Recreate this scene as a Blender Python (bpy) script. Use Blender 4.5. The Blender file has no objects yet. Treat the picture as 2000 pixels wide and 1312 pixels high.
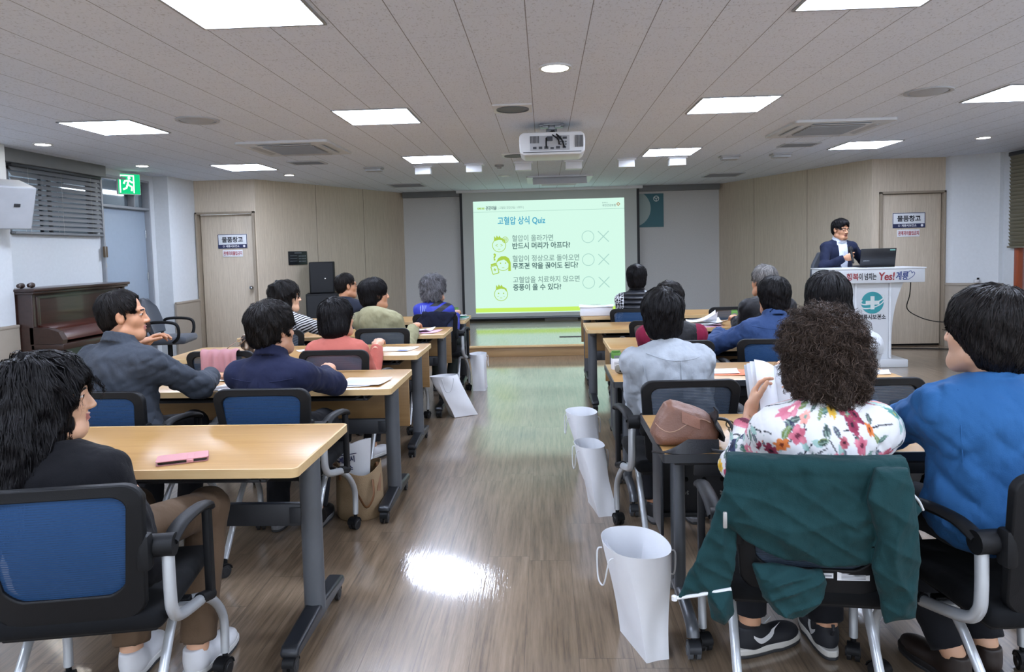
import bpy, bmesh, math, random
import numpy as np
from mathutils import Vector, Matrix, Euler

SC = bpy.context.scene
COL = SC.collection

# ------------------------------------------------------------------ camera, world, exposure
FOCAL_PX, IMG_W, IMG_H = 1387.0, 2000.0, 1312.0
PITCH, YAW, ROLL, CY = 0.06277, -0.04715, 0.02445, 576.3
CAM_H = 1.42
fw = Vector((math.sin(YAW) * math.cos(PITCH), math.cos(YAW) * math.cos(PITCH), -math.sin(PITCH)))
rt = Vector((math.cos(YAW), -math.sin(YAW), 0))
up = rt.cross(fw)
r2 = rt * math.cos(ROLL) - up * math.sin(ROLL)
u2 = rt * math.sin(ROLL) + up * math.cos(ROLL)
cam_data = bpy.data.cameras.new('camera')
cam = bpy.data.objects.new('camera', cam_data)
COL.objects.link(cam)
cam.matrix_world = Matrix(((r2.x, u2.x, -fw.x, 0), (r2.y, u2.y, -fw.y, 0), (r2.z, u2.z, -fw.z, CAM_H), (0, 0, 0, 1)))
cam_data.sensor_fit = 'HORIZONTAL'
cam_data.sensor_width = 36.0
cam_data.lens = 36.0 * FOCAL_PX / IMG_W
cam_data.shift_y = -(IMG_H / 2 - CY) / IMG_W
cam_data.clip_start = 0.05
SC.camera = cam

world = bpy.data.worlds.new('world')
SC.world = world
world.use_nodes = True
world.node_tree.nodes['Background'].inputs[0].default_value = (0.84, 0.91, 1.0, 1)
world.node_tree.nodes['Background'].inputs[1].default_value = 1.7

SC.view_settings.view_transform = 'Standard'
SC.view_settings.look = 'None'
SC.view_settings.gamma = 1.0
SC.view_settings.use_curve_mapping = False
SC.view_settings.exposure = 0.74
SC.cycles.use_denoising = True
SC.cycles.max_bounces = 8
SC.cycles.diffuse_bounces = 5
SC.cycles.glossy_bounces = 3
SC.cycles.transparent_max_bounces = 8
SC.cycles.sample_clamp_indirect = 6.0
SC.cycles.caustics_reflective = False
SC.cycles.caustics_refractive = False

LAMP_E = 30.0       # ceiling panels
SLIDE_E = 0.64      # projected slide

R = math.radians
random.seed(7)
rng = np.random.default_rng(11)


# ------------------------------------------------------------------ materials
def lin(c):
    if isinstance(c, str):
        c = c.lstrip('#')
        c = [int(c[i:i + 2], 16) / 255 for i in (0, 2, 4)]
        c = [x / 12.92 if x <= .04045 else ((x + .055) / 1.055) ** 2.4 for x in c]
    return (c[0], c[1], c[2], 1.0)


MATS = {}


class NT:
    """small helper to wire shader nodes"""

    def __init__(self, m):
        self.t = m.node_tree
        self.b = self.t.nodes['Principled BSDF']
        self.out = self.t.nodes['Material Output']

    def n(self, kind, **kw):
        nd = self.t.nodes.new(kind)
        for k, v in kw.items():
            if k.startswith('i_'):
                key = k[2:]
                key = int(key) if key.isdigit() else key.replace('_', ' ')
                if isinstance(v, bpy.types.NodeSocket):
                    self.t.links.new(v, nd.inputs[key])
                else:
                    nd.inputs[key].default_value = v
            else:
                setattr(nd, k, v)
        return nd

    def link(self, a, b):
        self.t.links.new(a, b)

    def math(self, op, a, b=0.0, c=None):
        nd = self.n('ShaderNodeMath', operation=op)
        for i, v in enumerate((a, b) if c is None else (a, b, c)):
            if isinstance(v, bpy.types.NodeSocket):
                self.link(v, nd.inputs[i])
            else:
                nd.inputs[i].default_value = v
        return nd.outputs[0]

    def mix(self, fac, a, b):
        nd = self.n('ShaderNodeMix', data_type='RGBA')
        for s, v in ((nd.inputs[0], fac), (nd.inputs[6], a), (nd.inputs[7], b)):
            if isinstance(v, bpy.types.NodeSocket):
                self.link(v, s)
            else:
                s.default_value = v
        return nd.outputs[2]

    def obj(self):
        return self.n('ShaderNodeTexCoord').outputs['Object']

    def sep(self, v):
        nd = self.n('ShaderNodeSeparateXYZ')
        self.link(v, nd.inputs[0])
        return nd.outputs

    def noise(self, vec, scale, detail=3.0, rough=.5):
        nd = self.n('ShaderNodeTexNoise', i_Scale=scale, i_Detail=detail, i_Roughness=rough)
        self.link(vec, nd.inputs['Vector'])
        return nd.outputs[0]

    def mapping(self, vec, scale):
        nd = self.n('ShaderNodeMapping', i_Scale=scale)
        self.link(vec, nd.inputs['Vector'])
        return nd.outputs[0]

    def bump(self, h, strength, dist=.01):
        nd = self.n('ShaderNodeBump', i_Strength=strength, i_Distance=dist)
        self.link(h, nd.inputs['Height'])
        self.link(nd.outputs[0], self.b.inputs['Normal'])

    def ramp(self, fac, stops):
        nd = self.n('ShaderNodeValToRGB')
        self.link(fac, nd.inputs[0])
        els = nd.color_ramp.elements
        while len(els) < len(stops):
            els.new(.5)
        for e, (p, c) in zip(els, stops):
            e.position = p
            e.color = c
        return nd.outputs[0]


def mat(name, col, rough=.5, metal=0.0, var=None, bump=None, spec=None, sheen=0.0, coat=0.0):
    """plain material with procedural tone variation and micro relief"""
    if name in MATS:
        return MATS[name]
    m = bpy.data.materials.new(name)
    m.use_nodes = True
    t = NT(m)
    b = t.b
    c = lin(col)
    b.inputs['Base Color'].default_value = c
    b.inputs['Roughness'].default_value = rough
    b.inputs['Metallic'].default_value = metal
    if spec is not None:
        b.inputs['Specular IOR Level'].default_value = spec
    if sheen:
        b.inputs['Sheen Weight'].default_value = sheen
    if coat:
        b.inputs['Coat Weight'].default_value = coat
    if var is None:
        var = (9.0, .12)
    o = t.obj()
    nz = t.noise(o, var[0], 4)
    d = tuple(max(0, x * (1 - var[1])) for x in c[:3]) + (1,)
    l = tuple(min(1, x * (1 + var[1])) for x in c[:3]) + (1,)
    t.link(t.mix(nz, d, l), b.inputs['Base Color'])
    if bump:
        t.bump(t.noise(o, bump[0], 5), bump[1], bump[2] if len(bump) > 2 else .01)
    MATS[name] = m
    return m


def emit(name, col, strength):
    if name in MATS:
        return MATS[name]
    m = bpy.data.materials.new(name)
    m.use_nodes = True
    t = NT(m)
    e = t.n('ShaderNodeEmission', i_Color=lin(col), i_Strength=strength)
    t.link(e.outputs[0], t.out.inputs[0])
    t.t.nodes.remove(t.b)
    MATS[name] = m
    return m


def new_mat(name):
    m = bpy.data.materials.new(name)
    m.use_nodes = True
    MATS[name] = m
    return m, NT(m)


def wood_mat(name, c1, c2, rough, axis=0, scale=1.0, bump=.05, coat=0.0, ring=10.0):
    """grain stretched along axis"""
    m, t = new_mat(name)
    o = t.obj()
    sc = [14 * scale] * 3
    sc[axis] = .9 * scale
    v = t.mapping(o, tuple(sc))
    n1 = t.noise(v, 1.6, 6, .62)
    n2 = t.noise(v, ring, 3, .5)
    f = t.math('ADD', t.math('MULTIPLY', n1, .75), t.math('MULTIPLY', n2, .25))
    colr = t.ramp(f, [(.3, lin(c1)), (.7, lin(c2))])
    t.link(colr, t.b.inputs['Base Color'])
    t.b.inputs['Roughness'].default_value = rough
    t.b.inputs['Coat Weight'].default_value = coat
    t.bump(f, bump)
    return m


def cloth(name, col, fold=.35, rough=.85, sheen=.03, weave=900, var=.1):
    """woven cloth: soft creases plus thread relief"""
    if name in MATS:
        return MATS[name]
    m, t = new_mat(name)
    c = lin(col)
    o = t.obj()
    nz = t.noise(o, 7, 4)
    d = tuple(x * (1 - var) for x in c[:3]) + (1,)
    l = tuple(min(1, x * (1 + var)) for x in c[:3]) + (1,)
    t.link(t.mix(nz, d, l), t.b.inputs['Base Color'])
    t.b.inputs['Roughness'].default_value = rough
    t.b.inputs['Sheen Weight'].default_value = sheen
    t.b.inputs['Specular IOR Level'].default_value = .15
    wv = t.noise(t.mapping(o, (1, 1, .6)), 10, 3, .55)
    rd = t.n('ShaderNodeTexNoise', noise_type='RIDGED_MULTIFRACTAL', i_Scale=8.0, i_Detail=3.0)
    wp = t.n('ShaderNodeTexNoise', i_Scale=5.0)
    t.link(o, wp.inputs['Vector'])
    av = t.n('ShaderNodeVectorMath', operation='ADD')
    t.link(t.mapping(o, (1.3, 1.3, .8)), av.inputs[0])
    sv = t.n('ShaderNodeVectorMath', operation='SCALE', i_Scale=.25)
    t.link(wp.outputs['Color'], sv.inputs[0])
    t.link(sv.outputs[0], av.inputs[1])
    t.link(av.outputs[0], rd.inputs['Vector'])
    w2 = t.noise(o, weave * .35, 2)
    h = t.math('ADD', t.math('MULTIPLY', rd.outputs[0], .95), t.math('ADD', t.math('MULTIPLY', wv, .6), t.math('MULTIPLY', w2, .03)))
    t.bump(h, min(1, fold * 1.9), .03)
    return m


# ------------------------------------------------------------------ mesh building
class MB:
    def __init__(self):
        self.v, self.f, self.m = [], [], []

    def add(self, vs, fs, mi=0, M=None):
        k = len(self.v)
        if M is not None:
            vs = [tuple(M @ Vector(p)) for p in vs]
        self.v.extend([tuple(p) for p in vs])
        self.f.extend([tuple(i + k for i in f) for f in fs])
        self.m.extend([mi] * len(fs))
        return self

    def box(self, c, s, bev=0.0, mi=0, M=None, seg=2):
        bm = bmesh.new()
        bmesh.ops.create_cube(bm, size=1)
        bmesh.ops.scale(bm, vec=Vector(s), verts=bm.verts)
        if bev > 0:
            bmesh.ops.bevel(bm, geom=list(bm.edges), offset=bev, segments=seg, profile=.5, affect='EDGES')
        bmesh.ops.translate(bm, vec=Vector(c), verts=bm.verts)
        bm.verts.index_update()
        self.add([v.co[:] for v in bm.verts], [[v.index for v in f.verts] for f in bm.faces], mi, M)
        bm.free()
        return self

    def tube(self, path, r, n=10, mi=0, M=None, smooth=0, cap=True, flat=None):
        """round tube through points; r number or list; flat=(a,b) makes an elliptic section (side, normal)"""
        P = [Vector(p) for p in path]
        rs = list(r) if isinstance(r, (list, tuple)) else [r] * len(P)
        if smooth:
            Q, q = [], []
            for i in range(len(P) - 1):
                p0, p1, p2, p3 = P[max(i - 1, 0)], P[i], P[i + 1], P[min(i + 2, len(P) - 1)]
                for j in range(smooth):
                    s = j / smooth
                    Q.append(.5 * ((2 * p1) + (p2 - p0) * s + (2 * p0 - 5 * p1 + 4 * p2 - p3) * s * s + (3 * p1 - p0 - 3 * p2 + p3) * s ** 3))
                    q.append(rs[i] + (rs[i + 1] - rs[i]) * s)
            Q.append(P[-1])
            q.append(rs[-1])
            P, rs = Q, q
        vs, fs = [], []
        ref = None
        for i, p in enumerate(P):
            d = (P[min(i + 1, len(P) - 1)] - P[max(i - 1, 0)]).normalized()
            if ref is None:
                ref = d.orthogonal().normalized()
                if flat:
                    ref = Vector((0, 0, 1)) - d * d.z
                    if ref.length < .05:
                        ref = Vector((1, 0, 0)) - d * d.x
                    ref.normalize()
            else:
                ref = (ref - d * ref.dot(d)).normalized()
            b = d.cross(ref)
            for k in range(n):
                a = 2 * math.pi * k / n
                if flat:
                    vs.append(p + b * (math.cos(a) * flat[0]) + ref * (math.sin(a) * flat[1]))
                else:
                    vs.append(p + (ref * math.cos(a) + b * math.sin(a)) * rs[i])
        for i in range(len(P) - 1):
            for k in range(n):
                a, b_ = i * n + k, i * n + (k + 1) % n
                fs.append((a, b_, b_ + n, a + n))
        if cap:
            fs.append(tuple(range(n))[::-1])
            fs.append(tuple(range((len(P) - 1) * n, len(P) * n)))
        return self.add(vs, fs, mi, M)

    def cyl(self, a, b, r, n=20, mi=0, M=None, r2=None):
        return self.tube([a, b], [r, r if r2 is None else r2], n, mi, M)

    def lathe(self, prof, n=28, mi=0, M=None, c=(0, 0, 0)):
        vs, fs = [], []
        for (r, z) in prof:
            for k in range(n):
                a = 2 * math.pi * k / n
                vs.append((c[0] + r * math.cos(a), c[1] + r * math.sin(a), c[2] + z))
        for i in range(len(prof) - 1):
            for k in range(n):
                a, b = i * n + k, i * n + (k + 1) % n
                fs.append((a, b, b + n, a + n))
        if prof[0][0] > 1e-6:
            fs.append(tuple(range(n))[::-1])
        if prof[-1][0] > 1e-6:
            fs.append(tuple(range((len(prof) - 1) * n, len(prof) * n)))
        return self.add(vs, fs, mi, M)

    def prism(self, poly, t0, t1, mi=0, M=None):
        """polygon in XY extruded in Z from t0 to t1"""
        n = len(poly)
        vs = [(x, y, t0) for x, y in poly] + [(x, y, t1) for x, y in poly]
        fs = [tuple(range(n))[::-1], tuple(range(n, 2 * n))]
        fs += [(i, (i + 1) % n, n + (i + 1) % n, n + i) for i in range(n)]
        return self.add(vs, fs, mi, M)

    def ring(self, outer, inner, t0, t1, mi=0, M=None):
        """band between two closed 2D outlines with equal point counts"""
        n = len(outer)
        vs = [(x, y, t0) for x, y in outer] + [(x, y, t0) for x, y in inner] + [(x, y, t1) for x, y in outer] + [(x, y, t1) for x, y in inner]
        fs = []
        for i in range(n):
            j = (i + 1) % n
            fs += [(i, n + i, n + j, j), (2 * n + i, 2 * n + j, 3 * n + j, 3 * n + i), (i, j, 2 * n + j, 2 * n + i), (n + i, 3 * n + i, 3 * n + j, n + j)]
        return self.add(vs, fs, mi, M)

    def sheet(self, fn, nu, nv, th=0.0, mi=0, M=None):
        """surface patch fn(u,v) in [0,1]^2, thickened along its normal by th"""
        g = [[Vector(fn(i / nu, j / nv)) for j in range(nv + 1)] for i in range(nu + 1)]
        vs = [p for row in g for p in row]
        w = nv + 1
        fs = [(i * w + j, (i + 1) * w + j, (i + 1) * w + j + 1, i * w + j + 1) for i in range(nu) for j in range(nv)]
        if th:
            off = len(vs)
            vs2 = []
            for i in range(nu + 1):
                for j in range(nv + 1):
                    du = g[min(i + 1, nu)][j] - g[max(i - 1, 0)][j]
                    dv = g[i][min(j + 1, nv)] - g[i][max(j - 1, 0)]
                    nn = du.cross(dv)
                    nn = nn.normalized() if nn.length > 1e-9 else Vector((0, 0, 1))
                    vs2.append(g[i][j] - nn * th)
            vs = vs + vs2
            fs += [tuple(off + q for q in f[::-1]) for f in fs[:nu * nv]]
            for i in range(nu):
                a, b = i * w, (i + 1) * w
                fs += [(b, a, off + a, off + b), (a + nv, b + nv, off + b + nv, off + a + nv)]
            for j in range(nv):
                a, b = j, j + 1
                fs += [(a, b, off + b, off + a)]
                a, b = nu * w + j, nu * w + j + 1
                fs += [(b, a, off + a, off + b)]
        return self.add(vs, fs, mi, M)

    def mesh(self, name, mats, angle=38):
        me = bpy.data.meshes.new(name)
        me.from_pydata(self.v, [], self.f)
        if not isinstance(mats, (list, tuple)):
            mats = [mats]
        for m in mats:
            me.materials.append(m)
        if len(mats) > 1:
            me.polygons.foreach_set('material_index', self.m)
        me.polygons.foreach_set('use_smooth', [True] * len(me.polygons))
        me.set_sharp_from_angle(angle=R(angle))
        me.update()
        return me

    def build(self, name, mats, parent=None, loc=(0, 0, 0), rz=0.0, angle=38):
        o = bpy.data.objects.new(name, self.mesh(name, mats, angle))
        COL.objects.link(o)
        if parent:
            o.parent = parent
        o.location = loc
        o.rotation_euler = (0, 0, rz)
        return o


def tag(o, label, cat, group=None):
    o['label'] = label
    o['category'] = cat
    if group:
        o['group'] = group
    return o


def thing(name, label, cat, loc=(0, 0, 0), rz=0.0, group=None):
    o = bpy.data.objects.new(name, None)
    o.empty_display_size = .1
    COL.objects.link(o)
    o.location = loc
    o.rotation_euler = (0, 0, rz)
    return tag(o, label, cat, group)


def struct(name, mb, mats, parent=None, angle=38):
    o = mb.build(name, mats, parent, angle=angle)
    o['kind'] = 'structure'
    return o


def dup(root, loc, rz, label, group=None):
    r = root.copy()
    COL.objects.link(r)
    r.location = loc
    r.rotation_euler = (0, 0, rz)
    r['label'] = label
    if group:
        r['group'] = group
    for ch in list(root.children):
        c = ch.copy()
        COL.objects.link(c)
        c.parent = r
        for g in list(ch.children):
            d = g.copy()
            COL.objects.link(d)
            d.parent = c
    return r


def rrect(w, h, r, n=5, cx=0, cy=0):
    """rounded rectangle outline"""
    pts = []
    for (sx, sy, a0) in ((1, -1, -90), (1, 1, 0), (-1, 1, 90), (-1, -1, 180)):
        for i in range(n + 1):
            a = R(a0 + 90 * i / n)
            pts.append((cx + sx * (w / 2 - r) + r * math.cos(a), cy + sy * (h / 2 - r) + r * math.sin(a)))
    return pts


def circle(r, n=28, cx=0, cy=0, ry=None):
    return [(cx + r * math.cos(2 * math.pi * k / n), cy + (ry or r) * math.sin(2 * math.pi * k / n)) for k in range(n)]


def plane_M(o, x, y):
    """matrix whose local X,Y axes run along x,y from origin o"""
    x = Vector(x).normalized()
    y = Vector(y).normalized()
    z = x.cross(y)
    o = Vector(o)
    return Matrix(((x.x, y.x, z.x, o.x), (x.y, y.y, z.y, o.y), (x.z, y.z, z.z, o.z), (0, 0, 0, 1)))


def text_mb(mb, s, size, M, align='LEFT', weight=0.0, shear=0.0, depth=.0008, mi=0, fit=None):
    """lettering as flat relief; fit=(width) scales to a width"""
    cu = bpy.data.curves.new('lettering', 'FONT')
    cu.body = s
    cu.size = size
    cu.align_x = align
    cu.shear = shear
    cu.offset = weight
    cu.extrude = depth
    cu.resolution_u = 3
    ob = bpy.data.objects.new('lettering', cu)
    COL.objects.link(ob)
    dg = bpy.context.evaluated_depsgraph_get()
    me = bpy.data.meshes.new_from_object(ob.evaluated_get(dg))
    vs = [v.co[:] for v in me.vertices]
    fs = [tuple(p.vertices) for p in me.polygons]
    if fit and vs:
        xs = [v[0] for v in vs]
        k = fit / max(1e-6, max(xs) - min(xs))
        x0 = 0 if align == 'LEFT' else 0
        vs = [(v[0] * k, v[1], v[2]) for v in vs]
    mb.add(vs, fs, mi, M)
    bpy.data.objects.remove(ob)
    bpy.data.curves.remove(cu)
    bpy.data.meshes.remove(me)
    return mb
# ------------------------------------------------------------------ shared materials
M_WHITE = mat('painted wall white', '#c9cdcf', .7, var=(30, .06), bump=(180, .15))
M_BEIGE = mat('wainscot beige', '#9b9183', .55, var=(12, .08), bump=(120, .1))
M_TRIM = mat('beige trim wood', '#8f8372', .5)
M_BLACKP = mat('black plastic', '#0d0e10', .55, bump=(300, .06), var=(30, .15), spec=.25)
M_DARKM = mat('charcoal powder coated metal', '#2c2e32', .45, .3, var=(20, .1), bump=(400, .05))
M_LEGM = mat('grey powder coated post', '#54575b', .45, .2, var=(20, .08), bump=(400, .05))
M_SILVER = mat('silver painted tube', '#b2b6b9', .35, .45, var=(20, .06))
M_CHROME = mat('chrome', '#b8bcc0', .16, 1.0, var=(20, .03))
M_RUBBER = mat('caster rubber', '#141416', .55)
M_GREYHUB = mat('grey hub plastic', '#5b5e62', .5)
M_PAPER = mat('white paper', '#dfe1e4', .7, var=(14, .04), bump=(25, .12, .01))
M_WHITEP = mat('white plastic', '#d6d8da', .4, var=(15, .03))
M_DARKINK = mat('dark ink', '#20242c', .6)

m, t = new_mat('ceiling tiles')
o_ = t.obj()
s_ = t.sep(o_)
fx = t.math('FRACT', t.math('DIVIDE', t.math('ADD', s_[0], 30.8 + .065), .308))
lx = t.math('LESS_THAN', t.math('ABSOLUTE', t.math('SUBTRACT', fx, .5)), .492)
rowi = t.math('FLOOR', t.math('DIVIDE', t.math('ADD', s_[0], 30.8 + .065), .308))
off = t.math('MULTIPLY', t.math('FRACT', t.math('MULTIPLY', rowi, .5)), .616)
fy = t.math('FRACT', t.math('DIVIDE', t.math('ADD', t.math('ADD', s_[1], 30.8), off), .616))
ly = t.math('LESS_THAN', t.math('ABSOLUTE', t.math('SUBTRACT', fy, .5)), .4975)
joint = t.math('MINIMUM', t.math('ADD', t.math('MULTIPLY', lx, .65), .35), t.math('ADD', t.math('MULTIPLY', ly, .2), .8))
n1 = t.noise(t.mapping(o_, (1, .55, 1)), 95, 3, .6)
fle = t.ramp(n1, [(.33, (.74, .74, .74, 1)), (.43, (1, 1, 1, 1))])
n2 = t.noise(o_, 1.2, 2)
base = t.mix(n2, lin('#dfe9f8'), lin('#e6eefa'))
c1 = t.n('ShaderNodeMix', data_type='RGBA', blend_type='MULTIPLY')
c1.inputs[0].default_value = 1
t.link(base, c1.inputs[6])
t.link(fle, c1.inputs[7])
c2 = t.n('ShaderNodeMix', data_type='RGBA', blend_type='MULTIPLY')
c2.inputs[0].default_value = 1
t.link(c1.outputs[2], c2.inputs[6])
t.link(joint, c2.inputs[7])
t.link(c2.outputs[2], t.b.inputs['Base Color'])
t.b.inputs['Roughness'].default_value = .85
t.bump(n1, .25, .004)
M_CEIL = m

m, t = new_mat('vinyl plank floor')
o_ = t.obj()
s_ = t.sep(o_)
px = t.math('DIVIDE', t.math('ADD', s_[0], 40), .19)
pi_ = t.math('FLOOR', px)
fx = t.math('FRACT', px)
wn = t.n('ShaderNodeTexWhiteNoise', noise_dimensions='1D')
t.link(pi_, wn.inputs['W'])
py = t.math('DIVIDE', t.math('ADD', t.math('ADD', s_[1], 40), t.math('MULTIPLY', wn.outputs[0], 1.2)), 1.22)
pj_ = t.math('FLOOR', py)
fy = t.math('FRACT', py)
wn2 = t.n('ShaderNodeTexWhiteNoise', noise_dimensions='2D')
cmb = t.n('ShaderNodeCombineXYZ')
t.link(pi_, cmb.inputs[0])
t.link(pj_, cmb.inputs[1])
t.link(cmb.outputs[0], wn2.inputs['Vector'])
shift = t.n('ShaderNodeVectorMath', operation='ADD')
t.link(o_, shift.inputs[0])
sc_ = t.n('ShaderNodeVectorMath', operation='SCALE', i_Scale=7.0)
t.link(wn2.outputs['Color'], sc_.inputs[0])
t.link(sc_.outputs[0], shift.inputs[1])
gv = t.mapping(shift.outputs[0], (34, 2.0, 1))
g1 = t.noise(gv, 1.3, 7, .65)
g2 = t.noise(t.mapping(shift.outputs[0], (90, 3.2, 1)), 1.1, 4, .7)
gg = t.math('ADD', t.math('MULTIPLY', g1, .6), t.math('MULTIPLY', g2, .4))
colr = t.ramp(gg, [(.34, lin('#56483a')), (.5, lin('#7b6955')), (.68, lin('#907e6a'))])
tone = t.math('ADD', t.math('MULTIPLY', wn2.outputs[0], .16), .9)
cm = t.n('ShaderNodeMix', data_type='RGBA', blend_type='MULTIPLY')
cm.inputs[0].default_value = 1
t.link(colr, cm.inputs[6])
t.link(tone, cm.inputs[7])
ex = t.math('LESS_THAN', t.math('ABSOLUTE', t.math('SUBTRACT', fx, .5)), .494)
ey = t.math('LESS_THAN', t.math('ABSOLUTE', t.math('SUBTRACT', fy, .5)), .4988)
ee = t.math('ADD', t.math('MULTIPLY', t.math('MULTIPLY', ex, ey), .45), .55)
cm2 = t.n('ShaderNodeMix', data_type='RGBA', blend_type='MULTIPLY')
cm2.inputs[0].default_value = 1
t.link(cm.outputs[2], cm2.inputs[6])
t.link(ee, cm2.inputs[7])
t.link(cm2.outputs[2], t.b.inputs['Base Color'])
t.b.inputs['Roughness'].default_value = .3
t.b.inputs['Specular IOR Level'].default_value = .4
t.b.inputs['Coat Weight'].default_value = 1.0
t.b.inputs['Coat Roughness'].default_value = .07
t.b.inputs['Coat IOR'].default_value = 1.75
t.bump(gg, .11, .006)
cb_ = t.n('ShaderNodeBump', i_Strength=.13, i_Distance=.006)
t.link(g2, cb_.inputs['Height'])
t.link(cb_.outputs[0], t.b.inputs['Coat Normal'])
M_FLOOR = m

m, t = new_mat('wood grain wall panel')
o_ = t.obj()
gv = t.mapping(o_, (60, 60, 1.6))
g1 = t.noise(gv, 1.4, 6, .7)
g2 = t.noise(t.mapping(o_, (170, 170, 9)), 1.0, 3, .7)
gg = t.math('ADD', t.math('MULTIPLY', g1, .6), t.math('MULTIPLY', g2, .4))
t.link(t.ramp(gg, [(.3, lin('#ab9e8c')), (.52, lin('#c4b7a3')), (.72, lin('#d2c7b6'))]), t.b.inputs['Base Color'])
t.b.inputs['Roughness'].default_value = .5
t.bump(gg, .12, .004)
M_PANEL = m
M_GREYWALL = mat('grey textured wallpaper', '#c2c2bf', .8, var=(60, .1), bump=(220, .2))
M_BAND = mat('grey pelmet band', '#6c6f70', .6)
M_TOP = wood_mat('maple desk laminate', '#9f7845', '#b48e5a', .32, 0, 1.6, .02, ring=16)
M_EDGE = wood_mat('maple edge band', '#bd9c6b', '#caae80', .4, 0, 1.6, .02)
M_MODESTY = wood_mat('maple modesty panel', '#8a6a42', '#9c7b4f', .42, 0, 1.6, .02)
M_STAGE = wood_mat('stage front board', '#8d6f4c', '#a5865d', .4, 0, 1.0, .03)
M_PIANO = wood_mat('dark walnut lacquer', '#241712', '#3a2620', .28, 1, 1.0, .02, .3)

CEIL = 2.52

# ------------------------------------------------------------------ room shell
mb = MB()
mb.box((.3, 4.7, -.05), (12.6, 17.6, .1))
struct('floor', mb, M_FLOOR)
mb = MB()
mb.box((.3, 4.7, CEIL + .05), (12.6, 17.6, .1))
struct('ceiling', mb, M_CEIL)


def wall_slab(name, a, b, mats, z0=0, z1=CEIL, th=.1, holes=()):
    """upright wall from a to b (seen from its left side = inside), thickness outward, optional openings (s0,s1,z0,z1)"""
    a, b = Vector((a[0], a[1], 0)), Vector((b[0], b[1], 0))
    L = (b - a).length
    M = plane_M(a, b - a, (0, 0, 1))     # local z points to the viewer side
    mb = MB()
    ss = sorted({0, L} | {h[0] for h in holes} | {h[1] for h in holes})
    for s0, s1 in zip(ss, ss[1:]):
        zz = [(z0, z1)]
        for h in holes:
            if h[0] < (s0 + s1) / 2 < h[1]:
                zz = [(z0, h[2]), (h[3], z1)]
        for q0, q1 in zz:
            if q1 - q0 > .001:
                mb.box(((s0 + s1) / 2, (q0 + q1) / 2, -th / 2), (s1 - s0, q1 - q0, th), M=M)
    return struct(name, mb, mats), M, L


# left side wall: blind window, grey-blue door with transom
LW = -5.2
wall_slab('wall_left', (LW, -4), (LW, 9.32), M_WHITE, holes=((10.72, 12.08, 1.70, 2.36), (12.13, 13.15, 0, 2.44)))
mb = MB()
mb.box((-5.1, 1.1, CEIL / 2), (.2, 10.72, CEIL))
struct('wall_left_pier', mb, M_WHITE)
mb = MB()
mb.box((-5.1, 9.66, CEIL / 2), (.2, .68, CEIL))
mb.prism([(-5.0, 9.32), (-4.985, 9.34), (-4.985, 10.0), (-5.0, 10.0)], 0, CEIL)
struct('wall_left_column', mb, M_WHITE)
mb = MB()
mb.box((-4.988, .8, .41), (.026, 11.33, .82))
mb.box((-4.985, .8, .82), (.034, 11.33, .03), .006)
mb.box((-4.972, 9.66, .41), (.026, .7, .82))
mb.box((-4.967, 9.66, .82), (.034, .7, .03), .006)
struct('trim_1', mb, M_BEIGE)

# left storeroom wall, splayed wall
wall_slab('wall_front_left', (-5.0, 10.0), (-4.1, 10.0), M_PANEL, holes=((.05, .86, 0, 2.05),))
wall_slab('wall_splay_left', (-4.1, 10.0), (-2.57, 13.0), M_PANEL)
wall_slab('wall_back', (-2.57, 13.0), (3.15, 13.0), M_GREYWALL)
wall_slab('wall_splay_right', (3.15, 13.0), (4.4, 9.8), M_PANEL)
wall_slab('wall_front_right', (4.4, 9.8), (5.36, 9.8), M_PANEL, holes=((.12, .93, .0, 2.06),))
mb = MB()
mb.prism([(5.36, 9.9), (5.36, 9.72), (5.4, 9.66), (5.75, 9.52), (5.83, 9.42), (5.9, 9.42), (5.9, 9.9)], 0, CEIL)
struct('wall_right_column', mb, M_WHITE)
mb = MB()
mb.prism([(5.352, 9.9), (5.352, 9.7), (5.39, 9.64), (5.745, 9.5), (5.82, 9.4), (5.9, 9.4), (5.9, 9.9)], 0, .82)
mb.prism([(5.345, 9.9), (5.345, 9.69), (5.385, 9.63), (5.74, 9.49), (5.815, 9.39), (5.9, 9.39), (5.9, 9.9)], .82, .85)
struct('trim_2', mb, M_BEIGE)
RWX = 5.88
wall_slab('wall_right', (RWX, 9.5), (RWX, -4), M_WHITE, holes=((.3, 3.3, .55, 2.42), (4.2, 13.2, .85, 2.45)))  # the longer opening is an unseen addition to let daylight in
wall_slab('wall_rear', (RWX, -4), (LW, -4), M_WHITE, holes=((.4, 10.6, .35, 2.45),))  # wide opening added behind the camera to brighten the room with daylight

# seams of the wood panels: narrow dark joints
mb = MB()
M_SEAM = mat('dark panel joint', '#5f574c', .8)
for (a, b, ss) in (((-4.1, 10.0), (-2.57, 13.0), (1.18, 2.28)), ((3.15, 13.0), (4.4, 9.8), (.98, 2.22))):
    a, b = Vector((a[0], a[1], 0)), Vector((b[0], b[1], 0))
    M = plane_M(a, b - a, (0, 0, 1))
    for s in ss:
        mb.box((s, CEIL / 2, .0008), (.005, CEIL, .0016), M=M)
struct('trim_3', mb, M_SEAM)
# pelmet band above the recess behind the screen
mb = MB()
mb.box((.29, 12.93, 2.47), (5.7, .1, .1), .004)
struct('trim_4', mb, M_BAND)

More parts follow.
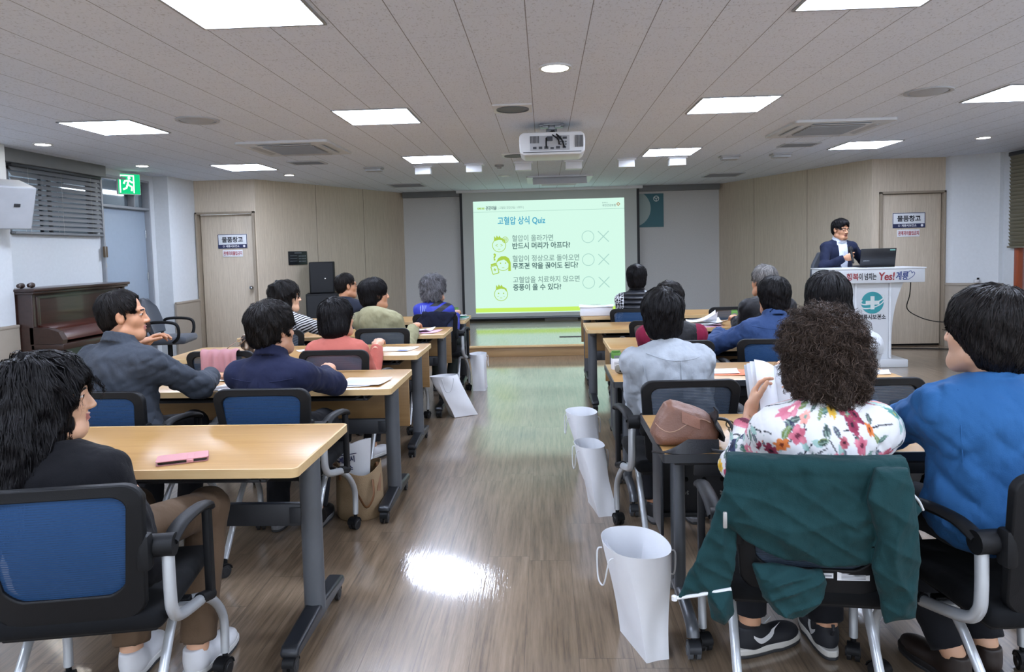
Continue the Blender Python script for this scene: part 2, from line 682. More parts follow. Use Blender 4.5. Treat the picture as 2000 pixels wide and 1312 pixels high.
# stage platform
mb = MB()
mb.prism([(-2.95, 9.42), (3.3, 9.5), (3.3, 12.6), (3.15, 13.0), (-2.57, 13.0), (-2.95, 12.3)], 0, .148)
struct('floor_stage', mb, M_FLOOR)
mb = MB()
Mst = plane_M((-2.95, 9.42, 0), (6.25, .08, 0), (0, 0, 1))
mb.box((3.125, .0615, .008), (6.25, .123, .016), .003, M=Mst)
struct('trim_5', mb, M_STAGE)
mb = MB()
mb.box((3.125, .138, .012), (6.27, .03, .05), .005, M=Mst)
struct('trim_6', mb, M_EDGE)
mb = MB()
mb.box((.29, 12.985, .2), (5.7, .03, .1), .004)
struct('baseboard_back', mb, M_BAND)

# doors -------------------------------------------------------------
M_DOORGAP = mat('dark door gap', '#141312', .9)


def panel_door(name, x0, y, w, h, recess, flip):
    root = thing(name, '', 'door', (x0, y, 0))
    del root['label'], root['category']
    root['kind'] = 'structure'
    mb = MB()
    mb.box((w / 2, recess + .02, h / 2 + .01), (w - .016, .036, h - .03), .003)
    mb.build('door_leaf', M_PANEL, root)
    mb = MB()
    for (cx, sx) in ((-.015, .03), (w + .015, .03)):
        mb.box((cx, .02, (h + .03) / 2), (sx, .12, h + .03), .004)
    mb.box((w / 2, .02, h + .015), (w + .06, .12, .03), .004)
    mb.build('door_frame', M_TRIM, root)
    mb = MB()
    mb.box((w / 2, recess + .05, h / 2), (w, .02, h))
    mb.build('gap_shadow', M_DOORGAP, root)
    mb = MB()
    hx = w - .07 if not flip else .07
    mb.cyl((hx, recess, .98), (hx, recess - .05, .98), .012)
    mb.lathe([(.0, -.03), (.02, -.027), (.028, -.01), (.028, .01), (.02, .025), (.0, .03)], 16, M=Matrix.Translation((hx, recess - .06, .98)) @ Matrix.Rotation(R(90), 4, 'X'))
    mb.build('door_knob', M_CHROME, root)
    return root


panel_door('door_1', -4.945, 10.0, .8, 2.04, .06, False)
panel_door('door_2', 4.525, 9.8, .8, 2.05, .02, True)


def door_sign(x, y, z, label_a, label_b, w=.43, h=.205):
    s = thing('door_sign', label_a, 'sign', (x, y, z), 0)
    mb = MB()
    mb.box((0, 0, 0), (w, .006, h), .002)
    mb.build('plate', mat('sign white', '#dadde0', .4), s)
    mb = MB()
    mb.box((0, -.004, -h / 2 + .032), (w - .01, .003, .05))
    mb.ring(rrect(w - .004, h - .004, .003, 2), rrect(w - .02, h - .02, .003, 2), .003, .0045, M=plane_M((0, 0, 0), (1, 0, 0), (0, 0, 1)))
    mb.build('border_band', mat('sign navy', '#252c4f', .45), s)
    mb = MB()
    Mx = plane_M((0, -.005, -.008), (1, 0, 0), (0, 0, 1))
    text_mb(mb, '물품창고', .085, Mx, 'CENTER', .0022)
    mb.build('lettering', M_DARKINK, s)
    mb = MB()
    text_mb(mb, '계룡시보건소', .036, plane_M((.0, -.0065, -h / 2 + .02), (1, 0, 0), (0, 0, 1)), 'CENTER', .0006)
    mb.ring(circle(.013, 16, -.13), circle(.009, 16, -.13), 0, .001, M=plane_M((0, -.0065, -h / 2 + .032), (1, 0, 0), (0, 0, 1)))
    mb.prism(circle(.017, 16, .17), 0, .001, M=plane_M((0, -.0065, -h / 2 + .032), (1, 0, 0), (0, 0, 1)))
    mb.build('small_lettering', mat('sign white ink', '#e6e8ea', .5), s)
    n = thing('notice_strip', label_b, 'sign', (x - .005, y, z - h / 2 - .07), 0)
    mb = MB()
    mb.box((0, 0, 0), (.295, .004, .098), .001)
    mb.build('paper_strip', M_PAPER, n)
    mb = MB()
    text_mb(mb, '관계자외출입금지', .062, plane_M((-.135, -.004, -.022), (1, 0, 0), (0, 0, 1)), 'LEFT', .0012, fit=.27)
    mb.build('lettering', mat('red ink', '#a3282f', .6), n)


door_sign(-4.48, 10.0 + .058 - .003, 1.65, 'white and navy storeroom sign on the door behind the seated audience', 'white strip with red lettering under the storeroom sign behind the audience')
door_sign(4.895, 9.8 + .018 - .003, 1.695, 'white and navy storeroom sign on the door behind the lectern', 'white strip with red lettering under the storeroom sign behind the lectern')

# grey-blue steel door with transom in the left wall
M_STEEL = mat('grey blue steel door', '#93a0ad', .45, var=(20, .05))
M_FRAMEG = mat('grey door frame', '#8d9196', .45)
d = thing('door_3', '', '', (LW, 8.135, 0))
del d['label'], d['category']
d['kind'] = 'structure'
mb = MB()
mb.box((-.05, .51, 1.03), (.045, .98, 2.05), .004)
mb.build('door_leaf', M_STEEL, d)
mb = MB()
for y in (.012, 1.008):
    mb.box((-.03, y, 1.22), (.14, .03, 2.44), .004)
mb.box((-.03, .51, 2.07), (.14, 1.0, .03), .004)
mb.box((-.03, .51, 2.425), (.14, 1.02, .03), .004)
mb.box((-.03, .68, 2.24), (.13, .025, .34), .004)
mb.build('door_frame', M_FRAMEG, d)
m, t = new_mat('transom glass')
t.b.inputs['Base Color'].default_value = lin('#a9b4bd')
t.b.inputs['Roughness'].default_value = .12
t.b.inputs['Transmission Weight'].default_value = .85
t.b.inputs['IOR'].default_value = 1.1
M_GLASS = m
mb = MB()
mb.box((-.05, .34, 2.24), (.006, .66, .31))
mb.box((-.05, .85, 2.24), (.006, .3, .31))
mb.build('transom_pane', M_GLASS, d)
mb = MB()
mb.cyl((.0, .07, 1.0), (-.03, .07, 1.0), .012)
mb.tube([(.02, .07, 1.0), (.03, .07, 1.0), (.03, .17, 1.0)], .009)
mb.build('lever_handle', M_CHROME, d)
mb = MB()
for z in (.35, 1.2, 1.75):
    mb.cyl((-.02, .985, z - .05), (-.02, .985, z + .05), .009, 10)
mb.build('hinge', M_CHROME, d)
# corridor beyond the transom: wall and a lit strip lamp
mb = MB()
mb.box((-6.6, 8.6, 1.26), (.05, 2.6, 2.6))
mb.box((-5.95, 8.6, 2.6), (1.3, 2.6, .05))
mb.box((-5.95, 7.3, 1.26), (1.3, .05, 2.6))
mb.box((-5.95, 9.9, 1.26), (1.3, .05, 2.6))
struct('wall_corridor', mb, M_WHITE)
c = thing('strip_lamp', 'long lit strip lamp seen through the transom above the grey-blue door', 'lamp', (-5.9, 9.15, 2.34))
mb = MB()
mb.box((0, 0, .045), (.12, 1.3, .04), .004)
for y in (-.4, .4):
    mb.cyl((0, y, .06), (0, y, .24), .008, 8)
mb.build('lamp_body', M_WHITEP, c)
mb = MB()
mb.cyl((0, -.62, 0), (0, .62, 0), .022)
mb.build('tube', emit('strip lamp light', '#f4f8ff', 9), c)

# window_1 with dark slatted blind, left wall
w = thing('window_1', '', '', (LW, 6.72, 1.70))
del w['label'], w['category']
w['kind'] = 'structure'
mb = MB()
for y in (.015, 1.345):
    mb.box((-.05, y, .33), (.1, .03, .66), .003)
for z in (.015, .645):
    mb.box((-.05, .68, z), (.1, 1.36, .03), .003)
mb.box((-.07, .68, .33), (.03, .03, .64), .003)
mb.build('window_frame', M_FRAMEG, w)
mb = MB()
mb.box((-.085, .68, .33), (.006, 1.32, .62))
mb.build('window_pane', M_GLASS, w)


def slat_blind(label, loc, rz, width, top, bottom, tilt, pitch, colr, lift=0.0):
    b = thing('window_blind', label, 'blind', loc, rz)
    slm = wood_mat('slat ' + colr, colr, colr, .5, 0, 2, .02) if ('slat ' + colr) not in MATS else MATS['slat ' + colr]
    mb = MB()
    mb.box((width / 2, -.03, top + .025), (width, .055, .05), .004)
    mb.build('head_rail', M_DARKM, b)
    z = top - .02
    i = 0
    mb = MB()
    while z > bottom + .04:
        Ms = Matrix.Translation((width / 2, -.035, z)) @ Matrix.Rotation(tilt, 4, 'X')
        mb.box((0, 0, 0), (width - .01, .05, .003), .001, M=Ms, seg=1)
        z -= pitch
    mb.build('slats', slm, b)
    mb = MB()
    mb.box((width / 2, -.035, bottom + .012), (width, .05, .024), .004)
    mb.build('bottom_rail', slm, b)
    mb = MB()
    for x in (width * .15, width * .5, width * .85):
        mb.cyl((x, -.062, bottom), (x, -.062, top), .0015, 6)
        mb.cyl((x, -.008, bottom), (x, -.008, top), .0015, 6)
    mb.build('ladder_cord', mat('blind cord', '#a9a9a4', .7), b)
    mb = MB()
    mb.tube([(width - .02, -.07, top), (width - .02, -.072, bottom - .1), (width - .015, -.07, bottom - .32)], .0022, 6)
    mb.cyl((width - .015, -.07, bottom - .36), (width - .015, -.07, bottom - .31), .008, 10, r2=.005)
    mb.build('pull_cord', mat('blind cord', '#a9a9a4', .7), b)
    return b


slat_blind('dark grey slatted window blind half closed above the piano', (LW, 6.72, 0), R(90), 1.4, 2.36, 1.70, R(58), .052, '#74777a')
# box beam above the window, both ends
mb = MB()
mb.box((-5.15, 7.33, 2.455), (.1, 1.64, .13), .004)
struct('trim_7', mb, M_BAND)

# window_2, right wall, orange wood frame with olive blind
w = thing('window_2', '', '', (RWX, 6.2, .55))
del w['label'], w['category']
w['kind'] = 'structure'
M_ORANGE = wood_mat('orange window wood', '#8c3f22', '#a8542f', .4, 2, 1.0, .02)
mb = MB()
for y in (.04, 1.0, 1.05, 1.95, 2.0, 2.96):
    mb.box((.05, y, .93), (.1, .08, 1.86), .005)
for z in (.04, 1.83):
    mb.box((.05, 1.5, z), (.1, 3.0, .08), .005)
mb.build('window_frame', M_ORANGE, w)
mb = MB()
mb.box((.06, 1.5, .93), (.006, 2.9, 1.8))
mb.build('window_pane', M_GLASS, w)
w = thing('window_added', '', '', (RWX, -3.7, .85))  # added window without panes, out of view, brings daylight to the ceiling
del w['label'], w['category']
w['kind'] = 'structure'
mb = MB()
for k in range(7):
    mb.box((.05, .04 + k * 1.487, .8), (.1, .07, 1.6), .005)
for z in (.035, 1.565):
    mb.box((.05, 4.5, z), (.1, 9.0, .07), .005)
mb.build('window_frame', M_ORANGE, w)
slat_blind('olive slatted window blind half lowered over the orange wood window', (RWX, 9.25, 0), R(-90), 3.0, 2.44, 1.30, R(-62), .045, '#6a6550')
# ------------------------------------------------------------------ ceiling fittings
M_PANEL_LIGHT = emit('ceiling panel light', '#dae6ff', LAMP_E)
M_ALFRAME = mat('light frame', '#9fa2a5', .4, .3)


def ceiling_light(x, y, label, w=.57, l=.6):
    c = thing('ceiling_light', label, 'ceiling light', (x, y, CEIL), 0, 'square ceiling panel lights')
    mb = MB()
    mb.ring(rrect(w + .03, l + .03, .004, 2), rrect(w, l, .003, 2), -.008, .0)
    mb.build('frame', M_ALFRAME, c)
    mb = MB()
    mb.box((0, 0, -.004), (w, l, .004))
    mb.build('diffuser', M_PANEL_LIGHT, c)


for (x, y, lb) in (
        (-1.31, 3.1, 'large bright ceiling panel over the desk with the pink phone'),
        (1.49, 3.18, 'large bright ceiling panel over the curly haired woman'),
        (-3.53, 5.82, 'bright ceiling panel nearest the piano, beside the round grey vent'),
        (-1.31, 5.73, 'bright ceiling panel beside the square recessed ceiling speaker'),
        (1.49, 5.73, 'bright ceiling panel to one side of the hanging projector'),
        (3.65, 5.64, 'bright ceiling panel cut by the frame edge near the blind'),
        (-3.65, 8.64, 'bright ceiling panel near the door behind the audience'),
        (-1.31, 8.42, 'small looking bright ceiling panel behind the grey ceiling cassette'),
        (1.49, 8.42, 'bright ceiling panel behind the hanging projector, toward the lectern'),
        (3.65, 8.33, 'bright ceiling panel above the lectern'),
        (-3.53, 3.1, 'ceiling panel light outside the picture over the seated rows'),
        (3.65, 3.1, 'ceiling panel light outside the picture over the window side')):
    ceiling_light(x, y, lb)
for y in (.45, -2.2):
    for x in (-3.53, -1.31, 1.49, 3.65):
        ceiling_light(x, y, 'ceiling panel light behind the photographer')

M_DOWN = emit('downlight lamp', '#fff8ec', 30)


def downlight(x, y, r, label, m=M_DOWN):
    c = thing('downlight', label, 'downlight', (x, y, CEIL), 0, 'round recessed downlights')
    mb = MB()
    mb.ring(circle(r + .018), circle(r), -.01, 0)
    mb.build('trim_ring', M_WHITEP, c)
    mb = MB()
    mb.lathe([(0, -.012), (r * .6, -.01), (r, -.003), (r, 0)], 28)
    mb.build('lamp_face', m, c)


downlight(.087, 4.38, .082, 'large round downlight in the ceiling ahead of the projector')
downlight(-4.657, 6.5, .065, 'round downlight closest to the wall loudspeaker')
downlight(-4.69, 8.2, .065, 'round downlight beside the green exit sign')
downlight(-3.436, 9.57, .06, 'round downlight over the splayed wood wall')
downlight(4.78, 8.02, .065, 'round downlight near the olive window blind')
downlight(-.566, 10.5, .07, 'unlit pale round downlight above the projection screen', mat('unlit lamp', '#e6e9e4', .3))

# ceiling speaker plates
M_GRILLE = mat('grey speaker grille', '#777a7c', .6, .3, bump=(900, .4))


def ceiling_speaker(x, y, label, s=.30):
    c = thing('ceiling_speaker', label, 'speaker', (x, y, CEIL), 0, 'square plates with round speaker grilles')
    mb = MB()
    mb.box((0, 0, -.006), (s, s, .012), .003)
    mb.build('plate', M_WHITEP, c)
    mb = MB()
    mb.lathe([(0, -.018), (s * .36, -.016), (s * .4, -.012)], 32)
    mb.build('grille', M_GRILLE, c)
    mb = MB()
    mb.ring(circle(s * .42), circle(s * .39), -.02, -.012)
    mb.build('ring', M_GREYHUB, c)


ceiling_speaker(-.222, 5.56, 'square white plate with round speaker grille beside the projector mount')
ceiling_speaker(-.315, 8.26, 'square white plate with round grille partly behind the projector')


def round_vent(x, y, label):
    c = thing('round_ceiling_vent', label, 'vent', (x, y, CEIL))
    mb = MB()
    mb.ring(circle(.165), circle(.14), -.01, 0)
    mb.build('rim', mat('vent grey', '#b4b8bd', .5), c)
    mb = MB()
    mb.lathe([(0, -.02), (.1, -.018), (.13, -.006)], 28)
    mb.build('disc', mat('vent disc grey', '#adb1b6', .5), c)


round_vent(-2.74, 5.62, 'round grey ceiling vent beside the panel light over the seated men')
round_vent(2.86, 5.47, 'round grey ceiling vent between panel lights on the window side')


def cassette(x, y, label, w=.9, open_panel=False, m=None):
    c = thing('air_conditioner', label, 'air conditioner', (x, y, CEIL))
    m = m or mat('cassette grey plastic', '#cfd4da', .5)
    mb = MB()
    mb.ring(rrect(w, w, .03), rrect(w * .58, w * .58, .02), -.022, 0)
    mb.build('housing', m, c)
    mb = MB()
    for k in range(4):
        Mk = Matrix.Rotation(R(90 * k), 4, 'Z') @ Matrix.Translation((0, w * .375, -.026)) @ Matrix.Rotation(R(-14), 4, 'X')
        mb.box((0, 0, 0), (w * .58, .055, .006), .002, M=Mk)
        mb.box((0, 0, .012), (w * .6, .075, .002), M=Mk)
    mb.build('louvre', mat('louvre grey', '#b3b7bc', .5), c)
    mb = MB()
    n = 14
    gz = -.03 if not open_panel else -.05
    Mg = Matrix.Translation((0, 0, gz)) @ Matrix.Rotation(R(-5 if open_panel else 0), 4, 'X')
    for k in range(n):
        y0 = -w * .27 + w * .54 * k / (n - 1)
        mb.box((0, y0, 0), (w * .54, .012, .01), M=Mg)
    mb.box((0, 0, .012), (w * .58, w * .58, .006), M=Mg)
    mb.build('intake_grille', mat('intake grey', '#9fa3a8', .6) if not open_panel else M_WHITEP, c)
    return c


cassette(-2.5, 7.2, 'grey ceiling air conditioner between the panel lights on the piano side')
cassette(2.72, 7.0, 'grey ceiling air conditioner between the panel lights on the lectern side')
c = cassette(.25, 11.2, 'white ceiling air conditioner above the projection screen', 1.0, True, M_WHITEP)
mb = MB()
mb.sheet(lambda u, v: (-.4 + .8 * u, -.62 + .16 * v, -.01 - .12 * (1 - v)), 4, 2, .008)
mb.box((0, -.47, -.012), (.86, .04, .02), .004)
mb.build('drop_flap', M_WHITEP, c)

# row of white box spots on a line across the ceiling
for i, (x, y) in enumerate([(-1.524, 9.11), (-.862, 9.03), (-.241, 8.98), (.386, 8.98), (1.035, 8.97), (1.659, 8.95), (-2.154, 9.06), (2.304, 8.96), (2.906, 8.9)]):
    lb = ['white box ceiling spotlight under the far panel light on the piano side', 'white box ceiling spotlight above the left edge of the screen sheet',
          'white box ceiling spotlight beside the smoke detector', 'white box ceiling spotlight hanging just past the projector',
          'white box ceiling spotlight between projector and far panel light', 'white box ceiling spotlight below the far panel light on the lectern side',
          'pale box ceiling spotlight nearest the flat grey vent on the piano side', 'pale box ceiling spotlight next to the last bright one on the lectern side',
          'pale box ceiling spotlight nearest the grey air conditioner on the lectern side'][i]
    hang = .085 if i < 6 else .03
    s = thing('box_spotlight', lb, 'spotlight', (x, y, CEIL), 0, 'box spotlights in a row across the ceiling')
    mb = MB()
    mb.box((0, 0, -.02 - hang / 2), (.2, .13, hang), .006)
    mb.build('housing', M_WHITEP if i < 6 else mat('pale grey housing', '#a6a8aa', .5), s)
    mb = MB()
    mb.box((0, 0, -.01), (.235, .15, .02), .003)
    mb.build('base_plate', M_WHITEP if i < 6 else mat('pale grey housing', '#a6a8aa', .5), s)
    mb = MB()
    mb.box((0, .0655, -.02 - hang / 2), (.17, .004, hang * .7))
    mb.build('lens', mat('spot lens', '#e8ebee', .15), s)

mb = MB()
mb.lathe([(0, -.05), (.025, -.048), (.03, -.03), (.055, -.022), (.06, 0)], 24)
tag(mb.build('smoke_detector', mat('detector grey', '#8f9294', .5), loc=(-.557, 9.19, CEIL)), 'small round grey smoke detector on the ceiling near the screen', 'smoke detector')


def flat_vent(x, y, w, l, label, n=9):
    c = thing('ceiling_vent', label, 'vent', (x, y, CEIL))
    mb = MB()
    mb.ring(rrect(w, l, .004, 2), rrect(w - .05, l - .05, .003, 2), -.012, 0)
    mb.build('frame', mat('vent grey', '#b4b8bd', .5), c)
    mb = MB()
    for k in range(n):
        y0 = -l / 2 + .03 + (l - .06) * k / (n - 1)
        mb.box((0, y0, -.006), (w - .05, .012, .006), M=None)
    mb.box((0, 0, -.0015), (w - .05, l - .05, .003))
    mb.build('slats', mat('vent slat grey', '#8b8f93', .6), c)


flat_vent(-2.2, 11.5, .55, .55, 'flat grey ceiling grille over the grey wall recess by the black loudspeakers')
flat_vent(2.8, 11.3, .55, .55, 'flat grey ceiling grille over the grey wall recess near the poster')
flat_vent(-2.78, 8.37, .4, .3, 'small slotted ceiling vent behind the grey air conditioner, piano side', 5)
flat_vent(2.85, 8.13, .4, .3, 'small slotted ceiling vent behind the grey air conditioner, lectern side', 5)

# ------------------------------------------------------------------ projector
p = thing('projector', 'white ceiling projector seen from its cable side, hanging before the screen', 'projector', (.085, 6.38, CEIL))
mb = MB()
mb.box((0, 0, -.008), (.2, .2, .016), .003)
mb.box((0, .0, -.03), (.06, .14, .04), .004)
for s in (-1, 1):
    mb.cyl((s * .07, -.09, -.018), (s * .11, -.09, -.018), .014)
    mb.box((s * .055, -.1, -.028), (.05, .01, .022), .002)
mb.box((0, 0, -.07), (.1, .1, .06), .006)
mb.tube([(-.2, 0, -.095), (0, 0, -.09), (.2, 0, -.095)], .008)
mb.tube([(-.16, .12, -.1), (0, 0, -.085), (.16, .12, -.1)], .008)
mb.build('ceiling_mount', mat('mount grey', '#8d9095', .4, .5), p)
mb = MB()
prof = [(-.285, .03), (-.28, .075), (-.25, .1), (.25, .1), (.28, .075), (.285, .03), (.28, -.07), (.24, -.095), (-.24, -.095), (-.28, -.07)]
Mp = Matrix.Translation((0, 0, -.19)) @ Matrix(((1, 0, 0, 0), (0, 0, 1, -.19), (0, 1, 0, 0), (0, 0, 0, 1)))
mb.prism(prof, 0, .4, M=Mp)
body = mb.build('body', M_WHITEP, p)
mod = body.modifiers.new('soft', 'BEVEL')
mod.width = .012
mod.segments = 3
mod.limit_method = 'ANGLE'
mb = MB()
mb.box((-.02, -.193, -.185), (.34, .008, .125), .002)
mb.build('port_panel', mat('port panel grey', '#a7a9ad', .5), p)
mb = MB()
for k in range(7):
    mb.box((-.185 + k * .0115, -.196, -.155), (.006, .006, .06))
    mb.box((.2 + k * .0105, -.193, -.175), (.005, .008, .1))
mb.build('cooling_slots', mat('socket dark', '#3b3e45', .5), p)
M_SOCK = mat('socket dark', '#3b3e45', .5)
for (x, z, w, h) in ((-.02, -.15, .05, .04), (.06, -.145, .04, .03), (.11, -.145, .035, .02), (-.15, -.225, .03, .02), (-.1, -.225, .03, .02), (-.05, -.225, .035, .022), (.0, -.23, .03, .016), (.05, -.225, .035, .022), (.105, -.225, .03, .018)):
    mb = MB()
    mb.box((x, -.198, z), (w, .005, h), .001)
    mb.build('port', M_SOCK, p)
for i in range(3):
    for j in range(2):
        mb = MB()
        mb.cyl((.075 + i * .022, -.199, -.178 - j * .022), (.075 + i * .022, -.205, -.178 - j * .022), .006, 10)
        mb.build('audio_socket', M_SOCK, p)
mb = MB()
mb.box((0, -.2, -.262), (.5, .004, .006))
mb.build('seam_line', M_GREYHUB, p)
mb = MB()
mb.tube([(.02, -.05, -.06), (-.04, -.15, -.1), (-.05, -.21, -.17), (-.05, -.2, -.225)], .007, 8, smooth=6)
mb.tube([(.02, -.05, -.06), (.03, -.17, -.1), (.08, -.22, -.16), (.105, -.2, -.225)], .007, 8, smooth=6)
mb.tube([(.0, -.05, -.06), (-.01, -.16, -.1), (.05, -.23, -.16), (.06, -.2, -.2)], .006, 8, smooth=6)
mb.build('cables', M_BLACKP, p)
mb = MB()
mb.cyl((.12, .2, -.18), (.12, .235, -.18), .05, 24)
mb.build('lens', mat('lens dark', '#0c0d10', .1), p)

# ------------------------------------------------------------------ projection screen
s = thing('projection_screen', 'large white projection screen showing a mint green quiz slide', 'screen', (0, 12.85, 0))
SB, ST, SL, SRX = .2, 2.515, -1.49, 1.685
mb = MB()
mb.box(((SL + SRX) / 2, 0, (SB + ST) / 2), (SRX - SL, .006, ST - SB))
mb.build('screen_sheet', mat('screen vinyl', '#b9bdb8', .6, var=(3, .03)), s)
mb = MB()
for x in (SL, SRX):
    mb.box((x, -.004, (SB + ST) / 2), (.045, .01, ST - SB))
mb.build('side_border', mat('screen black border', '#16181b', .6), s)
mb = MB()
mb.cyl((SL, 0, SB), (SRX, 0, SB), .022, 14)
mb.build('weight_bar', mat('weight bar grey', '#6f7477', .4, .4), s)
mb = MB()
mb.box((.1, .0, 2.5), (3.34, .08, .06), .008)
mb.build('roller_case', M_WHITEP, s)
GL, GR, GB, GT = -1.27, 1.44, .29, 2.315
GW, GH = GR - GL, GT - GB
mb = MB()
mb.box(((GL + GR) / 2, -.005, (GB + GT) / 2), (GW, .003, GH))
slide = mb.build('slide', emit('slide mint light', '#d0f4e4', SLIDE_E), s)


def sx(u, v, dy=0.0):
    """slide position: u,v in 0..1 from top left"""
    return (GL + GW * u, -.0075 - dy, GT - GH * v)


def smat(name, c, k=1.0):
    return emit('slide ' + name, c, SLIDE_E * k)


def S2(u, v):
    return plane_M(sx(u, v), (1, 0, 0), (0, 0, 1))


mb = MB()
mb.box((GL + GW * .345, -.0075, GB + .02 + .035), (GW * .69, .002, .075))
mb.box((GL + GW * .845, -.0075, GB + .02 + .035), (GW * .31, .002, .075))
mb.build('footer_band', smat('lime', '#c2ea66'), slide)
mb = MB()
mb.box((GL + GW * .5, -.0075, GT - GH * .095), (GW, .002, .006))
mb.build('header_line', smat('line', '#9cc4b8'), slide)
mb = MB()
text_mb(mb, '고혈압 상식 Quiz', .155, S2(.16, .205), 'LEFT', .003, fit=.86)
mb.build('title', smat('blue ink', '#4aa6c4'), slide)
for (tx, v, wd) in (('혈압이 올라가면', .358, .74), ('반드시 머리가 아프다?', .425, 1.04), ('혈압이 정상으로 돌아오면', .538, 1.2), ('무조건 약을 끊어도 된다?', .605, 1.18), ('고혈압을 치료하지 않으면', .728, 1.2), ('중풍이 올 수 있다?', .795, .87)):
    mb = MB()
    text_mb(mb, tx, .125, S2(.253, v), 'LEFT', .0015 if v in (.358, .538, .728) else .0032, fit=wd)
    mb.build('question_line', smat('dark ink', '#5d7a78') if v not in (.358, .538, .728) else smat('soft ink', '#82a09a'), slide)
for v in (.337, .54, .743):
    mb = MB()
    mb.ring(circle(.112, 30), circle(.1, 30), 0, .001, M=S2(.758, v))
    mb.build('answer_circle', smat('grey marks', '#a9d1c7'), slide)
    mb = MB()
    for sg in (-1, 1):
        mb.box((0, 0, 0), (.016, .27, .001), M=S2(.86, v) @ Matrix.Rotation(R(45 * sg), 4, 'Z'))
    mb.build('answer_cross', smat('grey marks', '#a9d1c7'), slide)
mb = MB()
text_mb(mb, '건강마을', .075, S2(.082, .075), 'LEFT', .003, .15, fit=.2)
text_mb(mb, '| 고혈압 건강교실 / 1회차 |', .05, S2(.165, .07), 'LEFT', .0, fit=.46)
text_mb(mb, '함께하는', .03, S2(.855, .045), 'LEFT', 0, fit=.1)
text_mb(mb, '국민건강보험', .05, S2(.855, .073), 'LEFT', .0005, fit=.24)
mb.build('header_lettering', smat('header ink', '#7f9a96'), slide)
mb = MB()
text_mb(mb, '행복한건강', .036, S2(.028, .07), 'LEFT', .002, fit=.13)
mb.build('header_tag', smat('green ink', '#9cc23c'), slide)
mb = MB()
mb.ring([(0, .036), (-.036, 0), (0, -.036), (.036, 0)], [(0, .02), (-.02, 0), (0, -.02), (.02, 0)], 0, .001, M=S2(.961, .055))
mb.build('corner_mark', smat('brown ink', '#b07a4a'), slide)
# three round face icons
GI = smat('icon green', '#a8cb4c')
hairp = [(-.12, .03), (-.09, .1), (-.03, .14), (.05, .14), (.11, .1), (.14, .02), (.14, -.13), (.09, -.13), (.1, 0), (.06, .05), (.02, .08), (-.06, .06)]
tuft = [(-.09, .075), (-.085, .17), (-.055, .13), (-.04, .18), (-.01, .14), (.01, .175), (.03, .14), (.1, .1), (.115, .03), (.06, .09), (.0, .1)]
for i, (u, v) in enumerate(((.167, .393), (.19, .56), (.172, .83))):
    Mi = S2(u, v)
    mb = MB()
    mb.ring(circle(.125, 30), circle(.114, 30), 0, .001, M=Mi)
    mb.prism(tuft if i != 1 else hairp, 0, .0012, M=Mi)
    mb.box((0, -.068, 0), (.045, .008, .001), M=Mi)
    if i == 0:
        for rr in (.058, .036, .016):
            mb.ring(circle(rr, 20, .112, .095), circle(rr - .009, 20, .112, .095), .001, .002, M=Mi)
        for sg in (-1, 1):
            for q in (-1, 1):
                mb.box((0, 0, 0), (.042, .008, .001), M=Mi @ Matrix.Translation((sg * .045, q * .01, 0)) @ Matrix.Rotation(R(-sg * q * 26), 4, 'Z'))
    else:
        for sg in (-1, 1):
            mb.prism(circle(.012, 12, sg * .045, .015), 0, .001, M=Mi)
            if i == 2:
                mb.box((sg * .055, -.04, 0), (.03, .006, .001), M=Mi)
    mb.build('face_icon', GI, slide)
Mb = S2(.135, .61) @ Matrix.Rotation(R(14), 4, 'Z')
mb = MB()
mb.ring(rrect(.13, .16, .02), rrect(.1, .13, .012), 0, .002, M=Mb)
mb.prism(rrect(.1, .035, .01, 5, 0, .1), 0, .002, M=Mb)
mb.box((0, 0, .001), (.05, .016, .002), M=Mb)
mb.box((0, 0, .001), (.016, .05, .002), M=Mb)
mb.build('bottle_icon', GI, slide)
mb = MB()
text_mb(mb, '?', .17, S2(.135, .525), 'CENTER', .006)
mb.build('question_mark_icon', GI, slide)

# teal poster half hidden by the screen
m, t = new_mat('poster print')
sp = t.sep(t.obj())
dx = t.math('ADD', sp[0], .30)
dz = t.math('SUBTRACT', sp[2], .04)
dist = t.math('SQRT', t.math('ADD', t.math('MULTIPLY', dx, dx), t.math('MULTIPLY', dz, dz)))
t.link(t.mix(t.math('LESS_THAN', dist, .33), lin('#1f5d66'), lin('#93a39f')), t.b.inputs['Base Color'])
t.b.inputs['Roughness'].default_value = .5
ps = thing('poster', 'teal wall poster with a pale disc, half hidden behind the screen', 'poster', (1.9, 12.99, 2.08))
mb = MB()
mb.box((0, 0, 0), (.52, .008, .6))
mb.build('printed_sheet', m, ps)
mb = MB()
Mq = plane_M((.13, -.006, .21), (1, 0, 0), (0, 0, 1))
mb.ring(circle(.052, 24), circle(.04, 24), 0, .001, M=Mq)
for k in range(3):
    a = R(90 + 120 * k)
    mb.box((0, .022, .0005), (.012, .04, .001), M=Mq @ Matrix.Rotation(R(120 * k + 60), 4, 'Z'))
mb.build('round_emblem', mat('emblem white', '#cfd8d6', .5), ps)

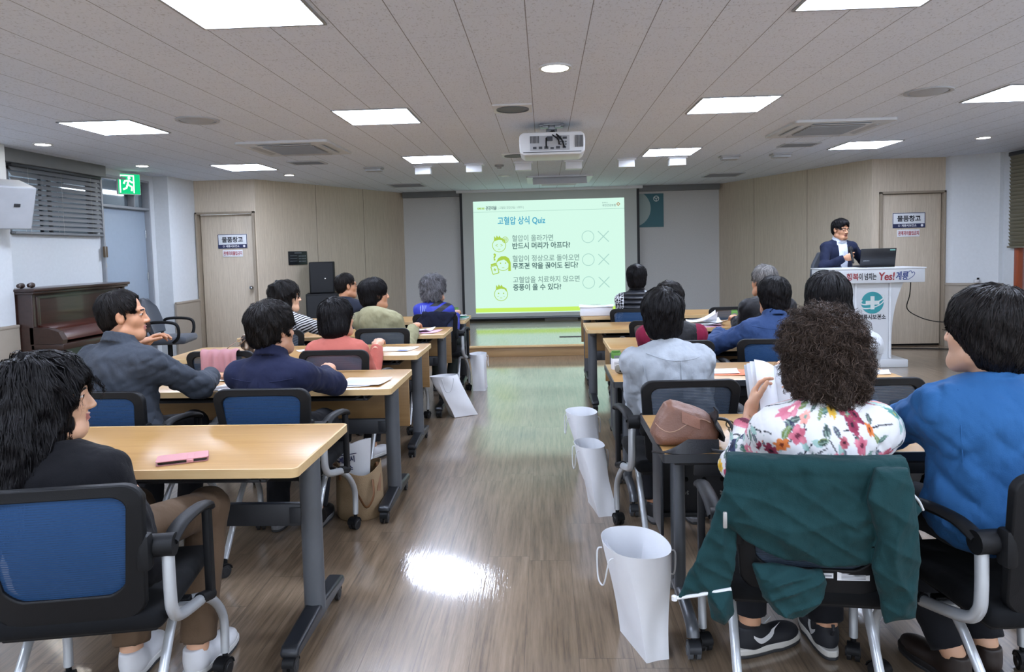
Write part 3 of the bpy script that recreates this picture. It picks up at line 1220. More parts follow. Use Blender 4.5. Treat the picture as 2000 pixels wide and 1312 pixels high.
# dark label plate on the splayed wall (control panel)
Mspl = plane_M((-4.1, 10.0, 0), (1.53, 3.0, 0), (0, 0, 1))
pl = thing('wall_plaque', 'dark metal wall plaque with rows of small lettering above the seated audience', 'plaque', Mspl @ Vector((.75, 1.385, .0)), math.atan2(3.0, 1.53))
mb = MB()
mb.box((0, -.008, 0), (.37, .016, .205), .003)
mb.build('plate', mat('plaque black', '#23262a', .35, .3), pl)
mb = MB()
Mq = plane_M((0, -.017, 0), (1, 0, 0), (0, 0, 1))
mb.box((0, .078, 0), (.14, .012, .001), M=Mq)
for r_ in range(3):
    for k in range(6):
        mb.box((.02 + k * .026, .03 - r_ * .04, 0), (.012, .014, .001), M=Mq)
    mb.box((-.09, .035 - r_ * .04, 0), (.14, .004, .001), M=Mq)
mb.build('markings', mat('plaque print', '#7d8288', .5), pl)

# small grey box on the wall under the screen, slot on the stage
mb = MB()
mb.box((0, 0, .085), (.6, .05, .17), .004)
tag(mb.build('wall_box', mat('pale grey box', '#a9aca8', .5), loc=(.28, 12.93, .15)), 'pale grey box at the foot of the wall under the screen', 'wall box')
mb = MB()
mb.box((0, 0, .004), (.34, .05, .008), .002)
tag(mb.build('floor_socket_strip', mat('strip dark', '#4a4a48', .5), loc=(.36, 10.3, .148)), 'thin dark strip lying on the stage floor under the screen', 'floor strip')

# exit sign
ex = thing('exit_sign', 'glowing green and white running figure exit sign above the grey-blue door', 'exit sign', (-5.16, 8.69, 2.36), R(52))
mb = MB()
mb.box((0, 0, 0), (.27, .05, .26), .006)
mb.box((0, .03, .0), (.05, .06, .05))
mb.build('case', M_WHITEP, ex)
mb = MB()
mb.box((0, -.0265, 0), (.255, .004, .245))
mb.build('green_face', emit('exit green', '#12a468', 1.1), ex)
mb = MB()
Mq = plane_M((0, -.0295, 0), (1, 0, 0), (0, 0, 1))
mb.ring([(-.115, -.11), (.06, -.11), (.06, .11), (-.115, .11)], [(-.1, -.11), (.045, -.11), (.045, .095), (-.1, .095)], 0, .001, M=Mq)
mb.prism(circle(.017, 14, .0, .075), 0, .001, M=Mq)
for seg in ([(-.005, .05), (-.02, -.005)], [(-.02, -.005), (.03, -.035), (.025, -.085)], [(-.02, -.005), (-.035, -.05), (-.075, -.07)], [(-.005, .045), (.035, .02), (.06, .03)], [(-.005, .045), (-.05, .035), (-.065, 0)]):
    mb.tube([(x, y, .0005) for x, y in seg], .011, 6, M=Mq @ Matrix.Diagonal((1, 1, .05, 1)))
mb.build('running_figure', emit('exit white', '#eafff4', 1.3), ex)

# keys / tag hanging by the blind
k = thing('hanging_tag', 'small dark tag hanging at the corner of the window blind', 'tag', (-5.15, 8.13, 1.6))
mb = MB()
mb.cyl((0, 0, -.02), (0, 0, .1), .0015, 6)
mb.build('string', M_GREYHUB, k)
mb = MB()
mb.box((0, 0, -.08), (.02, .07, .13), .006)
mb.build('tag_body', mat('tag brown', '#5b4c3a', .5, .2), k)

# wall loudspeaker, white wedge
ws = thing('wall_speaker', 'white wedge shaped wall loudspeaker cut by the frame edge', 'speaker', (-4.96, 6.30, 2.0), R(62))
mb = MB()
mb.prism([(-.17, -.28), (.17, -.28), (.14, -.02), (-.14, -.02)], -.2, .2, M=Matrix.Rotation(R(20), 4, 'X'))
bo = mb.build('cabinet', mat('speaker white', '#a4a7aa', .5), ws)
mod = bo.modifiers.new('soft', 'BEVEL')
mod.width = .015
mod.segments = 3
mod.limit_method = 'ANGLE'
mb = MB()
mb.box((.02, -.285, .03), (.05, .008, .03), .002, M=Matrix.Rotation(R(20), 4, 'X'))
mb.build('badge', mat('badge dark', '#2d3033', .4), ws)
mb = MB()
mb.box((0, .0, 0), (.08, .08, .12), .005)
mb.build('bracket', M_DARKM, ws)

# PA tower
pa = thing('loudspeaker', 'black loudspeaker cabinet standing on the subwoofer by the splayed wall', 'speaker', (-3.37, 10.62, .85), R(14))
mb = MB()
mb.box((0, 0, .235), (.36, .34, .47), .012)
mb.build('cabinet', M_BLACKP, pa)
mb = MB()
mb.box((0, -.172, .235), (.32, .006, .43), .002)
mb.build('grille', mat('black grille', '#202225', .7, bump=(900, .5)), pa)
mb = MB()
mb.box((.05, -.177, .22), (.02, .004, .02), .001)
mb.build('badge', M_CHROME, pa)
sw = thing('subwoofer', 'wide black subwoofer box on the floor under the loudspeaker', 'speaker', (-3.38, 10.62, .148), R(14))
mb = MB()
mb.box((0, 0, .35), (.46, .44, .7), .012)
mb.build('cabinet', M_BLACKP, sw)
mb = MB()
mb.box((0, -.222, .35), (.42, .006, .64), .002)
mb.build('grille', mat('black grille', '#202225', .7), sw)
# ------------------------------------------------------------------ desks
DESK_BOXES = []

def caster(mb_f, mb_w, x, y, z0, r=.03, fork=True, ang=0.0):
    """twin wheel caster with its fork: z0 = height of the stem top"""
    Mc = Matrix.Translation((x, y, 0)) @ Matrix.Rotation(ang, 4, 'Z')
    for s in (-1, 1):
        mb_w.lathe([(0, -.010), (r * .55, -.012), (r * .6, -.008), (r, -.007), (r, .007), (r * .6, .008), (r * .55, .01), (0, .009)], 20, 0,
                   Mc @ Matrix.Translation((s * .013, -.012, r)) @ Matrix.Rotation(R(90), 4, 'Y'))
    mb_f.tube([(0, 0, z0), (0, 0, r * 1.9)], .009, 10, 0, Mc)
    mb_f.sheet(lambda u, v: (-.02 + .04 * v, -.012 + (r + .004) * math.cos(R(200 - 200 * u)) * 1.0, r + (r + .004) * math.sin(R(10 + 165 * u))), 8, 1, .004, 0, Mc)


def desk_maple(label, x_edge, y, w=1.8, side=1, panel=True):
    """folding desk, light maple edges; x_edge = its aisle end"""
    d = thing('training_desk', label, 'desk', (x_edge - side * w / 2 if side > 0 else x_edge + w / 2, y, 0), 0, 'folding maple training desks')
    D, H = .62, .72
    DESK_BOXES.append((d.location.x, y, w / 2, D / 2))
    mb = MB()
    mb.box((0, 0, H - .014), (w - .012, D - .016, .026), .002)
    mb.build('tabletop', M_TOP, d)
    mb = MB()
    out = rrect(w, D, .025, 4)
    inn = rrect(w - .016, D - .018, .02, 4)
    mb.ring(out, inn, H - .03, H, 0)
    mb.build('edge_band', M_EDGE, d)
    mb = MB()
    mb.box((0, D / 2 - .1, .545), (w - .16, .016, .27), .003)
    mb.box((0, D / 2 - .085, .545), (w - .02, .014, .30), .003)
    if panel:
        mb.build('modesty_panel', M_MODESTY, d)
    mb = MB()
    mb.box((0, -.02, .645), (w - .3, .36, .012), .003)
    mb.tube([(-w / 2 + .16, -.2, .65), (w / 2 - .22, -.2, .65), (w / 2 - .17, -.2, .685)], .008, 8)
    mb.box((0, .15, .672), (w - .3, .02, .05), .003)
    for s in (-1, 1):
        mb.box((s * (w / 2 - .17), -.02, .665), (.012, .36, .05), .003)
    mb.build('under_shelf', M_DARKM, d)
    mb = MB()
    mb.box((0, .01, .45), (w - .16, .03, .085), .005)
    for s in (-1, 1):
        mb.box((s * (w / 2 - .12), -.008, .45), (.05, .006, .06), .002)
    mb.build('cross_beam', M_DARKM, d)
    for s in (-1, 1):
        X = s * (w / 2 - .065)
        mb = MB()
        mb.tube([(X, 0, .69), (X, 0, .09)], .03, 18, flat=(.03, .04))
        mb.box((X, 0, .69), (.06, .3, .025), .004)
        mb.box((X, .0, .66), (.05, .12, .05), .006)
        lg = mb.build('leg', M_LEGM, d)
        mb = MB()
        pts = [(-.29, .075), (-.27, .095), (0, .115), (.27, .095), (.29, .075), (.28, .055), (-.28, .055)]
        mb.prism(pts, -.032, .032, M=plane_M((X, 0, 0), (0, 1, 0), (0, 0, 1)))
        ft = mb.build('foot', mat('charcoal foot', '#26282c', .35, .3), lg)
        md = ft.modifiers.new('soft', 'BEVEL')
        md.width = .01
        md.segments = 2
        md.limit_method = 'ANGLE'
        for yy in (-.255, .255):
            mf, mw = MB(), MB()
            caster(mf, mw, X, yy, .06, .027)
            mf.build('caster_fork', M_BLACKP, lg)
            mw.build('caster_wheel', M_RUBBER, lg)
        mb = MB()
        for z in (.42, .48):
            mb.cyl((X + s * .03, 0, z), (X + s * .036, 0, z), .01, 12)
        mb.build('bolt', M_BLACKP, lg)
    return d


def desk_black(label, x_edge, y, w=1.5):
    """desk with black edge, twin posts and perforated black modesty panel"""
    d = thing('training_desk', label, 'desk', (x_edge + w / 2, y, 0), 0, 'black edged training desks')
    D, H = .58, .72
    DESK_BOXES.append((d.location.x, y, w / 2, D / 2))
    mb = MB()
    mb.box((0, 0, H - .012), (w - .012, D - .012, .024), .002)
    mb.build('tabletop', M_TOP, d)
    mb = MB()
    mb.ring(rrect(w, D, .012, 3), rrect(w - .014, D - .014, .008, 3), H - .03, H - .0005)
    mb.build('edge_band', mat('black edge band', '#2c2e31', .4), d)
    mb = MB()
    mb.box((0, 0, H - .045), (w - .1, D - .14, .03), .004)
    mb.box((0, -.2, H - .075), (w - .24, .02, .05), .003)
    mb.build('under_frame', M_DARKM, d)
    mb = MB()
    mb.box((0, .2, .5), (w - .14, .012, .34), .003)
    mb.box((0, .2, .33), (w - .14, .03, .02), .003)
    mb.box((0, .2, .67), (w - .14, .03, .02), .003)
    mb.build('modesty_panel', M_DARKM, d)
    mb = MB()
    for k in range(17):
        x = -w / 2 + .17 + k * (w - .34) / 16
        for q in (-1, 1):
            mb.box((x, .192, .42), (.022, .003, .006), M=Matrix.Translation((x, .192, .42)) @ Matrix.Rotation(R(40 * q), 4, 'Y') @ Matrix.Translation((-x, -.192, -.42)))
    mb.build('cross_cutouts', mat('pale cutout', '#a9abab', .7), d)
    mb = MB()
    for k in range(17):
        x = -w / 2 + .17 + k * (w - .34) / 16
        mb.cyl((x, .195, .475), (x, .189, .475), .009, 10)
    mb.build('round_cutouts', mat('cutout shadow black', '#0a0a0b', .9), d)
    for s in (-1, 1):
        X = s * (w / 2 - .1)
        mb = MB()
        for dy in (-.035, .035):
            mb.cyl((X, dy, .69), (X, dy, .1), .022, 16)
        mb.box((X, 0, .685), (.07, .34, .02), .004)
        lg = mb.build('leg', M_LEGM, d)
        mb = MB()
        mb.tube([(X, .27, .075), (X, .25, .1), (X, .1, .125), (X, -.1, .125), (X, -.24, .105), (X, -.27, .07)], .022, 14, smooth=5)
        mb.build('foot', mat('grey foot tube', '#5d6064', .35, .5), lg)
        for yy in (-.265, .265):
            mf, mw = MB(), MB()
            caster(mf, mw, X, yy, .08, .029)
            mf.build('caster_fork', M_DARKM, lg)
            mw.build('caster_wheel', mat('grey caster', '#4c4f53', .5), lg)
    mb = MB()
    mb.box((-w / 2 + .045, .12, .5), (.012, .2, .38), .003)
    mb.build('end_plate', M_DARKM, d)
    return d


desk_maple('maple training desk with only the pink phone on it, nearest the photographer', -.83, 2.57, panel=False)
desk_maple('maple training desk in front of the navy blazer, printed sheets on it', -.81, 3.91)
desk_maple('maple training desk in front of the coral shirt with a black phone and brochure', -.885, 5.10)
desk_maple('maple training desk in front of the khaki hoodie with pink booklets', -.87, 6.27)
desk_maple('maple training desk in front of the vivid blue shirt, green book on it', -.82, 7.45)
desk_black('black edged desk carrying the brown leather handbag', .385, 2.67)
desk_black('black edged desk in front of the pale blue shirt with a milk carton', .345, 3.99)
desk_maple('maple training desk before the burgundy sleeves, purple pencil case on it', .44, 5.24, 1.8, -1)
desk_maple('maple training desk before the grey haired person, white booklets on it', .35, 6.42, 1.8, -1)
desk_maple('maple training desk closest to the stage carrying a flat white box', .375, 7.59, 1.8, -1)

# ------------------------------------------------------------------ mesh back chairs
def mesh_fabric(name, c):
    m, t = new_mat(name)
    s_ = t.sep(t.obj())
    wv = t.math('FRACT', t.math('MULTIPLY', s_[2], 150.0))
    st = t.math('GREATER_THAN', wv, .42)
    wx = t.math('FRACT', t.math('MULTIPLY', s_[0], 420.0))
    st2 = t.math('MAXIMUM', st, t.math('MULTIPLY', t.math('GREATER_THAN', wx, .7), 1.0))
    t.b.inputs['Base Color'].default_value = lin(c)
    t.b.inputs['Roughness'].default_value = .6
    t.b.inputs['Sheen Weight'].default_value = .0
    t.b.inputs['Specular IOR Level'].default_value = .2
    tr = t.n('ShaderNodeBsdfTransparent')
    mx = t.n('ShaderNodeMixShader')
    t.link(t.math('ADD', t.math('MULTIPLY', st2, .22), .74), mx.inputs[0])
    t.link(tr.outputs[0], mx.inputs[1])
    t.link(t.b.outputs[0], mx.inputs[2])
    t.link(mx.outputs[0], t.out.inputs[0])
    t.bump(wv, .3, .003)
    return m


M_MESHB = mesh_fabric('blue chair mesh', '#26456b')
M_MESHG = mesh_fabric('slate chair mesh', '#3d4856')
M_SEATF = cloth('black seat cloth', '#0d0e10', .1, .85, .02)


def make_chair(fabric, arms=True):
    c = thing('mesh_chair', 'x', 'chair')
    mb = MB()
    mb.box((0, .02, .44), (.46, .46, .06), .025, seg=3)
    mb.build('seat', M_SEATF, c)
    mb = MB()
    mb.box((0, .02, .403), (.4, .38, .02), .005)
    mb.box((0, .02, .385), (.46, .03, .024), .004)
    mb.build('seat_pan', M_BLACKP, c)

    def bp(x, z):
        """point of the back surface"""
        k = (z - .5) / .33
        return Vector((x, -.215 - .055 * k - .015 * math.sin(k * 3.1) + .35 * x * x, z))

    # back frame: outline slightly wider at the top, soft corners
    def outline(inset, nb=0):
        pts = []
        zt, zb = .835 - inset * .75, .447 + inset * 2.1
        hw_t, hw_b = .218 - inset, .205 - inset
        r = .035
        base = rrect(2, 2, .22, 5)
        for (a, b) in base:
            k = (b + 1) / 2
            z = zb + (zt - zb) * k
            hw = hw_b + (hw_t - hw_b) * k
            if k < .35:
                hw *= 1 - .18 * ((.35 - k) / .35) ** 2
            pts.append((a * hw, z + (.012 * (1 - a * a) if k > .8 else -.012 * (1 - a * a) if k < .2 else 0)))
        return pts

    O, I = outline(0), outline(.042)
    n = len(O)
    vs, fs = [], []
    for th in (.016, -.012):
        for P_ in (O, I):
            for (x, z) in P_:
                p_ = bp(x, z)
                vs.append((p_.x, p_.y + th, p_.z))
    for i in range(n):
        j = (i + 1) % n
        fs += [(i, j, n + j, n + i), (2 * n + i, 3 * n + i, 3 * n + j, 2 * n + j), (i, 2 * n + i, 2 * n + j, j), (n + i, n + j, 3 * n + j, 3 * n + i)]
    mb = MB()
    mb.add(vs, fs)
    fr = mb.build('backrest_frame', M_BLACKP, c)
    md = fr.modifiers.new('soft', 'BEVEL')
    md.width = .005
    md.segments = 2
    md.limit_method = 'ANGLE'
    # mesh panel
    I2 = outline(.036)
    mb = MB()

    def mesh_pt(u, v):
        z = .51 + .30 * v
        k = (z - .475) / .36
        hw = .172 + .012 * k
        return bp((2 * u - 1) * hw * (1 if v > .1 else .93 + .7 * v), z)
    mb.sheet(mesh_pt, 14, 10, .0)
    mb.build('mesh_back', fabric, c)
    for s in (-1, 1):
        mb = MB()
        mb.cyl((s * .185, -.195, .645), (s * .268, -.195, .645), .031, 18)
        mb.box((s * .2, -.222, .64), (.035, .045, .10), .012)
        mb.build('pivot', M_BLACKP, c)
        if arms:
            mb = MB()
            mb.tube([(s * .252, -.19, .65), (s * .26, -.12, .675), (s * .267, 0, .672), (s * .268, .085, .655), (s * .268, .1, .64)], .02, 12, smooth=4, flat=(.024, .014))
            mb.box((s * .268, .09, .50), (.022, .045, .29), .006)
            mb.cyl((s * .268, .095, .365), (s * .255, .02, .385), .018, 12)
            mb.build('armrest', M_BLACKP, c)
        mb = MB()
        mb.tube([(s * .248, -.195, .63), (s * .25, -.2, .52), (s * .25, -.19, .46), (s * .252, -.14, .42), (s * .256, .03, .378)], .0165, 14, smooth=6)
        mb.build('side_tube', M_SILVER, c)
        for (yy, xx, nm) in ((-.27, .195, 'rear'), (.27, .25, 'front')):
            mb = MB()
            if yy < 0:
                mb.tube([(s * .19, .03, .375), (s * .193, -.06, .33), (s * xx, yy, .075)], .0135, 12, smooth=4)
            else:
                mb.tube([(s * .19, .0, .375), (s * .225, .06, .37), (s * .24, .19, .30), (s * xx, yy, .2), (s * xx, yy, .075)], .0145, 12, smooth=5)
            lg = mb.build('leg', M_SILVER, c)
            mf, mw = MB(), MB()
            caster(mf, mw, s * xx, yy, .085, .028, ang=s * .5 if yy < 0 else -s * .3)
            mf.build('caster_fork', M_BLACKP, lg)
            mw.build('caster_wheel', M_RUBBER, lg)
    mb = MB()
    mb.cyl((-.25, .0, .378), (.25, .0, .378), .012, 12)
    mb.build('crossbar', M_SILVER, c)
    return c


CH_B = make_chair(M_MESHB)
CH_G = make_chair(M_MESHG)
first = {CH_B.name: True, CH_G.name: True}


def chair(x, y, deg, label, kind='b'):
    src = CH_B if kind == 'b' else CH_G
    grp = 'blue mesh back chairs at the desks' if kind == 'b' else 'slate mesh back chairs at the desks'
    if first[src.name]:
        first[src.name] = False
        src.location = (x, y, 0)
        src.rotation_euler = (0, 0, R(deg))
        src['label'] = label
        src['group'] = grp
        return src
    return dup(src, (x, y, 0), R(deg), label, grp)


chair(-1.32, 1.99, 10, 'blue mesh chair holding the long haired woman in black')
chair(.745, 2.16, -7, 'mesh chair with a dark green jacket draped over its back', 'g')
chair(1.33, 2.05, 6, 'blue mesh chair under the blue jacket person at the frame edge')
chair(-1.99, 3.29, -2, 'blue mesh chair behind the man in the charcoal shirt')
chair(-1.26, 3.30, 0, 'blue mesh chair behind the navy blazer')
chair(.61, 3.35, 3, 'slate mesh chair behind the pale blue shirt', 'g')
chair(1.39, 3.33, 2, 'slate mesh chair mostly hidden behind the curly haired woman', 'g')
chair(-1.30, 4.51, 0, 'slate mesh chair behind the coral shirt', 'g')
chair(-2.03, 4.56, 0, 'empty mesh chair with the pink towel over its back', 'g')
chair(.82, 4.66, 0, 'slate mesh chair under the burgundy sleeved person', 'g')
chair(1.42, 4.66, -6, 'blue mesh chair under the denim blue jacket')
chair(-1.28, 5.72, 0, 'slate mesh chair behind the khaki hoodie', 'g')
chair(-2.14, 5.72, 4, 'slate mesh chair behind the striped shirt', 'g')
chair(.90, 5.90, -6, 'empty slate mesh chair between vest person and burgundy sleeves', 'g')
chair(1.78, 5.84, 0, 'slate mesh chair under the grey haired person', 'g')
chair(-1.05, 6.92, 0, 'slate mesh chair with a dark garment, behind the vivid blue shirt', 'g')
chair(-1.9, 6.88, 0, 'slate mesh chair under the balding man with glasses', 'g')
chair(.86, 7.03, -8, 'blue mesh chair behind the black quilted vest')
chair(1.76, 7.04, 0, 'empty slate mesh chair beside the milk carton near the stage', 'g')
# ------------------------------------------------------------------ smooth bodies from distance fields
def nrm(v):
    return v / max(1e-9, np.linalg.norm(v))


def smin(a, b, k):
    h = np.maximum(k - np.abs(a - b), 0) / k
    return np.minimum(a, b) - h * h * k * .25


def cone(p, a, b, ra, rb):
    a = np.asarray(a, float)
    b = np.asarray(b, float)
    pa = p - a
    ba = b - a
    h = np.clip(pa @ ba / (ba @ ba), 0, 1)
    return np.linalg.norm(pa - h[:, None] * ba, axis=1) - (ra + (rb - ra) * h)


def ell(p, c, r, M=None):
    q = p - np.asarray(c, float)
    if M is not None:
        q = q @ M
    r = np.asarray(r, float)
    k0 = np.linalg.norm(q / r, axis=1)
    k1 = np.linalg.norm(q / (r * r), axis=1)
    return k0 * (k0 - 1) / np.maximum(k1, 1e-9)


def rotm(rx=0, ry=0, rz=0):
    """columns are the rotated axes; degrees; order z*y*x"""
    return np.array(Euler((R(rx), R(ry), R(rz)), 'XYZ').to_matrix())


def grad(f, p, e=.002):
    g = np.empty_like(p)
    for k in range(3):
        d = np.zeros(3)
        d[k] = e
        g[:, k] = (f(p + d) - f(p - d)) / (2 * e)
    return g / np.maximum(np.linalg.norm(g, axis=1), 1e-9)[:, None]


def nets(f, lo, hi, h, proj=1):
    """surface nets: quads of f=0 on a grid"""
    lo = np.asarray(lo, float)
    hi = np.asarray(hi, float)
    n = np.maximum(3, np.ceil((hi - lo) / h).astype(int) + 1)
    ax = [lo[k] + h * np.arange(n[k]) for k in range(3)]
    F = np.empty(n)
    step = max(1, int(250000 // (n[1] * n[2])))
    yz = np.stack(np.meshgrid(ax[1], ax[2], indexing='ij'), -1).reshape(-1, 2)
    for i in range(0, n[0], step):
        xs = ax[0][i:i + step]
        P = np.empty((len(xs), len(yz), 3))
        P[:, :, 0] = xs[:, None]
        P[:, :, 1:] = yz[None]
        F[i:i + step] = f(P.reshape(-1, 3)).reshape(len(xs), n[1], n[2])
    S = F < 0
    c = [(i, j, k) for i in (0, 1) for j in (0, 1) for k in (0, 1)]
    m = n - 1
    cnt = np.zeros(m, np.int8)
    for (i, j, k) in c:
        cnt += S[i:i + m[0], j:j + m[1], k:k + m[2]]
    act = np.argwhere((cnt > 0) & (cnt < 8))
    if len(act) == 0:
        return np.zeros((0, 3)), np.zeros((0, 4), int)
    vals = np.stack([F[act[:, 0] + i, act[:, 1] + j, act[:, 2] + k] for (i, j, k) in c], 1)
    acc = np.zeros((len(act), 3))
    w = np.zeros(len(act))
    cc = np.array(c, float)
    for a in range(8):
        for b in range(a + 1, 8):
            if np.abs(cc[a] - cc[b]).sum() != 1:
                continue
            va, vb = vals[:, a], vals[:, b]
            x = (va < 0) != (vb < 0)
            t_ = np.where(x, va / np.where(x, va - vb, 1), 0)
            acc += np.where(x[:, None], cc[a] + (cc[b] - cc[a]) * t_[:, None], 0)
            w += x
    V = lo + h * (act + acc / w[:, None])
    idx = -np.ones(m, int)
    idx[act[:, 0], act[:, 1], act[:, 2]] = np.arange(len(act))
    quads = []
    for axis in range(3):
        b, c_ = (axis + 1) % 3, (axis + 2) % 3
        sl0 = [slice(None)] * 3
        sl1 = [slice(None)] * 3
        sl0[axis] = slice(0, n[axis] - 1)
        sl1[axis] = slice(1, n[axis])
        e = np.argwhere(S[tuple(sl0)] != S[tuple(sl1)])
        e = e[(e[:, b] > 0) & (e[:, c_] > 0) & (e[:, b] < m[b]) & (e[:, c_] < m[c_])]
        if len(e) == 0:
            continue
        ins = S[e[:, 0], e[:, 1], e[:, 2]]
        q = []
        for (db, dc) in ((0, 0), (-1, 0), (-1, -1), (0, -1)):
            g = e.copy()
            g[:, b] += db
            g[:, c_] += dc
            q.append(idx[g[:, 0], g[:, 1], g[:, 2]])
        q = np.stack(q, 1)
        q[~ins] = q[~ins][:, ::-1]
        quads.append(q)
    Q = np.concatenate(quads)
    Q = Q[(Q >= 0).all(1)]
    Q = Q[:, ::-1] if False else Q
    for _ in range(proj):
        g = np.empty_like(V)
        e_ = h * .3
        f0 = f(V)
        for k in range(3):
            d = np.zeros(3)
            d[k] = e_
            g[:, k] = (f(V + d) - f0) / e_
        gl = (g * g).sum(1)
        V = V - g * np.clip(f0 / np.maximum(gl, .05), -h, h)[:, None]
    return V, Q


def np_obj(name, V, Q, mats, parent=None, mi=None, attrs=None, tri=None):
    me = bpy.data.meshes.new(name)
    V = np.ascontiguousarray(V, dtype=np.float32)
    Q = np.ascontiguousarray(Q, dtype=np.int32)
    me.vertices.add(len(V))
    me.vertices.foreach_set('co', V.ravel())
    me.loops.add(Q.size)
    me.loops.foreach_set('vertex_index', Q.ravel())
    me.polygons.add(len(Q))
    me.polygons.foreach_set('loop_start', np.arange(0, Q.size, Q.shape[1], dtype=np.int32))
    if not isinstance(mats, (list, tuple)):
        mats = [mats]
    for m_ in mats:
        me.materials.append(m_)
    if mi is not None:
        me.polygons.foreach_set('material_index', np.asarray(mi, dtype=np.int32))
    me.polygons.foreach_set('use_smooth', np.ones(len(Q), bool))
    for k, a in (attrs or {}).items():
        a = np.asarray(a, np.float32)
        if a.ndim == 1:
            at_ = me.attributes.new(k, 'FLOAT', 'POINT')
            at_.data.foreach_set('value', a)
        else:
            at_ = me.attributes.new(k, 'FLOAT_COLOR', 'POINT')
            at_.data.foreach_set('color', np.concatenate([a, np.ones((len(a), 1), np.float32)], 1).ravel())
    me.update()
    me.validate()
    o = bpy.data.objects.new(name, me)
    COL.objects.link(o)
    if parent:
        o.parent = parent
    return o


class Folds:
    """creases of loose cloth"""

    def __init__(self, amp, seed, lo=14, hi=34):
        r = np.random.default_rng(seed)
        self.amp = amp
        self.w = []
        for k in range(5):
            d = r.normal(size=3) * (1, 1, .75)
            d /= np.linalg.norm(d)
            w2 = r.normal(size=3) * 7
            self.w.append((d * r.uniform(lo, hi), w2, r.uniform(0, 6.3), r.uniform(0, 6.3)))

    def __call__(self, p):
        s = 0
        for d, w2, a, b in self.w:
            x = np.abs(np.sin(p @ d + a + 1.6 * np.sin(p @ w2 + b)))
            s = s + (1 - x) ** 2
        return self.amp * (s / 1.6 - 1.0)


def skin_mat(name, c):
    if name in MATS:
        return MATS[name]
    m, t = new_mat(name)
    cc = lin(c)
    o = t.obj()
    n1 = t.noise(o, 22, 4)
    red = (min(1, cc[0] * 1.02), cc[1] * .90, cc[2] * .84, 1)
    t.link(t.mix(n1, cc, red), t.b.inputs['Base Color'])
    t.b.inputs['Roughness'].default_value = .48
    t.b.inputs['Subsurface Weight'].default_value = .08
    t.b.inputs['Subsurface Radius'].default_value = (.01, .004, .002)
    t.b.inputs['Subsurface Scale'].default_value = .6
    t.bump(t.noise(o, 260, 3), .12, .002)
    return m


M_LIPS = mat('lips', '#9a5e55', .45)
M_BROW = mat('brow hair', '#1d1917', .8)
M_EYEW = mat('eye white', '#cfcac4', .25)
M_IRIS = mat('dark iris', '#120d0b', .15)


def hair_mat(name, c0, c1, rough=.46):
    if name in MATS:
        return MATS[name]
    m, t = new_mat(name)
    at_ = t.n('ShaderNodeAttribute', attribute_name='tone')
    t.link(t.ramp(at_.outputs['Fac'], [(.0, lin(c0)), (1.0, lin(c1))]), t.b.inputs['Base Color'])
    t.b.inputs['Roughness'].default_value = rough
    t.b.inputs['Specular IOR Level'].default_value = .17
    o = t.obj()
    t.bump(t.noise(t.mapping(o, (1, 1, .25)), 240, 3), .5, .004)
    return m


H_BLACK = hair_mat('black hair', '#080708', '#1d1b1d')
H_BLACKB = hair_mat('soft black hair', '#090808', '#272220')
H_BROWN = hair_mat('dark brown curly hair', '#17110e', '#66554a', .5)
H_GREY = hair_mat('grey black hair', '#242325', '#a09ea2', .5)
H_SILVER = hair_mat('silver grey hair', '#3b3a3a', '#a5a19c', .5)


# --- head in its own frame: origin between the ears, +Y forward
def head_sdf(p, neck_to, fem=0.0, ears=True):
    d = ell(p, (0, -.018, .038), (.075, .094, .083))
    d = smin(d, ell(p, (0, .028, -.035), (.061, .062, .083)), .03)
    d = smin(d, cone(p, (-.02, .066, -.094), (.02, .066, -.094), .02, .02), .03)
    for s in (-1, 1):
        d = smin(d, cone(p, (s * .055, .0, -.07), (s * .03, .055, -.092), .022, .02), .03)
        d = smin(d, ell(p, (s * .04, .05, -.022), (.022, .018, .022)), .025)
        d = smin(d, cone(p, (s * .012, .083, .028), (s * .045, .07, .03), .010, .009), .014)
    for s in (-1, 1):
        d = -smin(-d, ell(p, (s * .031, .098, .008), (.019, .02, .013)), .016)
        d = smin(d, np.linalg.norm(p - (s * .031, .0735, .008), axis=1) - .0125, .003)
        d = smin(d, cone(p, (s * .018, .086, .0155), (s * .045, .078, .0145), .0035, .003), .006)
    d = smin(d, cone(p, (0, .086, .014), (0, .104, -.024), .0065, .0105), .012)
    for s in (-1, 1):
        d = smin(d, ell(p, (s * .012, .096, -.028), (.008, .011, .007)), .008)
    d = smin(d, ell(p, (0, .087, -.0515), (.022, .011, .0055)), .005)
    d = smin(d, ell(p, (0, .085, -.0625), (.019, .0115, .0065)), .005)
    d = -smin(-d, ell(p, (0, .101, -.0568), (.023, .012, .0016)), .004)
    if ears:
        for s in (-1, 1):
            Me = rotm(8, 0, s * 22)
            e = ell(p, (s * .077, -.006, -.004), (.0085, .019, .031), Me)
            e = -smin(-e, ell(p, (s * .086, -.001, .002), (.007, .011, .019), Me), .004)
            d = smin(d, e, .006)
    nb = np.asarray(neck_to, float)
    d = smin(d, cone(p, (0, -.028, -.05), nb, .05 - .006 * fem, .054 - .006 * fem), .03)
    return d


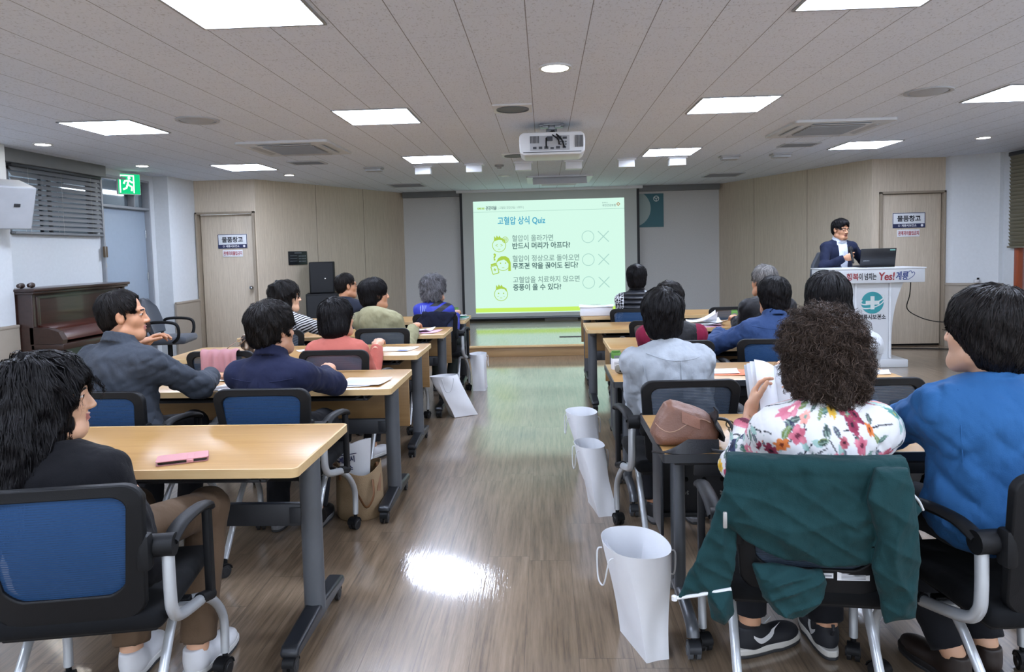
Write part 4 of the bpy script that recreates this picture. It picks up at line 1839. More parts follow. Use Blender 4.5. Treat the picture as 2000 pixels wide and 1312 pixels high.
def hair_field(style, seed=1):
    """distance field of the hair volume in the head frame"""
    fo = Folds(.004, seed, 40, 95)
    big = Folds(.009, seed + 5, 30, 60)

    def face_cut(d, p, c, r):
        return -smin(-d, ell(p, c, r), .012)

    def f(p):
        cap = ell(p, (0, -.020, .042), (.086, .106, .094))
        x, y, z = p[:, 0], p[:, 1], p[:, 2]
        if style == 'short':
            d = smin(cap, ell(p, (0, -.055, -.02), (.066, .055, .06)), .03)
            d = smin(d, ell(p, (0, .01, .085), (.072, .08, .048)), .03)
            d = face_cut(d, p, (0, .12, -.02), (.072, .074, .105))
            d = np.maximum(d, np.minimum(y - .012, .018 - z))
            d = np.maximum(d, -(z + .075))
            return d - fo(p) * .8
        if style == 'balding':
            d = smin(cap, ell(p, (0, -.055, -.02), (.066, .055, .06)), .03)
            d = face_cut(d, p, (0, .135, .015), (.085, .10, .115))
            d = np.maximum(d, np.minimum(y - .02, .02 - z))
            d = np.maximum(d, -(z + .07))
            return d + .004 - fo(p) * .5
        if style == 'crop':
            d = smin(ell(p, (0, -.024, .048), (.096, .118, .102)), ell(p, (0, -.06, -.02), (.075, .065, .065)), .03)
            d = face_cut(d, p, (0, .13, -.04), (.072, .078, .1))
            d = np.maximum(d, np.minimum(y - .03, .012 - z))
            d = np.maximum(d, -(z + .085))
            return d - fo(p) - big(p) * .5
        if style == 'round':      # full short cut, seen from behind as a smooth ball
            d = smin(ell(p, (0, -.028, .045), (.1, .122, .102)), ell(p, (0, -.05, -.04), (.086, .082, .075)), .04)
            d = face_cut(d, p, (0, .125, -.05), (.066, .075, .11))
            d = np.maximum(d, -(z + .105))
            return d - fo(p) * .9
        if style == 'bob':
            d = smin(ell(p, (0, -.026, .045), (.098, .118, .1)), ell(p, (0, -.04, -.055), (.105, .092, .085)), .05)
            d = face_cut(d, p, (0, .125, -.06), (.06, .085, .13))
            d = np.maximum(d, -(z + .13 - .03 * (y + .05)))
            return d - fo(p) * .6
        if style == 'wavy':
            d = smin(ell(p, (0, -.03, .045), (.112, .13, .108)), ell(p, (0, -.05, -.05), (.108, .09, .085)), .05)
            d = face_cut(d, p, (0, .135, -.05), (.066, .085, .12))
            d = np.maximum(d, -(z + .125))
            return d - fo(p) - big(p)
        if style == 'perm':
            d = smin(ell(p, (0, -.035, .035), (.106, .122, .105)), ell(p, (0, -.05, -.065), (.104, .092, .092)), .06)
            d = face_cut(d, p, (0, .14, -.05), (.06, .085, .12))
            return d - fo(p) * 1.6 - big(p) * 1.5
        if style == 'long':
            d = smin(ell(p, (0, -.03, .045), (.106, .128, .108)), ell(p, (0, -.055, -.07), (.112, .095, .11)), .06)
            d = smin(d, cone(p, (-.07, -.07, -.12), (-.12, -.055, -.28), .075, .05), .06)
            d = smin(d, cone(p, (.05, -.075, -.12), (.085, -.10, -.32), .08, .045), .06)
            d = smin(d, cone(p, (-.02, -.09, -.12), (-.03, -.115, -.36), .085, .05), .06)
            d = face_cut(d, p, (.035, .13, -.045), (.065, .092, .135))
            return d - fo(p) * 1.2 - big(p) * 1.2
        raise ValueError(style)
    return f


HAIR_BOX = {'short': .14, 'balding': .14, 'crop': .17, 'round': .17, 'bob': .18, 'wavy': .19, 'perm': .22, 'long': .22}


def make_hair(style, material, parent, place, seed, n_str, step_h, curl=0.0, width=.0018, seg=9, stp=.012, lift=.004):
    """hair volume plus combed strands; place(V) maps head frame to the person's frame"""
    f = hair_field(style, seed)
    b = HAIR_BOX[style]
    lo = (-b, -b - .05, -.20 if style != 'long' else -.45)
    V, Q = nets(lambda p: f(p) + .004, lo, (b, b, b + .05), step_h)
    r = np.random.default_rng(seed)
    tone = np.clip(.12 + .1 * r.normal(size=len(V)), 0, .4)
    # strands
    pick = r.integers(0, len(V), n_str)
    P = V[pick] + r.normal(size=(n_str, 3)) * .002
    whorl = np.array([.01, -.075, .14])
    ph = r.uniform(0, 6.28, n_str)
    roll = r.uniform(-1.5, 1.5, n_str) if curl > .5 else r.uniform(-.7, .7, n_str)
    hi_ = r.uniform(.2, 1.6, n_str) if curl else r.uniform(.5, 1.3, n_str)
    nodes, sides = [], []
    tint = np.clip(r.beta(1.6, 2.6, n_str), 0, 1)
    wd = width * r.uniform(.6, 1.4, n_str)
    drift = r.normal(size=(n_str, 3)) * (.22 + .5 * (curl > .5))
    wave = 1.15 if curl > .5 else .75
    if style == 'long':
        ph = 3.0 * np.sin(P[:, 0] * 40) + 2.0 * np.sin(P[:, 2] * 25 + P[:, 1] * 30) + r.normal(size=n_str) * .5
        roll = roll * .6
    for k in range(seg):
        N = grad(f, P, .004)
        D = P - whorl
        D = D / np.linalg.norm(D, axis=1)[:, None] + np.array([0, 0, -1.3 if style == 'long' else -.55 if style not in ('short', 'crop', 'balding') else -.25])
        front = (P[:, 1] > .02) & (P[:, 2] > .04)
        D[front] += (0, .5, -.1)
        D = D + drift
        D = D - N * (D * N).sum(1)[:, None]
        D /= np.maximum(np.linalg.norm(D, axis=1), 1e-6)[:, None]
        if curl:
            B = np.cross(N, D)
            a = ph + k * wave
            D = D + (B * np.cos(a)[:, None] + N * np.sin(a)[:, None]) * curl
            D /= np.linalg.norm(D, axis=1)[:, None]
        S = np.cross(D, N)
        S /= np.maximum(np.linalg.norm(S, axis=1), 1e-6)[:, None]
        nodes.append(P.copy())
        S = S * np.cos(roll)[:, None] + N * np.sin(roll)[:, None]
        sides.append(S)
        P = P + D * stp
        if k < seg - 1:
            want = lift * hi_ * (.15 + .85 * np.sin(math.pi * (k + 1) / seg)) + (r.uniform(0, .004, n_str) if curl else 0)
            dist = f(P) - want
            P = P - N * np.clip(dist, -.012, .012)[:, None] * (.85 if not curl else .5)
    nodes = np.stack(nodes, 1)
    sides = np.stack(sides, 1)
    taper = np.concatenate([np.linspace(.7, 1, 3), np.linspace(1, .15, seg - 3)])
    off_ = sides * (wd[:, None] * taper[None])[:, :, None] * .5
    SV = np.stack([nodes - off_, nodes + off_], 2).reshape(-1, 3)
    base = np.arange(n_str)[:, None] * (2 * seg) + np.arange(seg - 1)[None] * 2
    SQ = np.stack([base, base + 1, base + 3, base + 2], -1).reshape(-1, 4)
    st = np.repeat(tint, 2 * seg)
    AV = np.concatenate([V, SV])
    AQ = np.concatenate([Q, SQ + len(V)])
    o = np_obj('hair', place(AV), AQ, material, parent, attrs={'tone': np.concatenate([tone, st])})
    return o


# --- hand in its own frame: wrist at origin, fingers +Y, back of hand +Z, thumb towards -X
def hand_sdf(p, curl=(25, 25, 20), spread=4, thumb=(30, 20), k=.007):
    d = ell(p, (0, .045, -.002), (.042, .05, .0155))
    d = smin(d, cone(p, (-.018, .02, -.004), (.018, .02, -.004), .016, .016), .02)
    d = smin(d, cone(p, (0, -.06, 0), (0, .012, 0), .026, .022), .02)
    for i, (bx, by, l, rr) in enumerate(((-.03, .083, .82, .0088), (-.0105, .09, .93, .009), (.0095, .087, .88, .0087), (.028, .077, .7, .0078))):
        a = R(0)
        pos = np.array([bx, by - .012, -.001])
        yaw = R(-(i - 1.5) * spread)
        ang = 0
        for s_, (L, c) in enumerate(zip((.045, .028, .022), curl)):
            ang += R(c * (1 + .08 * (i - 1.5)))
            dr = np.array([math.sin(-yaw) * math.cos(ang), math.cos(yaw) * math.cos(ang), -math.sin(ang)])
            L_ = L * l * 1.02
            q = pos + dr * L_
            r0 = rr * (1 - .1 * s_)
            d = smin(d, cone(p, pos, q, r0, r0 * .92), k if s_ == 0 else .003)
            pos = q
    pos = np.array([-.026, .022, -.006])
    a1 = R(thumb[0])
    ang = R(thumb[1])
    for s_, L in enumerate((.036, .032, .026)):
        a = a1 - s_ * R(14)
        dr = np.array([-math.sin(a) * math.cos(ang), math.cos(a) * math.cos(ang), -math.sin(ang)])
        q = pos + dr * L
        d = smin(d, cone(p, pos, q, .0125 - .0015 * s_, .0112 - .0015 * s_), .012 if s_ == 0 else .004)
        pos = q
    return d


def ik(S, W, l1, l2, hint):
    S, W = np.asarray(S, float), np.asarray(W, float)
    v = W - S
    L = np.linalg.norm(v)
    if L > (l1 + l2) * .985:
        W = S + v / L * (l1 + l2) * .985
        v = W - S
        L = np.linalg.norm(v)
    a = (l1 * l1 - l2 * l2 + L * L) / (2 * L)
    h = math.sqrt(max(0, l1 * l1 - a * a))
    u = v / L
    hv = np.asarray(hint, float)
    hv = hv - u * (hv @ u)
    hv = nrm(hv)
    return S + u * a + hv * h, W


def shoe_obj(parent, x, y, heading, m_up, m_sole, side, toe_z=0.0, swoosh=None, name='shoe'):
    """low shoe: upper from a distance field, sole as its own sub-part"""
    def f(p):
        d = ell(p, (0, .10, .04), (.046, .085, .036))
        d = smin(d, ell(p, (0, -.02, .052), (.037, .062, .05)), .05)
        d = smin(d, cone(p, (0, -.03, .06), (0, -.045, .1), .036, .034), .03)
        d = np.maximum(d, p[:, 2] - .105)
        d = np.maximum(d, .022 - p[:, 2])
        return d
    V, Q = nets(f, (-.07, -.12, 0), (.07, .21, .13), .006)
    Mz = Matrix.Translation((x, y, 0)) @ Matrix.Rotation(heading, 4, 'Z') @ Matrix.Rotation(toe_z, 4, 'X')
    A = np.array(Mz)
    o = np_obj(name, V @ A[:3, :3].T + A[:3, 3], Q, m_up, parent)
    mb = MB()
    out = []
    for k in range(26):
        a = 2 * math.pi * k / 26
        yy = .045 + .143 * math.sin(a)
        ww = (.047 if yy > .05 else .040) * abs(math.cos(a)) ** .6 * (1 if math.cos(a) > 0 else -1)
        out.append((ww, yy))
    mb.prism(out, .0, .014, 0, Mz)
    mb.prism([(a * 1.03, b_ * 1.01) for a, b_ in out], .012, .034, 1, Mz)
    so = mb.build('sole', [mat('sole dark', '#2a2b2d', .7), m_sole], o)
    md = so.modifiers.new('soft', 'BEVEL')
    md.width = .004
    md.segments = 2
    if swoosh:
        mb = MB()
        for sd in (-1, 1):
            def sw(u, v):
                yy = -.045 + .135 * u
                zz = .058 + .075 * (u - .3) ** 2 * (1 if u > .3 else 3.2)
                zz += (v - .5) * .019 * math.sin(math.pi * min(1, max(0, u * .96 + .04)) ** .6)
                q = np.array([[sd * .07, yy, zz]])
                for _ in range(14):
                    q = q - np.array([[sd * .6, 0, 0]]) * np.clip(f(q), -.01, .01)[:, None]
                q[0, 0] = sd * min(.075, max(.02, abs(q[0, 0])))
                return (q[0][0] + sd * .0016, yy, zz)
            mb.sheet(sw, 14, 2, 0, 0, Mz)
        mb.build('swoosh_mark', swoosh, o)
        mb = MB()
        mb.tube([(0, -.09, .09), (0, -.105, .115), (0, -.1, .13)], .006, 8, 0, Mz)
        mb.build('pull_tab', m_up, o)
    return o


HOLD = {}


def person(label, pos, deg, top=1.25, head=(0, 0, 0), head_off=(0, 0), lean=.06, sh=.19, bulk=1.0, shirt=None, collar='crew', sleeve=1.0,
           trousers=None, hands=None, hints=None, hcurl=((30, 30, 20), (30, 30, 20)), hdir=None, hair='short', hmat=None, skin='#c49a80', glasses=None,
           fine=.011, strands=1500, curl=0.0, stand=False, shoes=None, feet=None, fem=.5, fold=.006, seed=1, shirt_paint=None, name='person', hem=None,
           hair_step=.009, hair_kw=None, loose=1.0, second=None, ankle=None, knees=None, legrot=None, seams=None):
    """one seated or standing person; local frame: facing +Y, floor at z=0"""
    ox, oy = pos
    hz = top - {'short': .138, 'balding': .134, 'crop': .155, 'round': .150, 'bob': .148, 'wavy': .156, 'perm': .168, 'long': .155}[hair]
    px = np.array([0, -.045, .61]) if not stand else np.array([0, 0, .93])
    N = np.array([head_off[0] * .75, px[1] - .045 + lean, hz - .135])
    hc = np.array([head_off[0], px[1] - .045 + lean + .03 + head_off[1], hz])
    tdir = nrm(N - px)
    phi = math.degrees(math.atan2(tdir[1], tdir[2]))
    Rt = rotm(-phi, 0, 0)
    Rh = rotm(head[1], head[2], head[0])

    def lerp(a):
        return px + (N - px) * a
    T = np.linalg.norm(N - px)
    k_ = T / .47
    sh = sh * .80
    shL = N + Rt @ np.array([-sh, -.012, -.075])
    shR = N + Rt @ np.array([sh, -.012, -.075])
    hands = hands or ((.12, .32, .79), (-.12, .32, .79))
    hints = hints or ((.08, -.5, -.8), (-.08, -.5, -.8))
    l1, l2 = .295, .262
    eR, wR = ik(shR, hands[0], l1, l2, hints[0])
    eL, wL = ik(shL, hands[1], l1, l2, hints[1])
    if stand:
        legs = [((s * .09, 0, .92), (s * .1, .02, .5), (s * .1, -.02, .09)) for s in (1, -1)]
    else:
        kn = knees or ((.12, .37, .545), (-.12, .37, .545))
        an = ankle or ((.10, .30, .10), (-.10, .30, .10))
        lr = R(-deg if legrot is None else legrot)
        cl, sl_ = math.cos(lr), math.sin(lr)
        turn = lambda q: (q[0] * cl - q[1] * sl_, q[0] * sl_ + q[1] * cl, q[2])
        legs = [((s * .095, -.03, .59), turn(kn[i]), turn(an[i])) for i, s in enumerate((1, -1))]
        if feet:
            feet = [turn(q)[:2] + (q[2] + math.degrees(lr),) for q in feet]
    fo = Folds(fold, seed * 13 + 3)
    fo2 = Folds(fold * .45, seed * 7 + 9, 38, 70)
    ca_, sa_ = math.cos(R(deg)), math.sin(R(deg))
    near = [b_ for b_ in DESK_BOXES if abs(b_[0] - ox) < 1.5 and abs(b_[1] - oy) < 1.2]

    def rest(p, d):
        """cloth and flesh give way to the table tops they rest on"""
        X = p[:, 0] * ca_ - p[:, 1] * sa_ + ox
        Y = p[:, 0] * sa_ + p[:, 1] * ca_ + oy
        for (bx, by, hx, hy) in near:
            q = np.stack([np.abs(X - bx) - hx - .004, np.abs(Y - by) - hy - .004, np.abs(p[:, 2] - .704) - .0215], 1)
            b_ = np.linalg.norm(np.maximum(q, 0), axis=1) + np.minimum(q.max(1), 0)
            d = np.maximum(d, -b_)
        return d
    B = bulk

    def torso(p):
        d = ell(p, px + (0, .0, .02), (.165 * B, .125 * B, .12), Rt)
        d = smin(d, ell(p, lerp(.36), (.142 * B, .112 * B, .15 * k_), Rt), .06)
        d = smin(d, ell(p, lerp(.7) + Rt @ np.array([0, -.01, 0]), (.15 * B * sh / .15, .105 * B, .155 * k_), Rt), .06)
        d = smin(d, cone(p, shL, shR, .048, .048), .05)
        d = smin(d, cone(p, N + Rt @ np.array([-.03, -.012, -.022]), shL, .042, .043), .04)
        d = smin(d, cone(p, N + Rt @ np.array([.03, -.012, -.022]), shR, .042, .043), .04)
        return d

    def arms(p, add=0.0, cut=None):
        d = None
        for (S, E_, W) in ((shR, eR, wR), (shL, eL, wL)):
            W2 = E_ + (W - E_) * (1.0 if cut is None else cut)
            up_ = cone(p, S, E_, .046 + add, .038 + add)
            lo_ = cone(p, E_, W2, .039 + add, .028 + add * 1.1)
            if cut is not None:
                u = nrm(W2 - E_)
                lo_ = np.maximum(lo_, (p - W2) @ u)
            a = smin(up_, lo_, .03)
            d = a if d is None else np.minimum(d, a)
        return d

    hemz = hem if hem is not None else (.50 if not stand else .86)

    def shirt_f(p):
        d = smin(torso(p), arms(p, .007 * loose, min(.93, sleeve)), .035) - .006 * loose
        q = (p - N) @ Rt
        if collar == 'hood':
            d = smin(d, ell(p, N + Rt @ np.array([0, -.085, -.03]), (.12, .06, .07), Rt), .04)
            d = smin(d, ell(p, N + Rt @ np.array([0, -.115, -.10]), (.085, .04, .07), Rt), .04)
        d = d + (fo(p) + fo2(p)) * np.clip(.25 + 4 * np.maximum(-q[:, 2], np.abs(q[:, 0]) - .06), .25, 1)
        d = np.maximum(d, q[:, 2] - .022 - .25 * np.maximum(0, -q[:, 1]))
        rho = np.sqrt(q[:, 0] ** 2 + (q[:, 1] + .0) ** 2)
        if collar == 'crew':
            d = smin(d, np.sqrt((rho - .062) ** 2 + (q[:, 2] - .012 + .25 * q[:, 1]) ** 2) - .009, .012)
        elif collar in ('shirt', 'jacket'):
            h0 = q[:, 2] - .012 + .32 * q[:, 1]
            band = np.maximum(np.abs(rho - .064 - .35 * np.maximum(0, .03 - h0) * (h0 > -.03)) - .0085, np.abs(h0 - .012) - .026)
            d = smin(d, band, .01)
        d = np.maximum(d, hemz - p[:, 2])
        # hollow where the neck passes
        d = rest(p, d)
        d = -smin(-d, cone(p, N + Rt @ np.array([0, 0, .0]), N + Rt @ np.array([0, 0, .2]), .044, .05), .004) if collar != 'hood' else d
        return d

    allp = np.array([px, N, shL, shR, eR, wR, eL, wL])
    lo = allp.min(0) - .2
    hi = allp.max(0) + .14
    lo[2] = max(lo[2], hemz - .04)
    hi[2] = max(N[2], allp[:, 2].max()) + .10

    # body: head + neck, both hands with forearms, trunk and legs under the clothes
    NL = (N - hc) @ Rh + np.array([0, -.004, -.03])
    hf = lambda p: head_sdf(p, NL, fem)
    hs = .0055 if fine < .008 or stand else .0065
    HV, HQ = nets(hf, (-.1, -.14, -.25), (.1, .14, .14), hs)
    fc = HV[HQ].mean(1)
    mi = np.zeros(len(HQ), int)
    x_, y_, z_ = np.abs(fc[:, 0]), fc[:, 1], fc[:, 2]
    mi[(x_ < .022) & (y_ > .083) & (z_ < -.0475) & (z_ > -.068)] = 1
    mi[(x_ > .014) & (x_ < .047) & (y_ > .062) & (np.abs(z_ - .0285 - .08 * np.maximum(0, .035 - np.abs(x_ - .03)) * .3) < .0042)] = 2
    ed = np.sqrt((x_ - .031) ** 2 + (z_ - .008) ** 2)
    mi[(ed < .0125) & (y_ > .074) & (np.abs(z_ - .0075) < .0036)] = 3
    mi[(ed < .0068) & (y_ > .078) & (np.abs(z_ - .0075) < .0042)] = 4
    VV = [HV @ Rh.T + hc]
    QQ = [HQ]
    MI = [mi]
    nv = len(HV)
    hdir = hdir or (None, None)
    for i, (E_, W) in enumerate(((eR, wR), (eL, wL))):
        fd = nrm(W - E_)
        if hdir[i] is not None:
            fd, pn = np.asarray(hdir[i][0], float), np.asarray(hdir[i][1], float)
            fd = nrm(fd)
        else:
            fd = nrm(fd * (1, 1, .35))
            pn = np.array([0, 0, -1.0])
        Z = -pn
        Z = nrm(Z - fd * (Z @ fd))
        X = np.cross(fd, Z)
        hsd = (lambda p, c=hcurl[i]: hand_sdf(p, c))
        GV, GQ = nets(hsd, (-.1, -.07, -.12), (.06, .19, .05), .0045)
        if i == 1:
            GV = GV * (-1, 1, 1)
            GQ = GQ[:, ::-1]
        A = np.stack([X, fd, Z], 0)
        GW = GV * .95 @ A + W
        X = GW[:, 0] * ca_ - GW[:, 1] * sa_ + ox
        Y = GW[:, 0] * sa_ + GW[:, 1] * ca_ + oy
        for (bx, by, hx, hy) in near:
            on = (np.abs(X - bx) < hx + .004) & (np.abs(Y - by) < hy + .004) & (GW[:, 2] < .7245) & (GW[:, 2] > .66)
            GW[on, 2] = .7245
        VV.append(GW)
        QQ.append(GQ + nv)
        MI.append(np.zeros(len(GQ), int))
        nv += len(GV)
    def inner(p):
        d = smin(torso(p), arms(p, -.004, None), .04) + .014
        for (h_, k__, a_) in legs:
            d = smin(d, cone(p, h_, k__, .062, .05), .03)
            d = smin(d, cone(p, k__, a_, .052, .036), .03)
        d = np.maximum(d, ((p - N) @ Rt)[:, 2] + .02)
        return rest(p, d)
    lp = np.array([q for l in legs for q in l])
    blo = np.minimum(allp.min(0), lp.min(0)) - .11
    bhi = np.maximum(allp.max(0), lp.max(0)) + .11
    IV, IQ = nets(inner, blo, bhi, .016)
    VV.append(IV)
    QQ.append(IQ + nv)
    MI.append(np.zeros(len(IQ), int))
    body = np_obj(name, np.concatenate(VV), np.concatenate(QQ), [skin_mat('skin ' + skin, skin), M_LIPS, M_BROW, M_EYEW, M_IRIS], None, np.concatenate(MI))
    body.location = (ox, oy, 0)
    body.rotation_euler = (0, 0, R(deg))
    tag(body, label, 'person')
    # garments
    SV, SQ = nets(shirt_f, lo, hi, fine)
    attrs = {}
    if shirt_paint:
        attrs['paint'] = shirt_paint(SV, N, Rt)
    smats = shirt if isinstance(shirt, (list, tuple)) else [shirt]
    smi = None
    if second:
        smi = second(SV[SQ].mean(1), dict(N=N, Rt=Rt, shR=shR, shL=shL, eR=eR, eL=eL, wR=wR, wL=wL))
    garment = {'hood': 'hoodie', 'jacket': 'jacket'}.get(collar, 'shirt')
    sh_o = np_obj(garment, SV, SQ, list(smats), body, smi, attrs)

    for k_s, line in enumerate(seams or ()):
        pts = []
        for (x, z) in line:
            q = np.array([[x, -.6, z]])
            for _ in range(40):
                q[:, 1] += np.clip(shirt_f(q), -.05, .05) * .7
            if abs(shirt_f(q)[0]) < .004:
                pts.append((x, q[0, 1] - .0006, z))
        if len(pts) < 3:
            continue
        mb = MB()
        mb.tube(pts, .0022, 6, smooth=3)
        mb.build('seam', smats[0], sh_o)

    def trou(p):
        d = ell(p, px + (0, .0, .0), (.155 * B, .118 * B, .112), Rt) if not stand else ell(p, px, (.17, .125, .13))
        for (h_, k__, a_) in legs:
            h_, k__, a_ = np.array(h_), np.array(k__), np.array(a_)
            u = nrm(a_ - k__)
            sh_ = np.maximum(cone(p, k__, a_, .068, .056), (p - a_ + u * .02) @ u)
            d = smin(d, smin(cone(p, h_, k__, .08, .060), sh_, .03), .025)
        d = d + Folds(.003, seed + 77)(p)
        d = np.maximum(d, p[:, 2] - (.70 if not stand else hemz + .06))
        d = np.maximum(d, (.468 if not stand else 0) - p[:, 2]) if False else d
        return d
    TV, TQ = nets(trou, np.minimum(lp.min(0), px - .2) - .1, np.maximum(lp.max(0), px + .2) + .1, .0145)
    np_obj('trousers', TV, TQ, trousers or cloth('black trousers', '#1a1b1f', .2), body)
    su, ss = shoes or (mat('black shoe', '#17171a', .5), mat('shoe sole grey', '#6a6a6c', .6))
    for i, (h_, k__, a_) in enumerate(legs):
        ft = feet[i] if feet else (a_[0], a_[1] + .03, math.degrees(lr) if not stand else 0)
        shoe_obj(body, ft[0], ft[1], R(ft[2]), su, ss, i, swoosh=HOLD.get('swoosh'))
    place = lambda V: V @ Rh.T + hc
    hk = dict(width=.0017)
    hk.update(hair_kw or {})
    make_hair(hair, hmat or H_BLACK, body, place, seed, strands, hair_step, curl, **hk)
    if glasses:
        mb = MB()
        for s in (-1, 1):
            ring = [(s * .033 + .024 * math.cos(a), .092 - .004 * abs(math.cos(a)), .006 + .017 * math.sin(a)) for a in [2 * math.pi * k / 18 for k in range(19)]]
            mb.tube(ring, .0014, 6)
            mb.tube([(s * .057, .088, .012), (s * .074, .06, .012), (s * .079, .0, .012), (s * .078, -.02, -.004)], .0016, 6)
        mb.tube([(-.01, .095, .01), (0, .098, .013), (.01, .095, .01)], .0014, 6)
        V = np.array(mb.v)
        mb.v = [tuple(q) for q in place(V)]
        mb.build('glasses', glasses, body)
    return body, dict(N=N, hc=hc, Rh=Rh, Rt=Rt, wR=wR, wL=wL, eR=eR, eL=eL)
# ------------------------------------------------------------------ the people
C_CHAR = cloth('charcoal linen shirt', '#3b4048', .5)
C_NAVY = cloth('navy wool blazer', '#1d2138', .3, .9, .03)
C_CORAL = cloth('coral knit', '#b8675b', .25)
C_KHAKI = cloth('khaki hoodie cotton', '#8f8b6d', .45)
C_BLACK = cloth('black cotton', '#121215', .4)
C_DNAVY = cloth('dark slate jacket', '#262a35', .4)
C_LBLUE = cloth('pale blue cotton shirt', '#a0a6ac', .6)
C_DENIM = cloth('denim blue cotton', '#31456b', .5)
C_JBLUE = cloth('bright blue jacket cotton', '#2b598a', .45)
C_GREYT = cloth('light grey knit', '#a3a6a8', .4)
C_BLKJ = cloth('black nylon jacket', '#1b1b1d', .5, .55)
C_BURG = cloth('burgundy sleeve', '#741c36', .4)
C_SUIT = cloth('navy suit wool', '#1b2136', .25, .85, .03)
C_WSHIRT = cloth('white shirt cotton', '#c3cad6', .3)
C_BROWNT = cloth('brown trousers', '#5b4a3a', .3)
C_DKT = cloth('dark grey trousers', '#23262b', .3)
C_GREYTR = cloth('grey green trousers', '#3b423f', .3)


def stripe_mat():
    m, t = new_mat('black white striped knit')
    o = t.obj()
    s_ = t.sep(o)
    wob = t.math('MULTIPLY', t.noise(o, 6, 2), .03)
    f = t.math('FRACT', t.math('MULTIPLY', t.math('ADD', t.math('ADD', s_[2], t.math('MULTIPLY', s_[0], -.55)), wob), 46))
    st = t.math('MULTIPLY', t.math('GREATER_THAN', f, .5), t.math('LESS_THAN', s_[2], .985))
    t.link(t.mix(st, lin('#131317'), lin('#c9c9cc')), t.b.inputs['Base Color'])
    t.b.inputs['Roughness'].default_value = .85
    t.bump(t.noise(o, 18, 3), .3, .02)
    return m


def check_mat():
    m, t = new_mat('black white checked sleeve')
    o = t.obj()
    ck = t.n('ShaderNodeTexChecker', i_Scale=48.0, i_Color1=lin('#131317'), i_Color2=lin('#c4c6ca'))
    rot = t.n('ShaderNodeMapping')
    rot.inputs['Rotation'].default_value = (.5, .6, .7)
    t.link(o, rot.inputs['Vector'])
    t.link(rot.outputs[0], ck.inputs['Vector'])
    t.link(ck.outputs[0], t.b.inputs['Base Color'])
    t.b.inputs['Roughness'].default_value = .85
    return m


def quilt_mat():
    m, t = new_mat('black quilted vest nylon')
    s_ = t.sep(t.obj())
    f = t.math('ABSOLUTE', t.math('SINE', t.math('MULTIPLY', s_[2], 3.14159 / .048)))
    f = t.math('POWER', f, .5)
    t.link(t.mix(f, lin('#08080a'), lin('#25272d')), t.b.inputs['Base Color'])
    t.b.inputs['Roughness'].default_value = .42
    t.bump(f, 1.0, .03)
    return m


def blue_sport_mat():
    m, t = new_mat('vivid blue sports shirt')
    s_ = t.sep(t.obj())
    d1 = t.math('ADD', s_[2], t.math('MULTIPLY', s_[0], -.75))
    b1 = t.math('LESS_THAN', t.math('ABSOLUTE', t.math('SUBTRACT', d1, .885)), .03)
    d2 = t.math('ADD', s_[2], t.math('MULTIPLY', s_[0], -.6))
    b2 = t.math('MULTIPLY', t.math('LESS_THAN', t.math('ABSOLUTE', t.math('SUBTRACT', d1, .80)), .03), t.math('GREATER_THAN', s_[0], .02))
    b1 = t.math('MULTIPLY', b1, t.math('GREATER_THAN', s_[2], .9))
    lo = t.math('GREATER_THAN', t.math('ABSOLUTE', s_[0]), .235)
    blk = t.math('MAXIMUM', t.math('MAXIMUM', b1, b2), lo)
    wl = t.math('MULTIPLY', t.math('LESS_THAN', t.math('ABSOLUTE', t.math('ADD', s_[0], .085)), .035), t.math('LESS_THAN', t.math('ABSOLUTE', t.math('SUBTRACT', s_[2], .84)), .07))
    fr = t.math('GREATER_THAN', t.math('FRACT', t.math('MULTIPLY', t.math('ADD', t.math('MULTIPLY', s_[0], 1.0), t.math('MULTIPLY', s_[2], .25)), 46)), .72)
    c = t.mix(blk, lin('#23309c'), lin('#101114'))
    c = t.mix(t.math('MULTIPLY', wl, fr), c, lin('#9fb0e0'))
    t.link(c, t.b.inputs['Base Color'])
    t.b.inputs['Roughness'].default_value = .6
    t.bump(t.noise(t.obj(), 15, 3), .3, .03)
    return m


